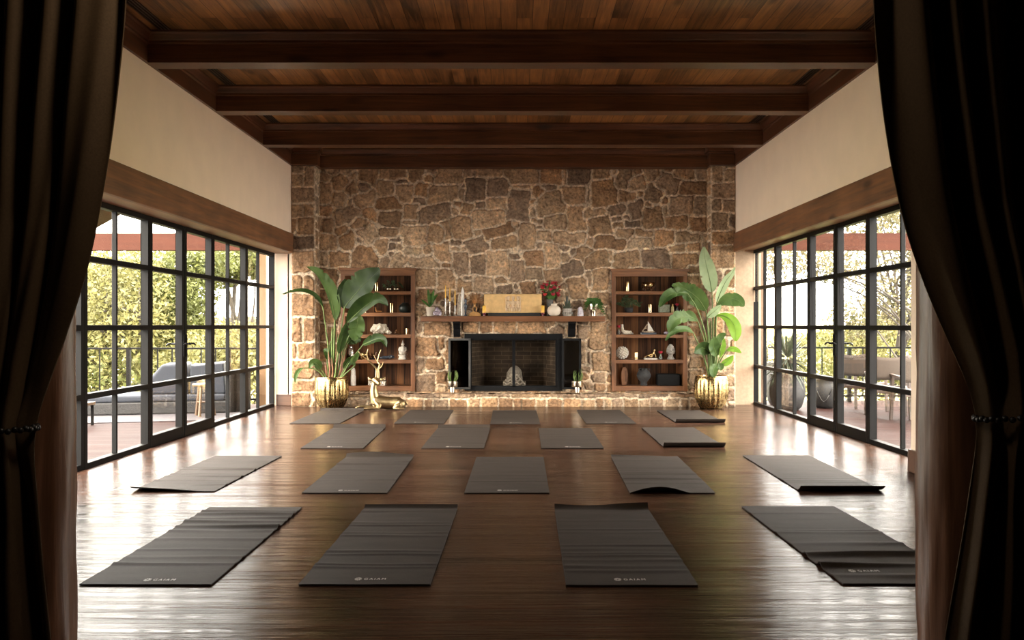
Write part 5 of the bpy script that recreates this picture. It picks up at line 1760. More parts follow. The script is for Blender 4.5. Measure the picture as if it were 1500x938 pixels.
# carved stone pot with spiky plants
p = mp(831, 13.2)
t = thing('potted_succulent', 'carved grey stone pot of spiky succulents and a dark upright cactus on the mantel', 'potted plant', p)
MB().lathe(p, [(0.058, 0), (0.064, 0.02), (0.068, 0.07), (0.076, 0.082), (0.074, 0.112), (0.064, 0.112), (0.06, 0.1), (0.001, 0.1)], 28).build('pot', M['grey_stone'], t, smooth=True, auto=40)
mb = MB()
for q in range(14):
    a = 2 * PI * q / 14
    mb.ball(p + Vector((0.071 * math.cos(a), 0.071 * math.sin(a), 0.045)), (0.012, 0.012, 0.018), 8, 6)
mb.build('carving', M['grey_stone'], t, smooth=True)
mb = MB()
for q in range(26):
    a = q * 2.4
    r = 0.012 + 0.045 * (q / 26)
    b = p + Vector((math.cos(a) * r * 0.6, math.sin(a) * r * 0.6, 0.10))
    leaf_blade(mb, b, b + Vector((math.cos(a) * r * 0.9, math.sin(a) * r * 0.9, 0.10 + 0.05 * math.sin(q * 1.7))), 0.008, (0, -1, 0.2))
mb.build('succulents', m_leaf('grey_green_leaf', (0.05, 0.06, 0.04), (0.15, 0.17, 0.11), 0.1), t)
MB().lathe(p + Vector((-0.003, 0.01, 0.1)), [(0.012, 0), (0.015, 0.02), (0.014, 0.16), (0.010, 0.19), (0.003, 0.205)], 12, lambda a, k_: 1 + 0.15 * math.cos(a * 6)).build('cactus', M['dark_glaze'], t, smooth=True)
# milky crystal
p = mp(850.3, 13.18)
mb = MB()
mb.lathe(p, [(0.045, 0), (0.047, 0.03), (0.036, 0.11), (0.024, 0.13), (0.004, 0.138)], 6, lambda a, k_: 1 + 0.08 * math.sin(a * 2))
mb.tube([p + Vector((0.01, -0.03, 0)), p + Vector((0.014, -0.036, 0.05)), p + Vector((0.016, -0.03, 0.075))], [0.024, 0.018, 0.004], 6)
tag(mb.build('crystal', m_plain('milky_lilac_crystal', (0.46, 0.42, 0.46, 1), 0.25, 0, 0.3, 50, 0.3)), 'milky lilac crystal point on the mantel beside the brass fern pot', 'crystal')
# fern in a waisted brass pot


def pedestal_profile(s=1.0):
    return [(0.030, 0), (0.034, 0.002), (0.034, 0.064), (0.030, 0.074), (0.030, 0.078), (0.074, 0.086), (0.080, 0.096), (0.080, 0.170), (0.076, 0.174), (0.070, 0.172), (0.070, 0.15), (0.001, 0.148)]


p = mp(869.5, 13.22)
t = thing('potted_fern', 'trailing green fern in a waisted brass pot at the right end of the mantel', 'potted plant', p)
MB().lathe(p, [(r * 0.95, z * 1.05) for r, z in pedestal_profile()], 30).build('pot', M['nickel'], t, smooth=True, auto=40)
rs = random.Random(8)
mb = MB()
for q in range(75):
    a = rs.uniform(0, 2 * PI)
    r = rs.uniform(0.05, 0.165)
    s0 = p + Vector((math.cos(a) * 0.04, math.sin(a) * 0.04, 0.18))
    e = p + Vector((math.cos(a) * r, math.sin(a) * r * 0.7, 0.235 - 5.5 * max(0, r - 0.075) ** 1.6 * (1 + rs.random()) + rs.uniform(-.03, .03)))
    e.z = max(e.z, p.z + 0.02)
    path = catmull([s0, (s0 + e) / 2 + Vector((0, 0, 0.035)), e], 4)
    mb.tube(path, 0.0015, 4)
    for w_ in path[2:]:
        for s in (-1, 1):
            leaf_blade(mb, w_, w_ + Vector((s * 0.020 + rs.uniform(-.008, .008), -0.008, rs.uniform(-.012, .012))), 0.007, (0, -1, 0.4), 0, 3)
mb.build('fronds', M['fern'], t)

# planters on the hearth
for px, lb, sd in ((662.3, 'waisted brass planter with spiky succulent on the hearth, left of the fireplace', 2), (845.6, 'waisted brass planter with spiky succulent on the hearth, right of the fireplace', 5)):
    y = 13.185
    p = Vector(((px - VX) * y / F, y, HZ + 0.016))
    t = thing('potted_succulent', lb, 'potted plant', p, 'brass planters on the hearth')
    MB().lathe(p, [(0.036, 0), (0.037, 0.07), (0.034, 0.078), (0.080, 0.088), (0.086, 0.100), (0.086, 0.172), (0.082, 0.176), (0.076, 0.174), (0.076, 0.16), (0.001, 0.158)], 30).build('pot', M['nickel'], t, smooth=True, auto=40)
    rs = random.Random(sd)
    mb = MB()
    for q in range(16):
        a = rs.uniform(0, 2 * PI)
        r = rs.uniform(0.01, 0.085)
        b = p + Vector((math.cos(a) * 0.025, math.sin(a) * 0.025, 0.155))
        e = p + Vector((math.cos(a) * r, math.sin(a) * r, 0.155 + rs.uniform(0.10, 0.20)))
        m_ = (b + e) / 2 + Vector((math.cos(a) * 0.03, 0, 0))
        mb.tube(catmull([b, m_, e], 4), [0.009, .010, .011, .011, .010, .009, .007, .005, 0.002], 6, True, 0.5)
    mb.build('leaves', M['succulent'], t, smooth=True)
# ------------------------------------------------------------------ the two big plants in gold pots
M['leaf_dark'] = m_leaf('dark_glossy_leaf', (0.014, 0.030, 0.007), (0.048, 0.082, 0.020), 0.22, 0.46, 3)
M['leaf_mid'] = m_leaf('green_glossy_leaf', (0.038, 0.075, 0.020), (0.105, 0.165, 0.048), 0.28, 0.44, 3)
M['leaf_lit'] = m_leaf('lit_pale_leaf', (0.26, 0.35, 0.19), (0.44, 0.53, 0.31), 0.3, 0.4, 3)  # brightness of the leaves facing the light is put into this colour
M['leaf_lime'] = m_leaf('young_lime_leaf', (0.09, 0.18, 0.018), (0.20, 0.34, 0.045), 0.4, 0.36, 3)
M['stalk'] = m_leaf('green_stalk', (0.05, 0.085, 0.022), (0.15, 0.20, 0.065), 0.05, 0.45, 4)
M['dry'] = m_plain('dried_sheath', (0.22, 0.10, 0.055, 1), 0.8, 0, 0.4, 25)
YPL = 12.82


def pts3(lst):
    out = []
    for q in lst:
        dy = q[2] if len(q) > 2 else 0.0
        out.append(P(q[0], q[1], YPL + dy))
    return out


def big_leaf(parent, mid, hw, mat, roll=0.0, fold=0.25, splits=0, seed=0, stalk=None, wl=1.0, wr=1.0, peak=0.42, curl=0.0):
    """A paddle leaf along a midrib: hw half width in metres, roll turns the blade about its midrib."""
    path = catmull(pts3(mid), 10)
    n = len(path)
    rs = random.Random(seed)
    cut = {}
    for s in (-1, 1):
        cut[s] = [(rs.uniform(0.12, 0.92), rs.uniform(0.25, 0.75)) for _ in range(splits)]
    vs, fs = [], []
    m = 5
    arc = [0.0]
    for a, b in zip(path, path[1:]):
        arc.append(arc[-1] + (b - a).length)
    for i, p in enumerate(path):
        t = arc[i] / arc[-1]
        d = (path[min(i + 1, n - 1)] - path[max(i - 1, 0)]).normalized()
        view = Vector((0, -1, 0))
        s0 = d.cross(view)
        if s0.length < 0.05:
            s0 = Vector((1, 0, 0))
        s0.normalize()
        nn = s0.cross(d).normalized()
        R = Matrix.Rotation(math.radians(roll), 3, d)
        s1, n1 = R @ s0, R @ nn
        k = t ** (math.log(0.5) / math.log(peak))
        w = hw * max(0.02, math.sin(PI * min(0.985, max(0.03, k)))) ** 0.62
        for q in range(-m, m + 1):
            u = q / m
            sd = -1 if q < 0 else 1
            ww = w * (wl if q < 0 else wr)
            off = 0.0
            for t0, dep in cut[sd]:
                x = abs(t - abs(u) * 0.10 - t0) * arc[-1] / 0.012
                if x < 1 and abs(u) > 1 - dep:
                    ww *= 1 - 0.35 * (1 - x) * abs(u)
                    off -= 0.018 * (1 - x)
            wave = 0.05 * hw * math.sin(t * 21 + seed + sd) * abs(u)
            vs.append(p + s1 * (u * ww) + n1 * (abs(u) ** 1.4 * ww * fold + wave - curl * ww * abs(u) ** 3) + d * (abs(u) * ww * 0.18) + n1 * off)
    c = 2 * m + 1
    fs = [(i * c + j, i * c + j + 1, (i + 1) * c + j + 1, (i + 1) * c + j) for i in range(n - 1) for j in range(c - 1)]
    lf = MB().add(vs, fs).build('leaf', mat, parent, smooth=True)
    sp = catmull(pts3(stalk), 6) if stalk else []
    full = sp + path[1 if sp else 0:-2]
    k0 = max(1, len(sp))
    rad = [0.013 - 0.006 * i / k0 for i in range(len(sp))] + [max(0.0015, 0.0065 * (1 - i / max(1, len(full) - len(sp)))) for i in range(len(full) - len(sp))]
    MB().tube(full, rad, 7).build('stalk', M['stalk'], lf, smooth=True)
    return lf


def gold_pot(t, c, r, h, seed):
    prof = [(0.60, 0), (0.66, 0.01), (0.80, 0.13), (0.93, 0.30), (0.99, 0.47), (1.0, 0.62), (0.985, 0.78), (0.955, 0.90), (0.92, 0.975), (0.90, 0.99)]
    fine = []
    for (a, b), (a2, b2) in zip(prof, prof[1:]):
        for k in range(4):
            fine.append((a + (a2 - a) * k / 4, b + (b2 - b) * k / 4))
    fine.append(prof[-1])

    def flute(a, i):
        z = fine[min(i, len(fine) - 1)][1]
        amp = 0.085 * max(0, math.sin(PI * min(1, (z + 0.02) / 0.95)) ** 0.6)
        return 1 - amp + amp * abs(math.cos(a * 8.5 + seed)) ** 0.55 + 0.004 * noise.noise(Vector((math.cos(a) * 9, math.sin(a) * 9, z * 9 + seed)))
    pr = [(r * a, h * b) for a, b in fine]
    pot = MB().lathe(c, pr, 150, flute).build('pot', M['gold'], t, smooth=True)
    MB().lathe(c + Vector((0, 0, h * 0.985)), [(r * 0.905, 0), (r * 0.915, 0.008), (r * 0.90, 0.014), (r * 0.86, 0.012), (r * 0.84, -0.03)], 60).build('rim', M['brass'], t, smooth=True)
    MB().lathe(c + Vector((0, 0, h * 0.90)), [(r * 0.86, 0), (r * 0.5, 0.015), (0.001, 0.022)], 40).build('soil', M['soil'], t)
    return pot


def K(px, py, s, x0, y0):
    return (x0 + px / s, y0 + py / s)


c = Vector(((486 - VX) * YPL / F, YPL, 0.001))
t = thing('bird_of_paradise_plant', 'tall dark-leaved potted plant in a fluted gold pot, in front of the left bookcase', 'potted plant', c, 'big plants in gold pots')
gold_pot(t, c, 0.247, 0.452, 0.3)
S0 = (487, 560)
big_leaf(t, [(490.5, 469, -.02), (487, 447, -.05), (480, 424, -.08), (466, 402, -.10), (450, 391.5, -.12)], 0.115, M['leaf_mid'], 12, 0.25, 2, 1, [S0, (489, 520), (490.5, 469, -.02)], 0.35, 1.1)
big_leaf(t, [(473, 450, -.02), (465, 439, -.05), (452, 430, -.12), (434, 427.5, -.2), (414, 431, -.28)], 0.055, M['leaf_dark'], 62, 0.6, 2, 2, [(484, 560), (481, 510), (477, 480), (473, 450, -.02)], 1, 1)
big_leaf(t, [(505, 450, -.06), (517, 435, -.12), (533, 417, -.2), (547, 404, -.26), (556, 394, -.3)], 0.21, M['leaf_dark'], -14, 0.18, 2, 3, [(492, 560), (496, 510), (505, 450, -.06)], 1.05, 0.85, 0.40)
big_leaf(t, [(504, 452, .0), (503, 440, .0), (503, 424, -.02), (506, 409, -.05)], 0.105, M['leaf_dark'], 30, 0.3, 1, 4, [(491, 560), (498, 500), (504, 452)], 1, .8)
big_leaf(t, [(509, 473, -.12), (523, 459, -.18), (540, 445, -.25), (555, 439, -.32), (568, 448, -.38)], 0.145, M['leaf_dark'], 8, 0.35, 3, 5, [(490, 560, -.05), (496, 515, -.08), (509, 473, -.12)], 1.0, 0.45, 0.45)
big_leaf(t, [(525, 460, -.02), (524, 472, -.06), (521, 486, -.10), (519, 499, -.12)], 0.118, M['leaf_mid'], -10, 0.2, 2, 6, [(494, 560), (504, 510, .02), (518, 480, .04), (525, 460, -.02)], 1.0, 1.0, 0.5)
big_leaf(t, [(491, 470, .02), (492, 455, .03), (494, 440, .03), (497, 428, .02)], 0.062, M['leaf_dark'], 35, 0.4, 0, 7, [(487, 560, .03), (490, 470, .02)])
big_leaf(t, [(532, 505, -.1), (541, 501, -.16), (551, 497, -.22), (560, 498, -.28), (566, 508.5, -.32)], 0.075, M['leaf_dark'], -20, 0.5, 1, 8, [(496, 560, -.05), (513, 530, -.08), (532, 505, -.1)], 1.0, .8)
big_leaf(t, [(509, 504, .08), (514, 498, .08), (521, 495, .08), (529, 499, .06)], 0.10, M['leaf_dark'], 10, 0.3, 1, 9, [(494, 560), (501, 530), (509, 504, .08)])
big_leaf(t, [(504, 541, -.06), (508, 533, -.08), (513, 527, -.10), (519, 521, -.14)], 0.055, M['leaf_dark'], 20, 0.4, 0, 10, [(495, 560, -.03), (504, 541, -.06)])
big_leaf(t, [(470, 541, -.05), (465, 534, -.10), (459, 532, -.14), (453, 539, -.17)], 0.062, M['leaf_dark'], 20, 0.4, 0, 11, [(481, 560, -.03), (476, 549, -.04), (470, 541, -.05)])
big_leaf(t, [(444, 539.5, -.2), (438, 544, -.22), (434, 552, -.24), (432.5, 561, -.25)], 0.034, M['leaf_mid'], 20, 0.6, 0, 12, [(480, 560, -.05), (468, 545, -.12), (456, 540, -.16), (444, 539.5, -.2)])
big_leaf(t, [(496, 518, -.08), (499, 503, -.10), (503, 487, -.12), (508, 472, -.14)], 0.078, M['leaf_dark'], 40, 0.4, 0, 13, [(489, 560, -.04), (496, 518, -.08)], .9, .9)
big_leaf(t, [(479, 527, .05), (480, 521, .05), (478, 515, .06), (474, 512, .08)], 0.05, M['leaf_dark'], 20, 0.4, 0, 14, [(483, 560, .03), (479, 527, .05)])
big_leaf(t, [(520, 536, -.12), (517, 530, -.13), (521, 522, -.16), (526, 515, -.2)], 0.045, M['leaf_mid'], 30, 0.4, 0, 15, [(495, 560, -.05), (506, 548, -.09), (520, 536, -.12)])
mb = MB()
for a, b, cc_, r in ((493, 470, 498, .012), (485, 515, 481, .014), (497, 520, 502, .012), (489, 525, 486, .013), (480, 530, 476, .012)):
    mb.tube(catmull(pts3([(a - 2, 558), ((a + cc_) / 2, (558 + b) / 2, -.03), (cc_, b, -.03)]), 5), [r * 1.2] * 4 + [r] * 4 + [r * .7, r * .5, r * .3], 7)
mb.build('dry_sheath', M['dry'], t, smooth=True)
mb = MB()
for a, b, r in ((486, 480, .014), (490, 470, .013), (494, 490, .013), (483, 500, .012), (498, 505, .011)):
    mb.tube(catmull(pts3([(488 + (a - 489) * .6, 558), (a, (558 + b) / 2, .02), (a + 1, b, .02)]), 5), [r] * 10 + [r * .5], 7)
mb.build('stem', M['stalk'], t, smooth=True)

c = Vector(((1042 - VX) * YPL / F, YPL, 0.001))
t = thing('bird_of_paradise_plant', 'tall light-leaved potted plant in a fluted gold pot, beside the right bookcase', 'potted plant', c, 'big plants in gold pots')
gold_pot(t, c, 0.250, 0.468, 1.1)
S1 = (1042, 558)
big_leaf(t, [(1043, 428, .04), (1040, 412, .02), (1036, 394, .0), (1032, 376, -.02), (1031, 362, -.04)], 0.118, M['leaf_lit'], -8, 0.12, 1, 21, [S1, (1044, 490), (1043, 428, .04)], 1, 1, 0.36)
big_leaf(t, [(1050, 443, .02), (1056, 427, .0), (1064, 411, -.03), (1071, 402, -.06), (1077, 391.5, -.1)], 0.075, M['leaf_lit'], 14, 0.3, 0, 22, [(1045, 558), (1048, 500), (1050, 443, .02)], 1, .8, 0.38)
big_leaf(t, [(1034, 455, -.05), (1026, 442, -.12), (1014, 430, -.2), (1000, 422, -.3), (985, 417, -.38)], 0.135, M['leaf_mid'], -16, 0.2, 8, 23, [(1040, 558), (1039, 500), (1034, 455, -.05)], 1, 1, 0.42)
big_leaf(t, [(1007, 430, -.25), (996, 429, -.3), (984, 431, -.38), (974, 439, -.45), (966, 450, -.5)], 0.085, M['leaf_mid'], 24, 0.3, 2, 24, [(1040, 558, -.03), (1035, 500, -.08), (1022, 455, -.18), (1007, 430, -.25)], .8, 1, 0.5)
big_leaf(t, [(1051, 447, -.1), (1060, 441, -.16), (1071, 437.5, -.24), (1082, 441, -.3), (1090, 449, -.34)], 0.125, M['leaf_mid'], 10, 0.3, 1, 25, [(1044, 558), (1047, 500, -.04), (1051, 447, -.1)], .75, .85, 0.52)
big_leaf(t, [(1036, 465, -.12), (1042, 460, -.15), (1049, 454, -.18), (1056, 447, -.2)], 0.06, M['leaf_lit'], 10, 0.4, 0, 26, [(1041, 558, -.03), (1038, 510, -.08), (1036, 465, -.12)])
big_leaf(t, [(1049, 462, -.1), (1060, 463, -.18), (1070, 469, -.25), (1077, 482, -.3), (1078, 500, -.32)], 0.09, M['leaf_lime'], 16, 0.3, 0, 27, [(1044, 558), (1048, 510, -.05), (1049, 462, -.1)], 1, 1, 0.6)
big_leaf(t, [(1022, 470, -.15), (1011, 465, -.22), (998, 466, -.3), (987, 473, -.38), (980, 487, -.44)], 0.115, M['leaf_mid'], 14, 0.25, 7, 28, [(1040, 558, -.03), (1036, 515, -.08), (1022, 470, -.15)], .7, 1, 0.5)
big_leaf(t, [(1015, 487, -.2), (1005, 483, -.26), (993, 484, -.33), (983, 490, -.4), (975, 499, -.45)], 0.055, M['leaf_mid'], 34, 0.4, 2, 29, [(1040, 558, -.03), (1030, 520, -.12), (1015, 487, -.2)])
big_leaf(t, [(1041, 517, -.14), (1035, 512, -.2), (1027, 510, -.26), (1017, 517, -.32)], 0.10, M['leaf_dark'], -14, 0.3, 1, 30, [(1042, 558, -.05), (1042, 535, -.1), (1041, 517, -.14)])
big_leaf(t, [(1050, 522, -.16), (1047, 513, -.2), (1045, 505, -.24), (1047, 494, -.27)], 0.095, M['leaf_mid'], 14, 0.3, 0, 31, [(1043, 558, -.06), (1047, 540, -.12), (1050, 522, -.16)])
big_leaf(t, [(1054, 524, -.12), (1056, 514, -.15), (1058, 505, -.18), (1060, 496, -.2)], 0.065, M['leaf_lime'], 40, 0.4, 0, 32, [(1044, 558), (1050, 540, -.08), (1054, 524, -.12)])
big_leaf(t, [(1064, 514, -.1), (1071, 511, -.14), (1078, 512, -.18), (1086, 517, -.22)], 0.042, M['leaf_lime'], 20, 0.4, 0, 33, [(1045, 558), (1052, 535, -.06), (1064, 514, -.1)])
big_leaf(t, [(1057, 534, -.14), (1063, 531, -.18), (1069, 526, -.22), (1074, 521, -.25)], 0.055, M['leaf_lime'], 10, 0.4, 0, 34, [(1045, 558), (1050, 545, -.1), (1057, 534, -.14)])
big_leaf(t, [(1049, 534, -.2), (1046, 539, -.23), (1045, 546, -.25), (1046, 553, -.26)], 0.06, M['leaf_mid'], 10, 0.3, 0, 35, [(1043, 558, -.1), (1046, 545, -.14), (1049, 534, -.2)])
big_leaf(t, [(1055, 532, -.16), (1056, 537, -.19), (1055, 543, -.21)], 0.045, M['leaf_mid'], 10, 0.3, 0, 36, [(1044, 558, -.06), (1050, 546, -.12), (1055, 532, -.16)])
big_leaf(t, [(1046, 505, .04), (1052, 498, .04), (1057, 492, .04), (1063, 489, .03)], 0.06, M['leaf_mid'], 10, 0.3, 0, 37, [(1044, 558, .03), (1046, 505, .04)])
mb = MB()
for a, b, r in ((1040, 470, .014), (1044, 455, .013), (1047, 460, .013), (1038, 490, .012), (1050, 500, .011)):
    mb.tube(catmull(pts3([(1042 + (a - 1043) * .6, 556), (a, (556 + b) / 2, .02), (a + 1, b, .03)]), 5), [r] * 10 + [r * .5], 7)
mb.build('stem', M['stalk'], t, smooth=True)

# ------------------------------------------------------------------ golden deer
YD = 12.58


def dq(zx, zy, dy=0.0):
    return P(500 + zx / 8.53, 500 + zy / 8.53, YD + dy)


def remeshed(mb, name, mat, parent, vox=0.007, smooth_it=6):
    o = mb.build(name, mat, parent, smooth=True)
    r = o.modifiers.new('skin', 'REMESH')
    r.mode = 'VOXEL'
    r.voxel_size = vox
    r.use_smooth_shade = True
    s = o.modifiers.new('soften', 'SMOOTH')
    s.factor = 0.5
    s.iterations = smooth_it
    return o


base = dq(560, 852)
base.z = 0.0
t = thing('deer_statue', 'golden statue of a reclining stag with tall antlers on the floor before the hearth', 'statue', base)
k = YD / F / 8.53
mb = MB()
# trunk, neck and head
mb.tube(catmull([dq(395, 770), dq(440, 755), dq(520, 765), (dq(620, 770)), dq(710, 770), dq(775, 785)], 6), [k * v for v in np.interp(np.linspace(0, 1, 31), [0, .15, .35, .6, .8, 1], [40, 84, 80, 72, 76, 40])], 18)
mb.tube(catmull([dq(430, 770), dq(415, 690, -.01), dq(405, 620, -.015), dq(412, 550, -.02), dq(425, 505, -.025)], 6), [k * v for v in np.interp(np.linspace(0, 1, 25), [0, .3, .6, .85, 1], [70, 58, 46, 40, 38])], 16)
mb.ball(dq(430, 490, -.03), (k * 47, k * 50, k * 42), 16, 12)
mb.tube(catmull([dq(432, 492, -.04), dq(452, 512, -.075), dq(472, 530, -.105), dq(482, 538, -.118)], 5), [k * v for v in np.interp(np.linspace(0, 1, 16), [0, .4, .8, 1], [42, 32, 24, 19])], 12)
for e in ((332, 450), (352, 462)):
    pass
for side in (-1, 1):
    tip = dq(332, 450, -.02) if side < 0 else dq(552, 448, -.0)
    rt = dq(405, 482, -.02) if side < 0 else dq(462, 482, -.02)
    md = (tip + rt) / 2 + Vector((0, 0, -0.012))
    mb.tube(catmull([rt, md, tip], 5), [k * v for v in np.interp(np.linspace(0, 1, 11), [0, .45, .8, 1], [18, 36, 26, 8])], 10, True, 0.6)
# haunch and hind leg folded along the floor
mb.ball(dq(735, 790, -.05), (k * 62, k * 40, k * 62), 16, 12)
mb.tube(catmull([dq(735, 800, -.07), dq(690, 815, -.09), dq(650, 838, -.10)], 5), [k * v for v in np.linspace(40, 15, 11)], 12)
mb.tube(catmull([dq(650, 838, -.10), dq(710, 842, -.11), dq(770, 843, -.11), dq(785, 836, -.11)], 5), [k * v for v in np.linspace(15, 10, 16)], 10)
mb.tube(catmull([dq(690, 825, .06), dq(620, 840, .03), dq(560, 842, .0), dq(540, 846, -.02)], 5), [k * v for v in np.linspace(24, 10, 16)], 10)
# forelegs stretched out over the floor
mb.tube(catmull([dq(440, 770, -.05), dq(470, 810, -.08), dq(484, 838, -.09)], 5), [k * v for v in np.linspace(44, 17, 11)], 12)
mb.tube(catmull([dq(484, 838, -.09), dq(400, 838, -.10), dq(320, 840, -.11), dq(260, 845, -.115)], 5), [k * v for v in np.linspace(17, 9, 16)], 10)
mb.tube(catmull([dq(420, 780, .04), dq(440, 818, .05), dq(440, 822, .05), dq(330, 818, .03), dq(240, 816, .01), dq(175, 836, .0)], 5), [k * v for v in np.linspace(30, 9, 26)], 10)
# tail
mb.tube(catmull([dq(775, 760), dq(800, 755), dq(820, 778), dq(832, 802)], 5), [k * v for v in np.interp(np.linspace(0, 1, 16), [0, .5, 1], [22, 17, 5])], 10)
remeshed(mb, 'body', M['deer'], t, 0.0052, 2)
# antlers, each with its tines
for side, beams in ((-1, ([(440, 470, -.02), (438, 400, -.02), (436, 345, -.02), (390, 295, -.03), (330, 235, -.04), (262, 178, -.05), (216, 130, -.05)], [(345, 248, -.04), (322, 190, -.05), (322, 140, -.06), (336, 96, -.06)], [(375, 280, -.03), (345, 262, -.05)])),
                    (1, ([(462, 470, -.02), (464, 400, -.02), (462, 350, -.02), (480, 290, .0), (455, 250, .02), (468, 180, .03), (496, 104, .03)], [(478, 290, .0), (440, 240, .02), (404, 172, .03)], [(464, 350, -.02), (500, 320, -.03), (526, 262, -.04)]))):
    mb = MB()
    for q, bm_ in enumerate(beams):
        pth = catmull([dq(*v) for v in bm_], 5)
        r0, r1 = (0.021, 0.007) if q == 0 else (0.011, 0.005)
        mb.tube(pth, [r0 + (r1 - r0) * (i / (len(pth) - 1)) ** 0.6 for i in range(len(pth))], 9)
    mb.build('antler', M['deer'], t, smooth=True)
mb = MB()
mb.ball(dq(418, 487, -.062), k * 6, 8, 6).ball(dq(452, 487, -.06), k * 6, 8, 6)
mb.build('eyes', M['wick'], t, smooth=True)
# ------------------------------------------------------------------ velvet curtains
def m_velvet():
    t = NT('brown_velvet')
    v = t.noise(t.coord(), 160, 3)
    t.col(t.ramp(v, [(0.3, (0.065, 0.040, 0.020)), (0.7, (0.085, 0.053, 0.027))]))
    t.set(Roughness=0.75)
    t.b.inputs['Specular IOR Level'].default_value = 0.2
    t.b.inputs['Sheen Weight'].default_value = 0.5
    t.b.inputs['Sheen Roughness'].default_value = 0.4
    t.b.inputs['Sheen Tint'].default_value = (0.62, 0.42, 0.24, 1)
    return t.m


M['velvet'] = m_velvet()
M['cord'] = m_plain('black_beaded_cord', (0.012, 0.011, 0.012, 1), 0.4, 0, 0.2, 60)


def curtain(label, side, inner, outer, tie_z, y0, nf, seed, amp=0.05):
    """inner/outer: (z, x) control points of the two edges; nf folds across."""
    rs = random.Random(seed)
    nv, nu = 150, 220
    zi = [q[0] for q in inner]
    xi = [q[1] for q in inner]
    zo = [q[0] for q in outer]
    xo = [q[1] for q in outer]
    z_top, z_bot = 2.70, 0.012
    ph = [rs.uniform(0, 6.28) for _ in range(6)]

    def smooth(z, zs, xs):
        o = np.argsort(zs)
        zs, xs = np.array(zs)[o], np.array(xs)[o]
        return sum(np.interp(z + d, zs, xs) for d in (-.10, -.05, 0, .05, .10)) / 5

    vs = []
    for j in range(nv):
        z = z_bot + (z_top - z_bot) * j / (nv - 1)
        a, b = smooth(z, zi, xi), smooth(z, zo, xo)
        tight = math.exp(-((z - tie_z) / 0.10) ** 2)
        for i in range(nu):
            u = i / (nu - 1)
            uu = u + 0.035 * math.sin(u * 9 + ph[0] + z * 0.8) + 0.02 * math.sin(u * 17 + z * 1.3 + ph[1])
            f = math.sin(uu * nf * 2 * PI + ph[2] + 0.4 * math.sin(z * 1.7 + ph[3]))
            f2 = math.sin(uu * nf * 4.3 * PI + ph[4] + z * 1.1)
            am = amp * (1 - 0.55 * tight) * (0.55 + 0.45 * min(1, abs(z - tie_z) / 0.5))
            env = min(1.0, u * 14)
            y = y0 + env * am * (f + 0.32 * f2) - 0.05 * math.sin(PI * min(1, u * 1.2)) * tight
            x = a + (b - a) * (u + 0.018 * math.cos(uu * nf * 2 * PI + ph[2]))
            y -= 0.06 * max(0, 1 - abs(z - tie_z - 0.2) / 0.5) * math.sin(PI * u)
            vs.append((x, y, z))
    t = thing('curtain', label, 'curtain', ((xi[0] + xo[0]) / 2, y0, 0), 'brown velvet curtains of the doorway')
    o = MB().add(vs, grid_faces(nu, nv)).build('panel', M['velvet'], t, smooth=True)
    s = o.modifiers.new('cloth', 'SOLIDIFY')
    s.thickness = 0.004
    # beaded cord tied round the gathered cloth
    a, b = smooth(tie_z, zi, xi), smooth(tie_z, zo, xo)
    cx, hw = (a + b) / 2, abs(b - a) / 2 + 0.012
    mb = MB()
    n = 46
    for q in range(n):
        th = 2 * PI * q / n
        mb.ball((cx + hw * math.cos(th), y0 - 0.02 + 0.085 * math.sin(th), tie_z + 0.012 * math.cos(th) + 0.004 * (q % 2)), 0.0105, 8, 6)
    mb.build('tieback', M['cord'], t, smooth=True)
    return t


def edge(y, pts):
    return [(EYE - (py - VY) * y / F, (px - VX) * y / F) for px, py in pts]


YCU = 2.86
el = edge(YCU, [(190, -200), (184, 0), (170, 110), (155, 225), (140, 315), (124, 400), (102, 470), (76, 550), (56, 600), (47, 632), (48, 660), (55, 720), (60, 790), (66, 850), (75, 938), (82, 1010)])
ol = edge(YCU, [(-250, -200), (-250, 0), (-230, 200), (-190, 400), (-130, 540), (-92, 600), (-80, 632), (-85, 660), (-100, 720), (-130, 850), (-150, 938), (-160, 1010)])
curtain('brown velvet curtain tied back at the left of the doorway, its folds catching light', -1, el, ol, EYE - (632 - VY) * YCU / F, YCU, 7, 4, 0.048)
er = edge(YCU, [(1270, -200), (1275, 0), (1288, 110), (1302, 200), (1322, 300), (1345, 380), (1372, 450), (1402, 520), (1424, 570), (1437, 608), (1434, 640), (1424, 720), (1412, 800), (1398, 880), (1388, 938), (1378, 1010)])
orr = edge(YCU, [(1760, -200), (1755, 0), (1740, 200), (1700, 400), (1640, 540), (1590, 590), (1570, 608), (1575, 640), (1590, 720), (1620, 850), (1640, 938), (1650, 1010)])
curtain('dark velvet curtain tied back at the right of the doorway, almost black in shade', 1, er, orr, EYE - (608 - VY) * YCU / F, YCU, 7, 8, 0.048)

# ------------------------------------------------------------------ terrace
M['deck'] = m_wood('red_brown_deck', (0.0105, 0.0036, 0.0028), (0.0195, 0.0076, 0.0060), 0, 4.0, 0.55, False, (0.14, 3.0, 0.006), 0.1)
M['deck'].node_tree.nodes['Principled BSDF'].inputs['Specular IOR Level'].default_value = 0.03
M['rail'] = m_plain('dark_iron_railing', (0.004, 0.0035, 0.003, 1), 0.5)
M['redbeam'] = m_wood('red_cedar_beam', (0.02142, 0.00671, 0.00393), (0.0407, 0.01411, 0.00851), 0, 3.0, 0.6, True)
M['stucco'] = m_plain('ochre_stucco', (0.1092, 0.0637, 0.03416, 1), 0.9, 0, 0.12, 4)
M['pierwood'] = m_plain('tan_stone_pier', (0.091, 0.0553, 0.0338, 1), 0.9, 0, 0.2, 6, 0.2)
M['tile'] = m_plain('terracotta_tile', (0.0576, 0.021, 0.01215, 1), 0.8, 0, 0.3, 6)
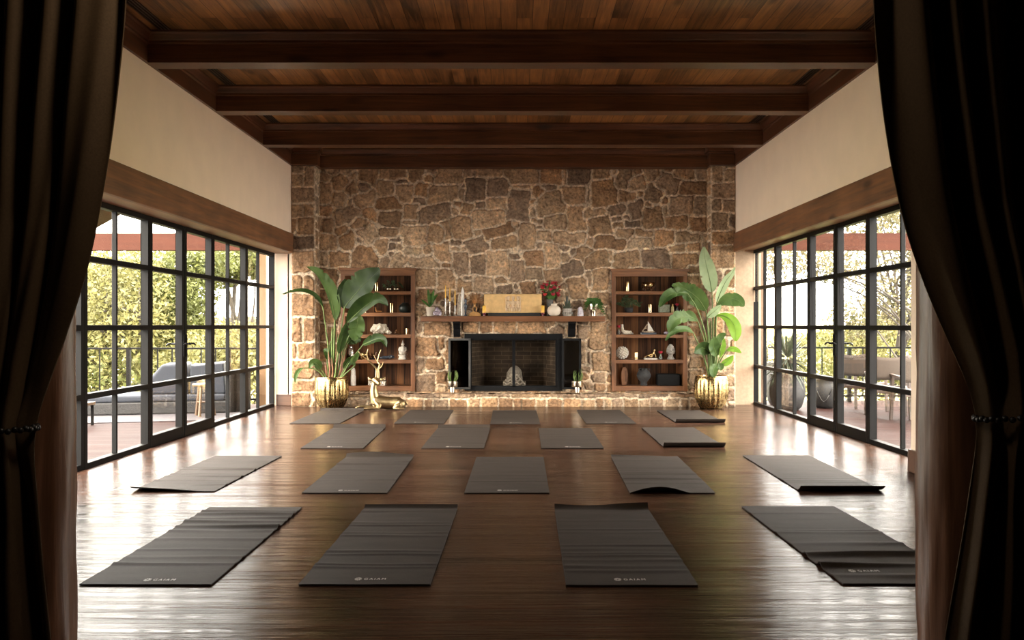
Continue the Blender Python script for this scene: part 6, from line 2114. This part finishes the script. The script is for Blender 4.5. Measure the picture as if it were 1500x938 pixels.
M['soffit_out'] = m_wood('porch_soffit', (0.01728, 0.0054, 0.00324), (0.03456, 0.0117, 0.00648), 0, 3.0, 0.6, False)
for nm_ in ('rail', 'redbeam', 'soffit_out', 'tile', 'stucco'):
    M[nm_].node_tree.nodes['Principled BSDF'].inputs['Specular IOR Level'].default_value = 0.06
ZD = -0.12
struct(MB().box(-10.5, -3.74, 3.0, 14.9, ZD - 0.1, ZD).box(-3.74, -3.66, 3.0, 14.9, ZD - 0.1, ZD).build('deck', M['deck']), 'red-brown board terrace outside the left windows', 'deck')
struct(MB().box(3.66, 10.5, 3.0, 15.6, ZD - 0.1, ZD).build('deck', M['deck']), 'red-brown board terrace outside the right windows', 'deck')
struct(MB().box(-4.06, -3.62, 13.95, 14.4, ZD, 3.4).build('pier', M['stucco']), 'ochre stucco pier outside the far left window', 'pier')
struct(MB().box(3.60, 3.92, 13.95, 14.4, ZD, 3.4).build('pier', M['pierwood']), 'tan pier outside the far right window', 'pier')
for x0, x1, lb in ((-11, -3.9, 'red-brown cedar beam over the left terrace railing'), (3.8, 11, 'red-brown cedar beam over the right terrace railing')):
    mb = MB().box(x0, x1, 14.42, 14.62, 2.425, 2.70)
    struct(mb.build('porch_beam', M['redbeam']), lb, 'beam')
for s in (-1, 1):
    xa = s * 10.2
    struct(MB().box(xa - 0.1, xa + 0.1, 14.43, 14.61, ZD, 2.425).build('porch_post', M['redbeam']), f'cedar post at the {"left" if s < 0 else "right"} end of the terrace', 'post')


def railing(label, x0, x1, y, ztop, zbot):
    t = thing('railing', label, 'railing', ((x0 + x1) / 2, y, ZD), 'iron railings of the terrace')
    MB().box(x0, x1, y - 0.02, y + 0.02, ztop - 0.03, ztop).build('top_rail', M['rail'], t)
    MB().box(x0, x1, y - 0.015, y + 0.015, zbot, zbot + 0.03).build('bottom_rail', M['rail'], t)
    n = int((x1 - x0) / 0.235)
    step = (x1 - x0) / n
    for i in range(n + 1):
        x = x0 + i * step
        if i % 8 == 0:
            MB().box(x - 0.03, x + 0.03, y - 0.03, y + 0.03, ZD, ztop).build('post', M['rail'], t)
        else:
            MB().box(x - 0.009, x + 0.009, y - 0.009, y + 0.009, zbot + 0.03, ztop - 0.03).build('baluster', M['rail'], t)


railing('dark iron railing along the left terrace behind the daybed', -10.2, -4.0, 14.6, 0.835, -0.03)
railing('dark iron railing along the right terrace behind the planters and chairs', 3.85, 10.2, 15.3, 0.832, -0.03)

# gable tails of the porch roof
for s in (-1, 1):
    mb = MB()
    yy0, yy1 = 11.3, 12.0
    e = lambda x: 3.60 - 0.56 * (x - 3.75)
    n = 40
    top, bot = [], []
    xs_ = np.linspace(3.75, 6.3, n)
    vs = []
    for x in xs_:
        vs += [(s * x, yy0, e(x)), (s * x, yy1, e(x)), (s * x, yy1, e(x) + 0.12), (s * x, yy0, e(x) + 0.12)]
    fs = []
    for i in range(n - 1):
        for j in range(4):
            a, b = i * 4 + j, i * 4 + (j + 1) % 4
            fs.append((a, b, b + 4, a + 4))
    fs += [(0, 1, 2, 3), ((n - 1) * 4 + 3, (n - 1) * 4 + 2, (n - 1) * 4 + 1, (n - 1) * 4)]
    t_ = thing('porch_roof', f'tiled end of the porch roof above the {"left" if s < 0 else "right"} terrace', 'roof', (s * 5.0, 11.65, e(5.0)))
    t_['kind'] = 'structure'
    mb.add(vs, fs).build('soffit', M['soffit_out'], t_)
    mb = MB()
    L = math.hypot(2.5, 2.5 * 0.56)
    for i in range(17):
        x = 3.8 + i * 0.15
        mb.tube([(s * x, yy0 - 0.05, e(x) + 0.13), (s * x, yy1 + 0.10, e(x) + 0.13)], 0.085, 10)
    mb.build('roof_tiles', M['tile'], t_, smooth=True, auto=50)

# ------------------------------------------------------------------ daybed, stool and rug on the left terrace
M['cushion'] = m_plain('blue_grey_canvas', (0.009, 0.01122, 0.01734, 1), 0.85, 0, 0.08, 8, 0.1)
M['wicker'] = m_plain('dark_wicker', (0.00726, 0.00627, 0.00594, 1), 0.8, 0, 0.5, 40, 0.6)
M['stoolwood'] = m_wood('honey_stool_wood', (0.0504, 0.0252, 0.0108), (0.0936, 0.054, 0.0252), 2, 5, 0.5, False)
M['outrug'] = m_plain('lilac_flecked_rug', (0.02, 0.01537, 0.0176, 1), 0.95, 0, 0.5, 60)
AX, AY = -4.35, 13.30
th = math.atan2(0.62, 2.45)


def db(u, v, z):
    """A point of the daybed: u metres leftward along its front, v back from it."""
    return Vector((AX - u * math.cos(th) - v * math.sin(th) * 1.0, AY - u * math.sin(th) + v * math.cos(th), z))


def dbox(mb, u0, u1, v0, v1, z0, z1, z1b=None):
    z1b = z1 if z1b is None else z1b
    vs = [db(u0, v0, z0), db(u1, v0, z0), db(u0, v1, z0), db(u1, v1, z0), db(u0, v0, z1), db(u1, v0, z1b), db(u0, v1, z1), db(u1, v1, z1b)]
    return mb.add(vs, [(0, 2, 3, 1), (4, 5, 7, 6), (0, 1, 5, 4), (2, 6, 7, 3), (0, 4, 6, 2), (1, 3, 7, 5)])


t = thing('daybed', 'low dark wicker daybed with blue-grey cushions on the left terrace', 'daybed', db(1.2, 0.45, ZD))
dbox(MB(), 0.0, 2.75, 0, 0.85, ZD + 0.013, 0.07).build('base', M['wicker'], t, bevel=0.02)
dbox(MB(), 0.02, 2.73, 0.01, 0.84, 0.07, 0.175).build('seat_cushion', M['cushion'], t, bevel=0.035, seg=3)
for u0, u1 in ((0.02, 0.52), (0.54, 1.02)):
    mb = MB()
    zl = 0.62 if u0 > 0.1 else 0.60
    vs = []
    prof = [(u0, 0.175), (u1 if u0 < 0.1 else u1 + 0.20, 0.176), (u1 if u0 < 0.1 else u1 + 0.16, 0.30 if u0 > 0.1 else 0.62), (u1 - 0.10 if u0 > 0.1 else u1 - 0.04, zl), (u0 + 0.03, 0.64)]
    kk = len(prof)
    mb.add([db(a, 0.06, z) for a, z in prof] + [db(a, 0.80, z) for a, z in prof], [tuple(range(kk)), tuple(range(2 * kk - 1, kk - 1, -1))] + [(i, i + kk, (i + 1) % kk + kk, (i + 1) % kk) for i in range(kk)])
    mb.build('back_cushion', M['cushion'], t, bevel=0.04, seg=3)
mb = MB()
pth = [db(-0.02 - 0.28 * math.sin(q * PI), 0.02 + 0.80 * q, 0) for q in np.linspace(0, 1, 13)]
for i in range(12):
    a, b = pth[i], pth[i + 1]
    mb.add([a + Vector((0, 0, ZD)), b + Vector((0, 0, ZD)), b + Vector((0, 0, .5)), a + Vector((0, 0, .5)), a + Vector((.03, 0, ZD)), b + Vector((.03, 0, ZD)), b + Vector((.03, 0, .5)), a + Vector((.03, 0, .5))],
           [(0, 1, 2, 3), (7, 6, 5, 4), (3, 2, 6, 7), (0, 3, 7, 4), (1, 5, 6, 2)])
mb.build('armrest', M['wicker'], t, smooth=True, auto=40)
p = Vector(((298 - VX) * 12.85 / F, 12.85, ZD + 0.012))
t = thing('stool', 'three-legged honey wood stool in front of the daybed', 'stool', p)
MB().lathe(p + Vector((0, 0, 0.43)), [(0.145, 0), (0.155, 0.012), (0.155, 0.03), (0.148, 0.04), (0.001, 0.038)], 28).build('seat', M['stoolwood'], t, smooth=True, auto=40)
for a in (0.5, 2.6, 4.7):
    d = Vector((math.cos(a), math.sin(a), 0))
    MB().tube([p + d * 0.09 + Vector((0, 0, 0.435)), p + d * 0.155 + Vector((0, 0, 0.0))], [0.018, 0.022], 10).build('leg', M['stoolwood'], t, smooth=True, auto=40)
mb = MB()
for a, b in ((0.5, 2.6), (2.6, 4.7), (4.7, 0.5)):
    mb.tube([p + Vector((math.cos(a) * .125, math.sin(a) * .125, .2)), p + Vector((math.cos(b) * .125, math.sin(b) * .125, .2))], 0.011, 8)
mb.build('stretcher', M['stoolwood'], t, smooth=True, auto=40)
mb = MB()
dbox(mb, -0.5, 3.6, -1.0, 0.75, ZD + 0.001, ZD + 0.011)
tag(mb.build('outdoor_rug', M['outrug']), 'lilac-grey flecked rug lying under the daybed on the left terrace', 'rug')
p = Vector((-5.75, 11.62, ZD))
t = thing('side_table', 'low orange wooden side table at the near end of the daybed', 'table', p)
MB().box(p.x - 0.16, p.x + 0.16, p.y - 0.16, p.y + 0.16, p.z + 0.27, p.z + 0.31).build('tabletop', M['stoolwood'], t, bevel=0.005)
for a in (-1, 1):
    for b in (-1, 1):
        MB().box(p.x + a * .13 - .014, p.x + a * .13 + .014, p.y + b * .13 - .014, p.y + b * .13 + .014, p.z, p.z + 0.27).build('leg', M['rail'], t)

# ------------------------------------------------------------------ planters, table and chairs on the right terrace
M['planter'] = m_plain('weathered_dark_planter', (0.0132, 0.0126, 0.0126, 1), 0.6, 0, 0.4, 9, 0.2)
M['yucca'] = m_leaf('blue_green_blade', (0.0132, 0.0192, 0.0108), (0.051, 0.06, 0.036), 0.15, 0.5, 6)
M['bark'] = m_plain('fibrous_bark', (0.10, 0.07, 0.045, 1), 0.95, 0, 0.4, 30, 0.6)


def urn(px, y, r, h):
    c = Vector(((px - VX) * y / F, y, ZD + 0.001))
    return c, [(0.62 * r, 0), (0.80 * r, 0.10 * h), (0.97 * r, 0.35 * h), (1.0 * r, 0.55 * h), (0.93 * r, 0.80 * h), (0.86 * r, 0.93 * h), (0.93 * r, 0.97 * h), (0.93 * r, h), (0.82 * r, h), (0.80 * r, 0.9 * h), (0.001, 0.88 * h)]


c, pr = urn(1153, 13.9, 0.275, 0.56)
t = thing('potted_yucca', 'spiky yucca in a large dark urn outside the far right window', 'potted plant', c)
MB().lathe(c, pr, 40).build('pot', M['planter'], t, smooth=True)
MB().tube([c + Vector((0, 0, 0.45)), c + Vector((0, 0, 0.62)), c + Vector((0.01, 0, 0.78))], [0.09, 0.08, 0.07], 12).build('trunk', M['bark'], t, smooth=True)
mb = MB()
rs = random.Random(6)
hd = c + Vector((0, 0, 0.80))
for q in range(210):
    z = rs.uniform(-0.75, 1)
    a = rs.uniform(0, 2 * PI)
    d = Vector((math.sqrt(1 - z * z) * math.cos(a), math.sqrt(1 - z * z) * math.sin(a), z))
    ll = rs.uniform(0.38, 0.56)
    leaf_blade(mb, hd + d * 0.05, hd + d * ll - Vector((0, 0, 0.10 * (1 - z))), 0.016, (0, 0, 1) if abs(z) < 0.9 else (0, 1, 0), 0.0, 3)
mb.build('blades', M['yucca'], t)
c, pr = urn(1208, 14.2, 0.20, 0.47)
t = thing('urn', 'smaller dark urn standing outside the right double door', 'urn', c)
MB().lathe(c, pr, 36).build('body', M['planter'], t, smooth=True)
mb = MB()
for a in (0, 1.57, 3.14, 4.71):
    mb.tube([c + Vector((math.cos(a + q) * 0.204, math.sin(a + q) * 0.204, 0.22 + 0.11 * math.sin(q * 4))) for q in np.linspace(0, 1.57, 9)], 0.006, 6)
mb.build('band', M['planter'], t, smooth=True)
c, pr = urn(1140, 14.75, 0.21, 0.70)
t = thing('urn', 'tall dark planter behind the yucca urn on the right terrace', 'urn', c)
MB().lathe(c, pr, 36).build('body', M['planter'], t, smooth=True)
MB().lathe(c + Vector((0, 0, 0.695)), [(0.2, 0), (0.205, 0.012), (0.17, 0.014)], 36).build('rim', M['planter'], t, smooth=True)

M['chairwood'] = m_wood('dark_teak', (0.0245, 0.0147, 0.0105), (0.056, 0.0336, 0.0231), 2, 5, 0.5, False)
M['sling'] = m_plain('tan_canvas_sling', (0.03718, 0.02631, 0.01888, 1), 0.9, 0, 0.08, 20, 0.1)


def sling_chair(label, x, y, rz):
    """Faces +y before turning; the back is towards -y."""
    t = thing('sling_chair', label, 'chair', (x, y, ZD), 'canvas-backed chairs on the right terrace')
    R = Matrix.Rotation(rz, 3, 'Z')
    o = Vector((x, y, ZD))
    g = lambda a, b, c_: o + R @ Vector((a, b, c_))
    for s in (-1, 1):
        MB().beam(g(s * .27, -.30, 0), g(s * .25, -.20, .90), 0.04, 0.045).build('rear_leg', M['chairwood'], t, bevel=0.004)
        MB().beam(g(s * .27, .26, 0), g(s * .26, .22, .62), 0.04, 0.045).build('front_leg', M['chairwood'], t, bevel=0.004)
        MB().beam(g(s * .265, -.28, .62), g(s * .265, .28, .63), 0.05, 0.028).build('armrest', M['chairwood'], t, bevel=0.004)
        MB().beam(g(s * .25, -.25, .40), g(s * .25, .24, .43), 0.03, 0.045).build('side_rail', M['chairwood'], t, bevel=0.003)
    MB().beam(g(-.25, .22, .42), g(.25, .22, .42), 0.03, 0.045).beam(g(-.25, -.24, .38), g(.25, -.24, .38), 0.03, 0.045).build('cross_rail', M['chairwood'], t, bevel=0.003)
    vs = []
    for j in range(7):
        for i in range(13):
            u, v = i / 12 * 2 - 1, j / 6
            sag = 0.05 * (1 - u * u)
            vs.append(g(u * .27, -.215 - sag - 0.02 * (1 - v), .55 + .36 * v - 0.045 * (1 - u * u) * v))
    b = MB().add(vs, grid_faces(13, 7)).build('back_sling', M['sling'], t, smooth=True)
    b.modifiers.new('cloth', 'SOLIDIFY').thickness = 0.006
    vs = [g((i / 12 * 2 - 1) * .25, -.24 + .46 * j / 6, .43 - 0.03 * math.sin(PI * j / 6) - 0.02 * (1 - (i / 6 - 1) ** 2)) for j in range(7) for i in range(13)]
    b = MB().add(vs, grid_faces(13, 7)).build('seat_sling', M['sling'], t, smooth=True)
    b.modifiers.new('cloth', 'SOLIDIFY').thickness = 0.006
    return t


sling_chair('canvas-backed dark wood chair farthest from the near right window', (1262 - VX) * 13.7 / F, 13.7, -0.95)
sling_chair('canvas-backed dark wood chair in the middle of the right terrace group', (1300 - VX) * 12.75 / F, 12.75, -0.3)
sling_chair('canvas-backed dark wood chair nearest the wall end of the right window', (1343 - VX) * 12.15 / F, 12.15, -0.15)
p = Vector((7.0, 14.15, ZD))
t = thing('patio_table', 'dark wooden terrace table behind the canvas chairs', 'table', p)
MB().box(p.x - 0.75, p.x + 1.1, p.y - 0.42, p.y + 0.42, p.z + 0.69, p.z + 0.73).build('tabletop', M['cushion'], t, bevel=0.006)
for a, b in ((-.68, -.36), (1.03, -.36), (-.68, .36), (1.03, .36)):
    MB().box(p.x + a - .03, p.x + a + .03, p.y + b - .03, p.y + b + .03, p.z, p.z + 0.69).build('leg', M['chairwood'], t)

# ------------------------------------------------------------------ garden beyond
M['leafage_a'] = m_leaf('sunny_oak_leaf', (0.0425, 0.04165, 0.01105), (0.153, 0.14025, 0.051), 0.35, 0.6, 1.2)
M['leafage_b'] = m_leaf('green_oak_leaf', (0.0255, 0.03168, 0.00723), (0.10625, 0.1122, 0.034), 0.35, 0.6, 1.2)
M['leafage_c'] = m_leaf('grey_olive_leaf', (0.0375, 0.034, 0.016), (0.14, 0.1225, 0.065), 0.3, 0.6, 1.2)
M['trunk'] = m_plain('grey_brown_bark', (0.024, 0.0186, 0.0144, 1), 0.95, 0, 0.4, 8, 0.5)
M['meadow'] = m_plain('dry_yellow_green_meadow', (0.165, 0.16, 0.046, 1), 0.95, 0, 0.4, 0.6)


def foliage(mb, blobs, n, size, rs, nprng):
    vol = np.array([b[1][0] * b[1][1] * b[1][2] for b in blobs])
    cnt = (vol ** 0.67 / (vol ** 0.67).sum() * n).astype(int)
    for (c_, r_), k_ in zip(blobs, cnt):
        d = nprng.randn(k_, 3)
        d /= np.linalg.norm(d, axis=1)[:, None]
        rad = nprng.rand(k_) ** 0.45
        pos = np.array(c_) + d * np.array(r_) * rad[:, None]
        a = nprng.randn(k_, 3)
        a /= np.linalg.norm(a, axis=1)[:, None]
        b = np.cross(a, nprng.randn(k_, 3))
        b /= np.linalg.norm(b, axis=1)[:, None]
        s = size * nprng.uniform(0.6, 1.3, (k_, 1))
        q = np.stack([pos - a * s * 1.2, pos + b * s * 0.55, pos + a * s * 1.2, pos - b * s * 0.55], 1).reshape(-1, 3)
        o = len(mb.v)
        mb.v += [tuple(v) for v in q]
        mb.f += [(o + 4 * i, o + 4 * i + 1, o + 4 * i + 2, o + 4 * i + 3) for i in range(k_)]


def build_fast(mb, name, mat, parent):
    me = bpy.data.meshes.new(name)
    off = parent_base(parent)
    me.from_pydata([(x - off[0], y - off[1], z - off[2]) for x, y, z in mb.v], [], mb.f)
    me.materials.append(mat)
    o = bpy.data.objects.new(name, me)
    COL.objects.link(o)
    o.parent = parent
    return o


def tree(label, base, blobs, n, size, mat, seed, trunk_top=None, limbs=6, r=0.16, group='trees beyond the terrace'):
    rs = random.Random(seed)
    npr = np.random.RandomState(seed)
    base = Vector(base)
    t = thing('oak_tree', label, 'tree', base, group)
    mb = MB()
    top = Vector(trunk_top) if trunk_top else Vector(blobs[0][0])
    mid = (base + top) / 2 + Vector((rs.uniform(-.3, .3), 0, 0))
    mb.tube(catmull([base, mid, top], 5), [r - r * 0.6 * i / 10 for i in range(11)], 9)
    for q in range(limbs):
        c_, r_ = blobs[q % len(blobs)]
        e = Vector(c_) + Vector((rs.uniform(-.7, .7) * r_[0], rs.uniform(-.5, .5) * r_[1], rs.uniform(-.5, .6) * r_[2]))
        s = base.lerp(top, rs.uniform(0.45, 1.0))
        m_ = (s + e) / 2 + Vector((rs.uniform(-.25, .25), rs.uniform(-.2, .2), rs.uniform(-.1, .35)))
        mb.tube(catmull([s, m_, e], 5), [r * 0.42 * (1 - 0.8 * i / 10) for i in range(11)], 7)
    mb.build('trunk', M['trunk'], t, smooth=True)
    lf = MB()
    foliage(lf, blobs, int(n * 1.9), size * 0.66, rs, npr)
    f = build_fast(lf, 'crown', mat, t)
    return t


def at(px, py, y):
    return tuple(P(px, py, y))


GZ = -3.0
hl = MB()
vs = []
nx, ny = 90, 50
for j in range(ny):
    y = 15.4 + (j / (ny - 1)) ** 2 * 110
    for i in range(nx):
        x = -100 + 200 * i / (nx - 1)
        z = GZ + 0.5 * noise.noise(Vector((x * 0.06, y * 0.06, 0))) + max(0, (y - 40)) * 0.045 + 0.8 * noise.noise(Vector((x * 0.03, y * 0.03, 4))) * min(1, y / 60)
        z -= max(0, 1 - (y - 15.4) / 8) * 0.4
        vs.append((x, y, z))
hl.add(vs, grid_faces(nx, ny))
h_ = hl.build('hillside', M['meadow'], smooth=True)
struct(h_, 'yellow-green hillside falling away beyond the terrace', 'hill')


def ground(x, y):
    return (x, y, GZ - 0.5)


# left side
def T(px, y):
    return ground((px - VX) * y / F, y)


tree('sunlit oak filling the nearest left window panes', T(150, 19), [(at(150, 440, 19), (1.6, 1.2, 1.3)), (at(115, 520, 18.5), (1.5, 1.1, 1.2)), (at(190, 510, 19.5), (1.5, 1.2, 1.3)), (at(60, 460, 19.5), (1.6, 1.3, 1.5)), (at(170, 400, 20), (1.2, 1.0, 0.6))], 9000, 0.075, M['leafage_a'], 1, at(160, 430, 19))
tree('leafy oak with a slanting branch behind the left double door', T(285, 21), [(at(250, 415, 21), (1.2, 1.2, 0.9)), (at(278, 450, 20.5), (0.6, 0.8, 0.8)), (at(240, 480, 21), (1.0, 1.1, 1.0)), (at(295, 385, 21), (0.9, 1.0, 0.4)), (at(265, 530, 21), (1.2, 1.1, 0.8))], 8000, 0.075, M['leafage_b'], 2, at(262, 430, 21), 8)
tree('bright green oak with low boughs beside the stucco pier outside', T(345, 24), [(at(350, 380, 24), (1.2, 1.0, 0.50)), (at(322, 395, 24), (0.7, 1.0, 0.55)), (at(378, 388, 24), (0.8, 0.9, 0.42))], 4200, 0.08, M['leafage_b'], 3, at(345, 400, 24), 5, 0.12)
tree('olive-toned oak standing far behind the left railing', T(205, 27), [(at(205, 420, 27), (1.5, 1.5, 1.3)), (at(170, 480, 27), (1.9, 1.5, 1.2)), (at(245, 510, 27), (1.4, 1.5, 1.1)), (at(125, 420, 28), (1.7, 1.5, 1.2))], 9000, 0.10, M['leafage_c'], 4, at(215, 430, 27), 8, 0.2)
tree('low shrubby oak below the left railing', T(350, 19), [(at(340, 520, 19), (1.3, 1.0, 0.75)), (at(380, 510, 19), (1.1, 0.9, 0.6)), (at(300, 545, 18.5), (1.1, 0.9, 0.8)), (at(365, 555, 18.5), (1.2, 0.9, 0.9))], 5200, 0.07, M['leafage_a'], 5, at(345, 520, 19), 5, 0.1)
tree('distant oak low on the skyline between the left trees', T(350, 34), [(at(330, 484, 34), (1.6, 1.6, 0.5)), (at(375, 482, 34), (1.6, 1.6, 0.5))], 3500, 0.12, M['leafage_c'], 6, at(345, 480, 34), 4, 0.15)
tree('dense oak beyond the left terrace end', T(0, 20), [(at(10, 420, 20), (1.8, 1.4, 1.5)), (at(-40, 500, 20), (2.0, 1.4, 1.6)), (at(40, 530, 19.5), (1.6, 1.2, 1.2)), (at(100, 560, 18.5), (1.8, 1.1, 1.0))], 7000, 0.085, M['leafage_b'], 7, at(10, 430, 20))
# right side
tree('spreading oak whose boughs hang over the right railing', T(1300, 20), [(at(1305, 315, 20), (1.5, 1.2, 0.9)), (at(1265, 300, 20), (1.2, 1.0, 0.7)), (at(1330, 420, 20), (1.1, 1.0, 0.9)), (at(1290, 455, 20), (1.0, 0.9, 0.7)), (at(1350, 350, 20), (1.3, 1.1, 1.2)), (at(1255, 470, 20.5), (0.8, 0.8, 0.5))], 5200, 0.065, M['leafage_c'], 8, at(1335, 380, 20), 9, 0.10)
tree('thin hanging oak boughs across the far right window', T(1400, 18), [(at(1215, 378, 18), (1.0, 0.8, 0.42)), (at(1150, 385, 18), (0.9, 0.8, 0.42)), (at(1115, 375, 18), (0.6, 0.7, 0.45)), (at(1240, 395, 18), (0.7, 0.7, 0.4))], 1900, 0.055, M['leafage_c'], 9, at(1330, 330, 18), 6, 0.06)
tree('yellow-green shrubs in the hollow below the right railing', T(1230, 20), [(at(1230, 530, 20), (1.2, 1.0, 0.5)), (at(1190, 550, 19.5), (1.1, 1.0, 0.6)), (at(1290, 545, 20), (1.3, 1.0, 0.7)), (at(1130, 560, 20), (1.1, 1.0, 0.6)), (at(1340, 550, 20), (1.3, 1.0, 0.8))], 4200, 0.07, M['leafage_a'], 10, at(1230, 560, 20), 4, 0.08)
tree('row of distant oaks on the skyline beyond the right terrace', T(1270, 42), [(at(1300, 490, 42), (3.0, 2.0, 0.8)), (at(1250, 500, 42), (2.6, 2.0, 0.7)), (at(1200, 505, 42), (2.4, 2.0, 0.6)), (at(1345, 480, 42), (2.6, 2.0, 1.0))], 4200, 0.14, M['leafage_a'], 11, at(1300, 495, 42), 4, 0.15)

# ------------------------------------------------------------------ daylight, camera
wd = bpy.data.worlds.new('hazy_bright_sky')
SC.world = wd
wd.use_nodes = True
nt = wd.node_tree
bg = nt.nodes['Background']
tc = nt.nodes.new('ShaderNodeTexCoord')
sp = nt.nodes.new('ShaderNodeSeparateXYZ')
rp = nt.nodes.new('ShaderNodeValToRGB')
nt.links.new(tc.outputs['Generated'], sp.inputs[0])
nt.links.new(sp.outputs['Z'], rp.inputs['Fac'])
e = rp.color_ramp.elements
while len(e) < 4:
    e.new(0.5)
for q_, (pos, k_) in enumerate(((0.0, 0.35), (0.22, 0.50), (0.55, 0.95), (1.0, 1.0))):
    e[q_].position = pos
    e[q_].color = (1.0 * k_, 0.945 * k_, 0.86 * k_, 1)
nt.links.new(rp.outputs['Color'], bg.inputs['Color'])
bg.inputs['Strength'].default_value = SKY

sun = bpy.data.lights.new('hazy_sun', 'SUN')
sun.energy = SUN
sun.angle = math.radians(6)
sun.color = (1.0, 0.86, 0.66)
so = bpy.data.objects.new('hazy_sun', sun)
COL.objects.link(so)
so.rotation_euler = Vector((0.76, 0.58, -0.36)).to_track_quat('-Z', 'Y').to_euler()

fill_light = bpy.data.lights.new('anteroom_fill_light', 'POINT')  # added fill light without a fixture, brightens curtain folds and log posts
fill_light.energy = 4.5
fill_light.color = (1.0, 0.80, 0.58)
fill_light.shadow_soft_size = 0.15
la = bpy.data.objects.new('anteroom_fill_light', fill_light)
COL.objects.link(la)
la.location = (-0.5, 2.62, 2.6)

# light portals in the glazed openings help the sampling of the sky
for nm, x, y0, y1, z1, rz in (('portal_left', WL - 0.10, 6.05, 13.2, LH, -PI / 2), ('portal_right', WR + 0.10, 7.3, 13.5, RH, PI / 2)):
    li = bpy.data.lights.new(nm, 'AREA')
    li.shape = 'RECTANGLE'
    li.size = y1 - y0
    li.size_y = z1
    li.cycles.is_portal = True
    lo = bpy.data.objects.new(nm, li)
    COL.objects.link(lo)
    lo.location = (x, (y0 + y1) / 2, z1 / 2)
    lo.rotation_euler = (PI / 2, 0, rz)

cam = bpy.data.cameras.new('camera')
cam.sensor_width = 36
cam.lens = 36 * F / 1500
cam.shift_x = (750 - VX) / 1500
cam.shift_y = -(469 - VY) / 1500
cam.clip_end = 500
co_ = bpy.data.objects.new('camera', cam)
COL.objects.link(co_)
co_.location = (0, 0, EYE)
co_.rotation_euler = (PI / 2, 0, 0)
SC.camera = co_
SC.view_settings.view_transform = 'Standard'
SC.view_settings.look = 'None'
SC.view_settings.gamma = 1
SC.view_settings.use_curve_mapping = False
SC.view_settings.exposure = EXPOSURE

# settle what stands on a shelf exactly onto it
bpy.context.view_layer.update()
for o in list(COL.objects):
    if o.parent is None and o.type == 'EMPTY' and o.location.z > 0.15 and o.get('category') not in ('bookcase', 'fireplace screen', 'bracket', 'vent', 'roof', 'railing', 'fire basket') and abs(o.location.x) < 3.2:
        lo_ = min(v.co.z + parent_base(c.parent).z for c in o.children_recursive if c.type == 'MESH' and c.name.split('.')[0] not in ('foliage', 'fronds', 'leaves') for v in c.data.vertices)
        if lo_ < o.location.z:
            o.location.z += o.location.z - lo_ + 0.0005
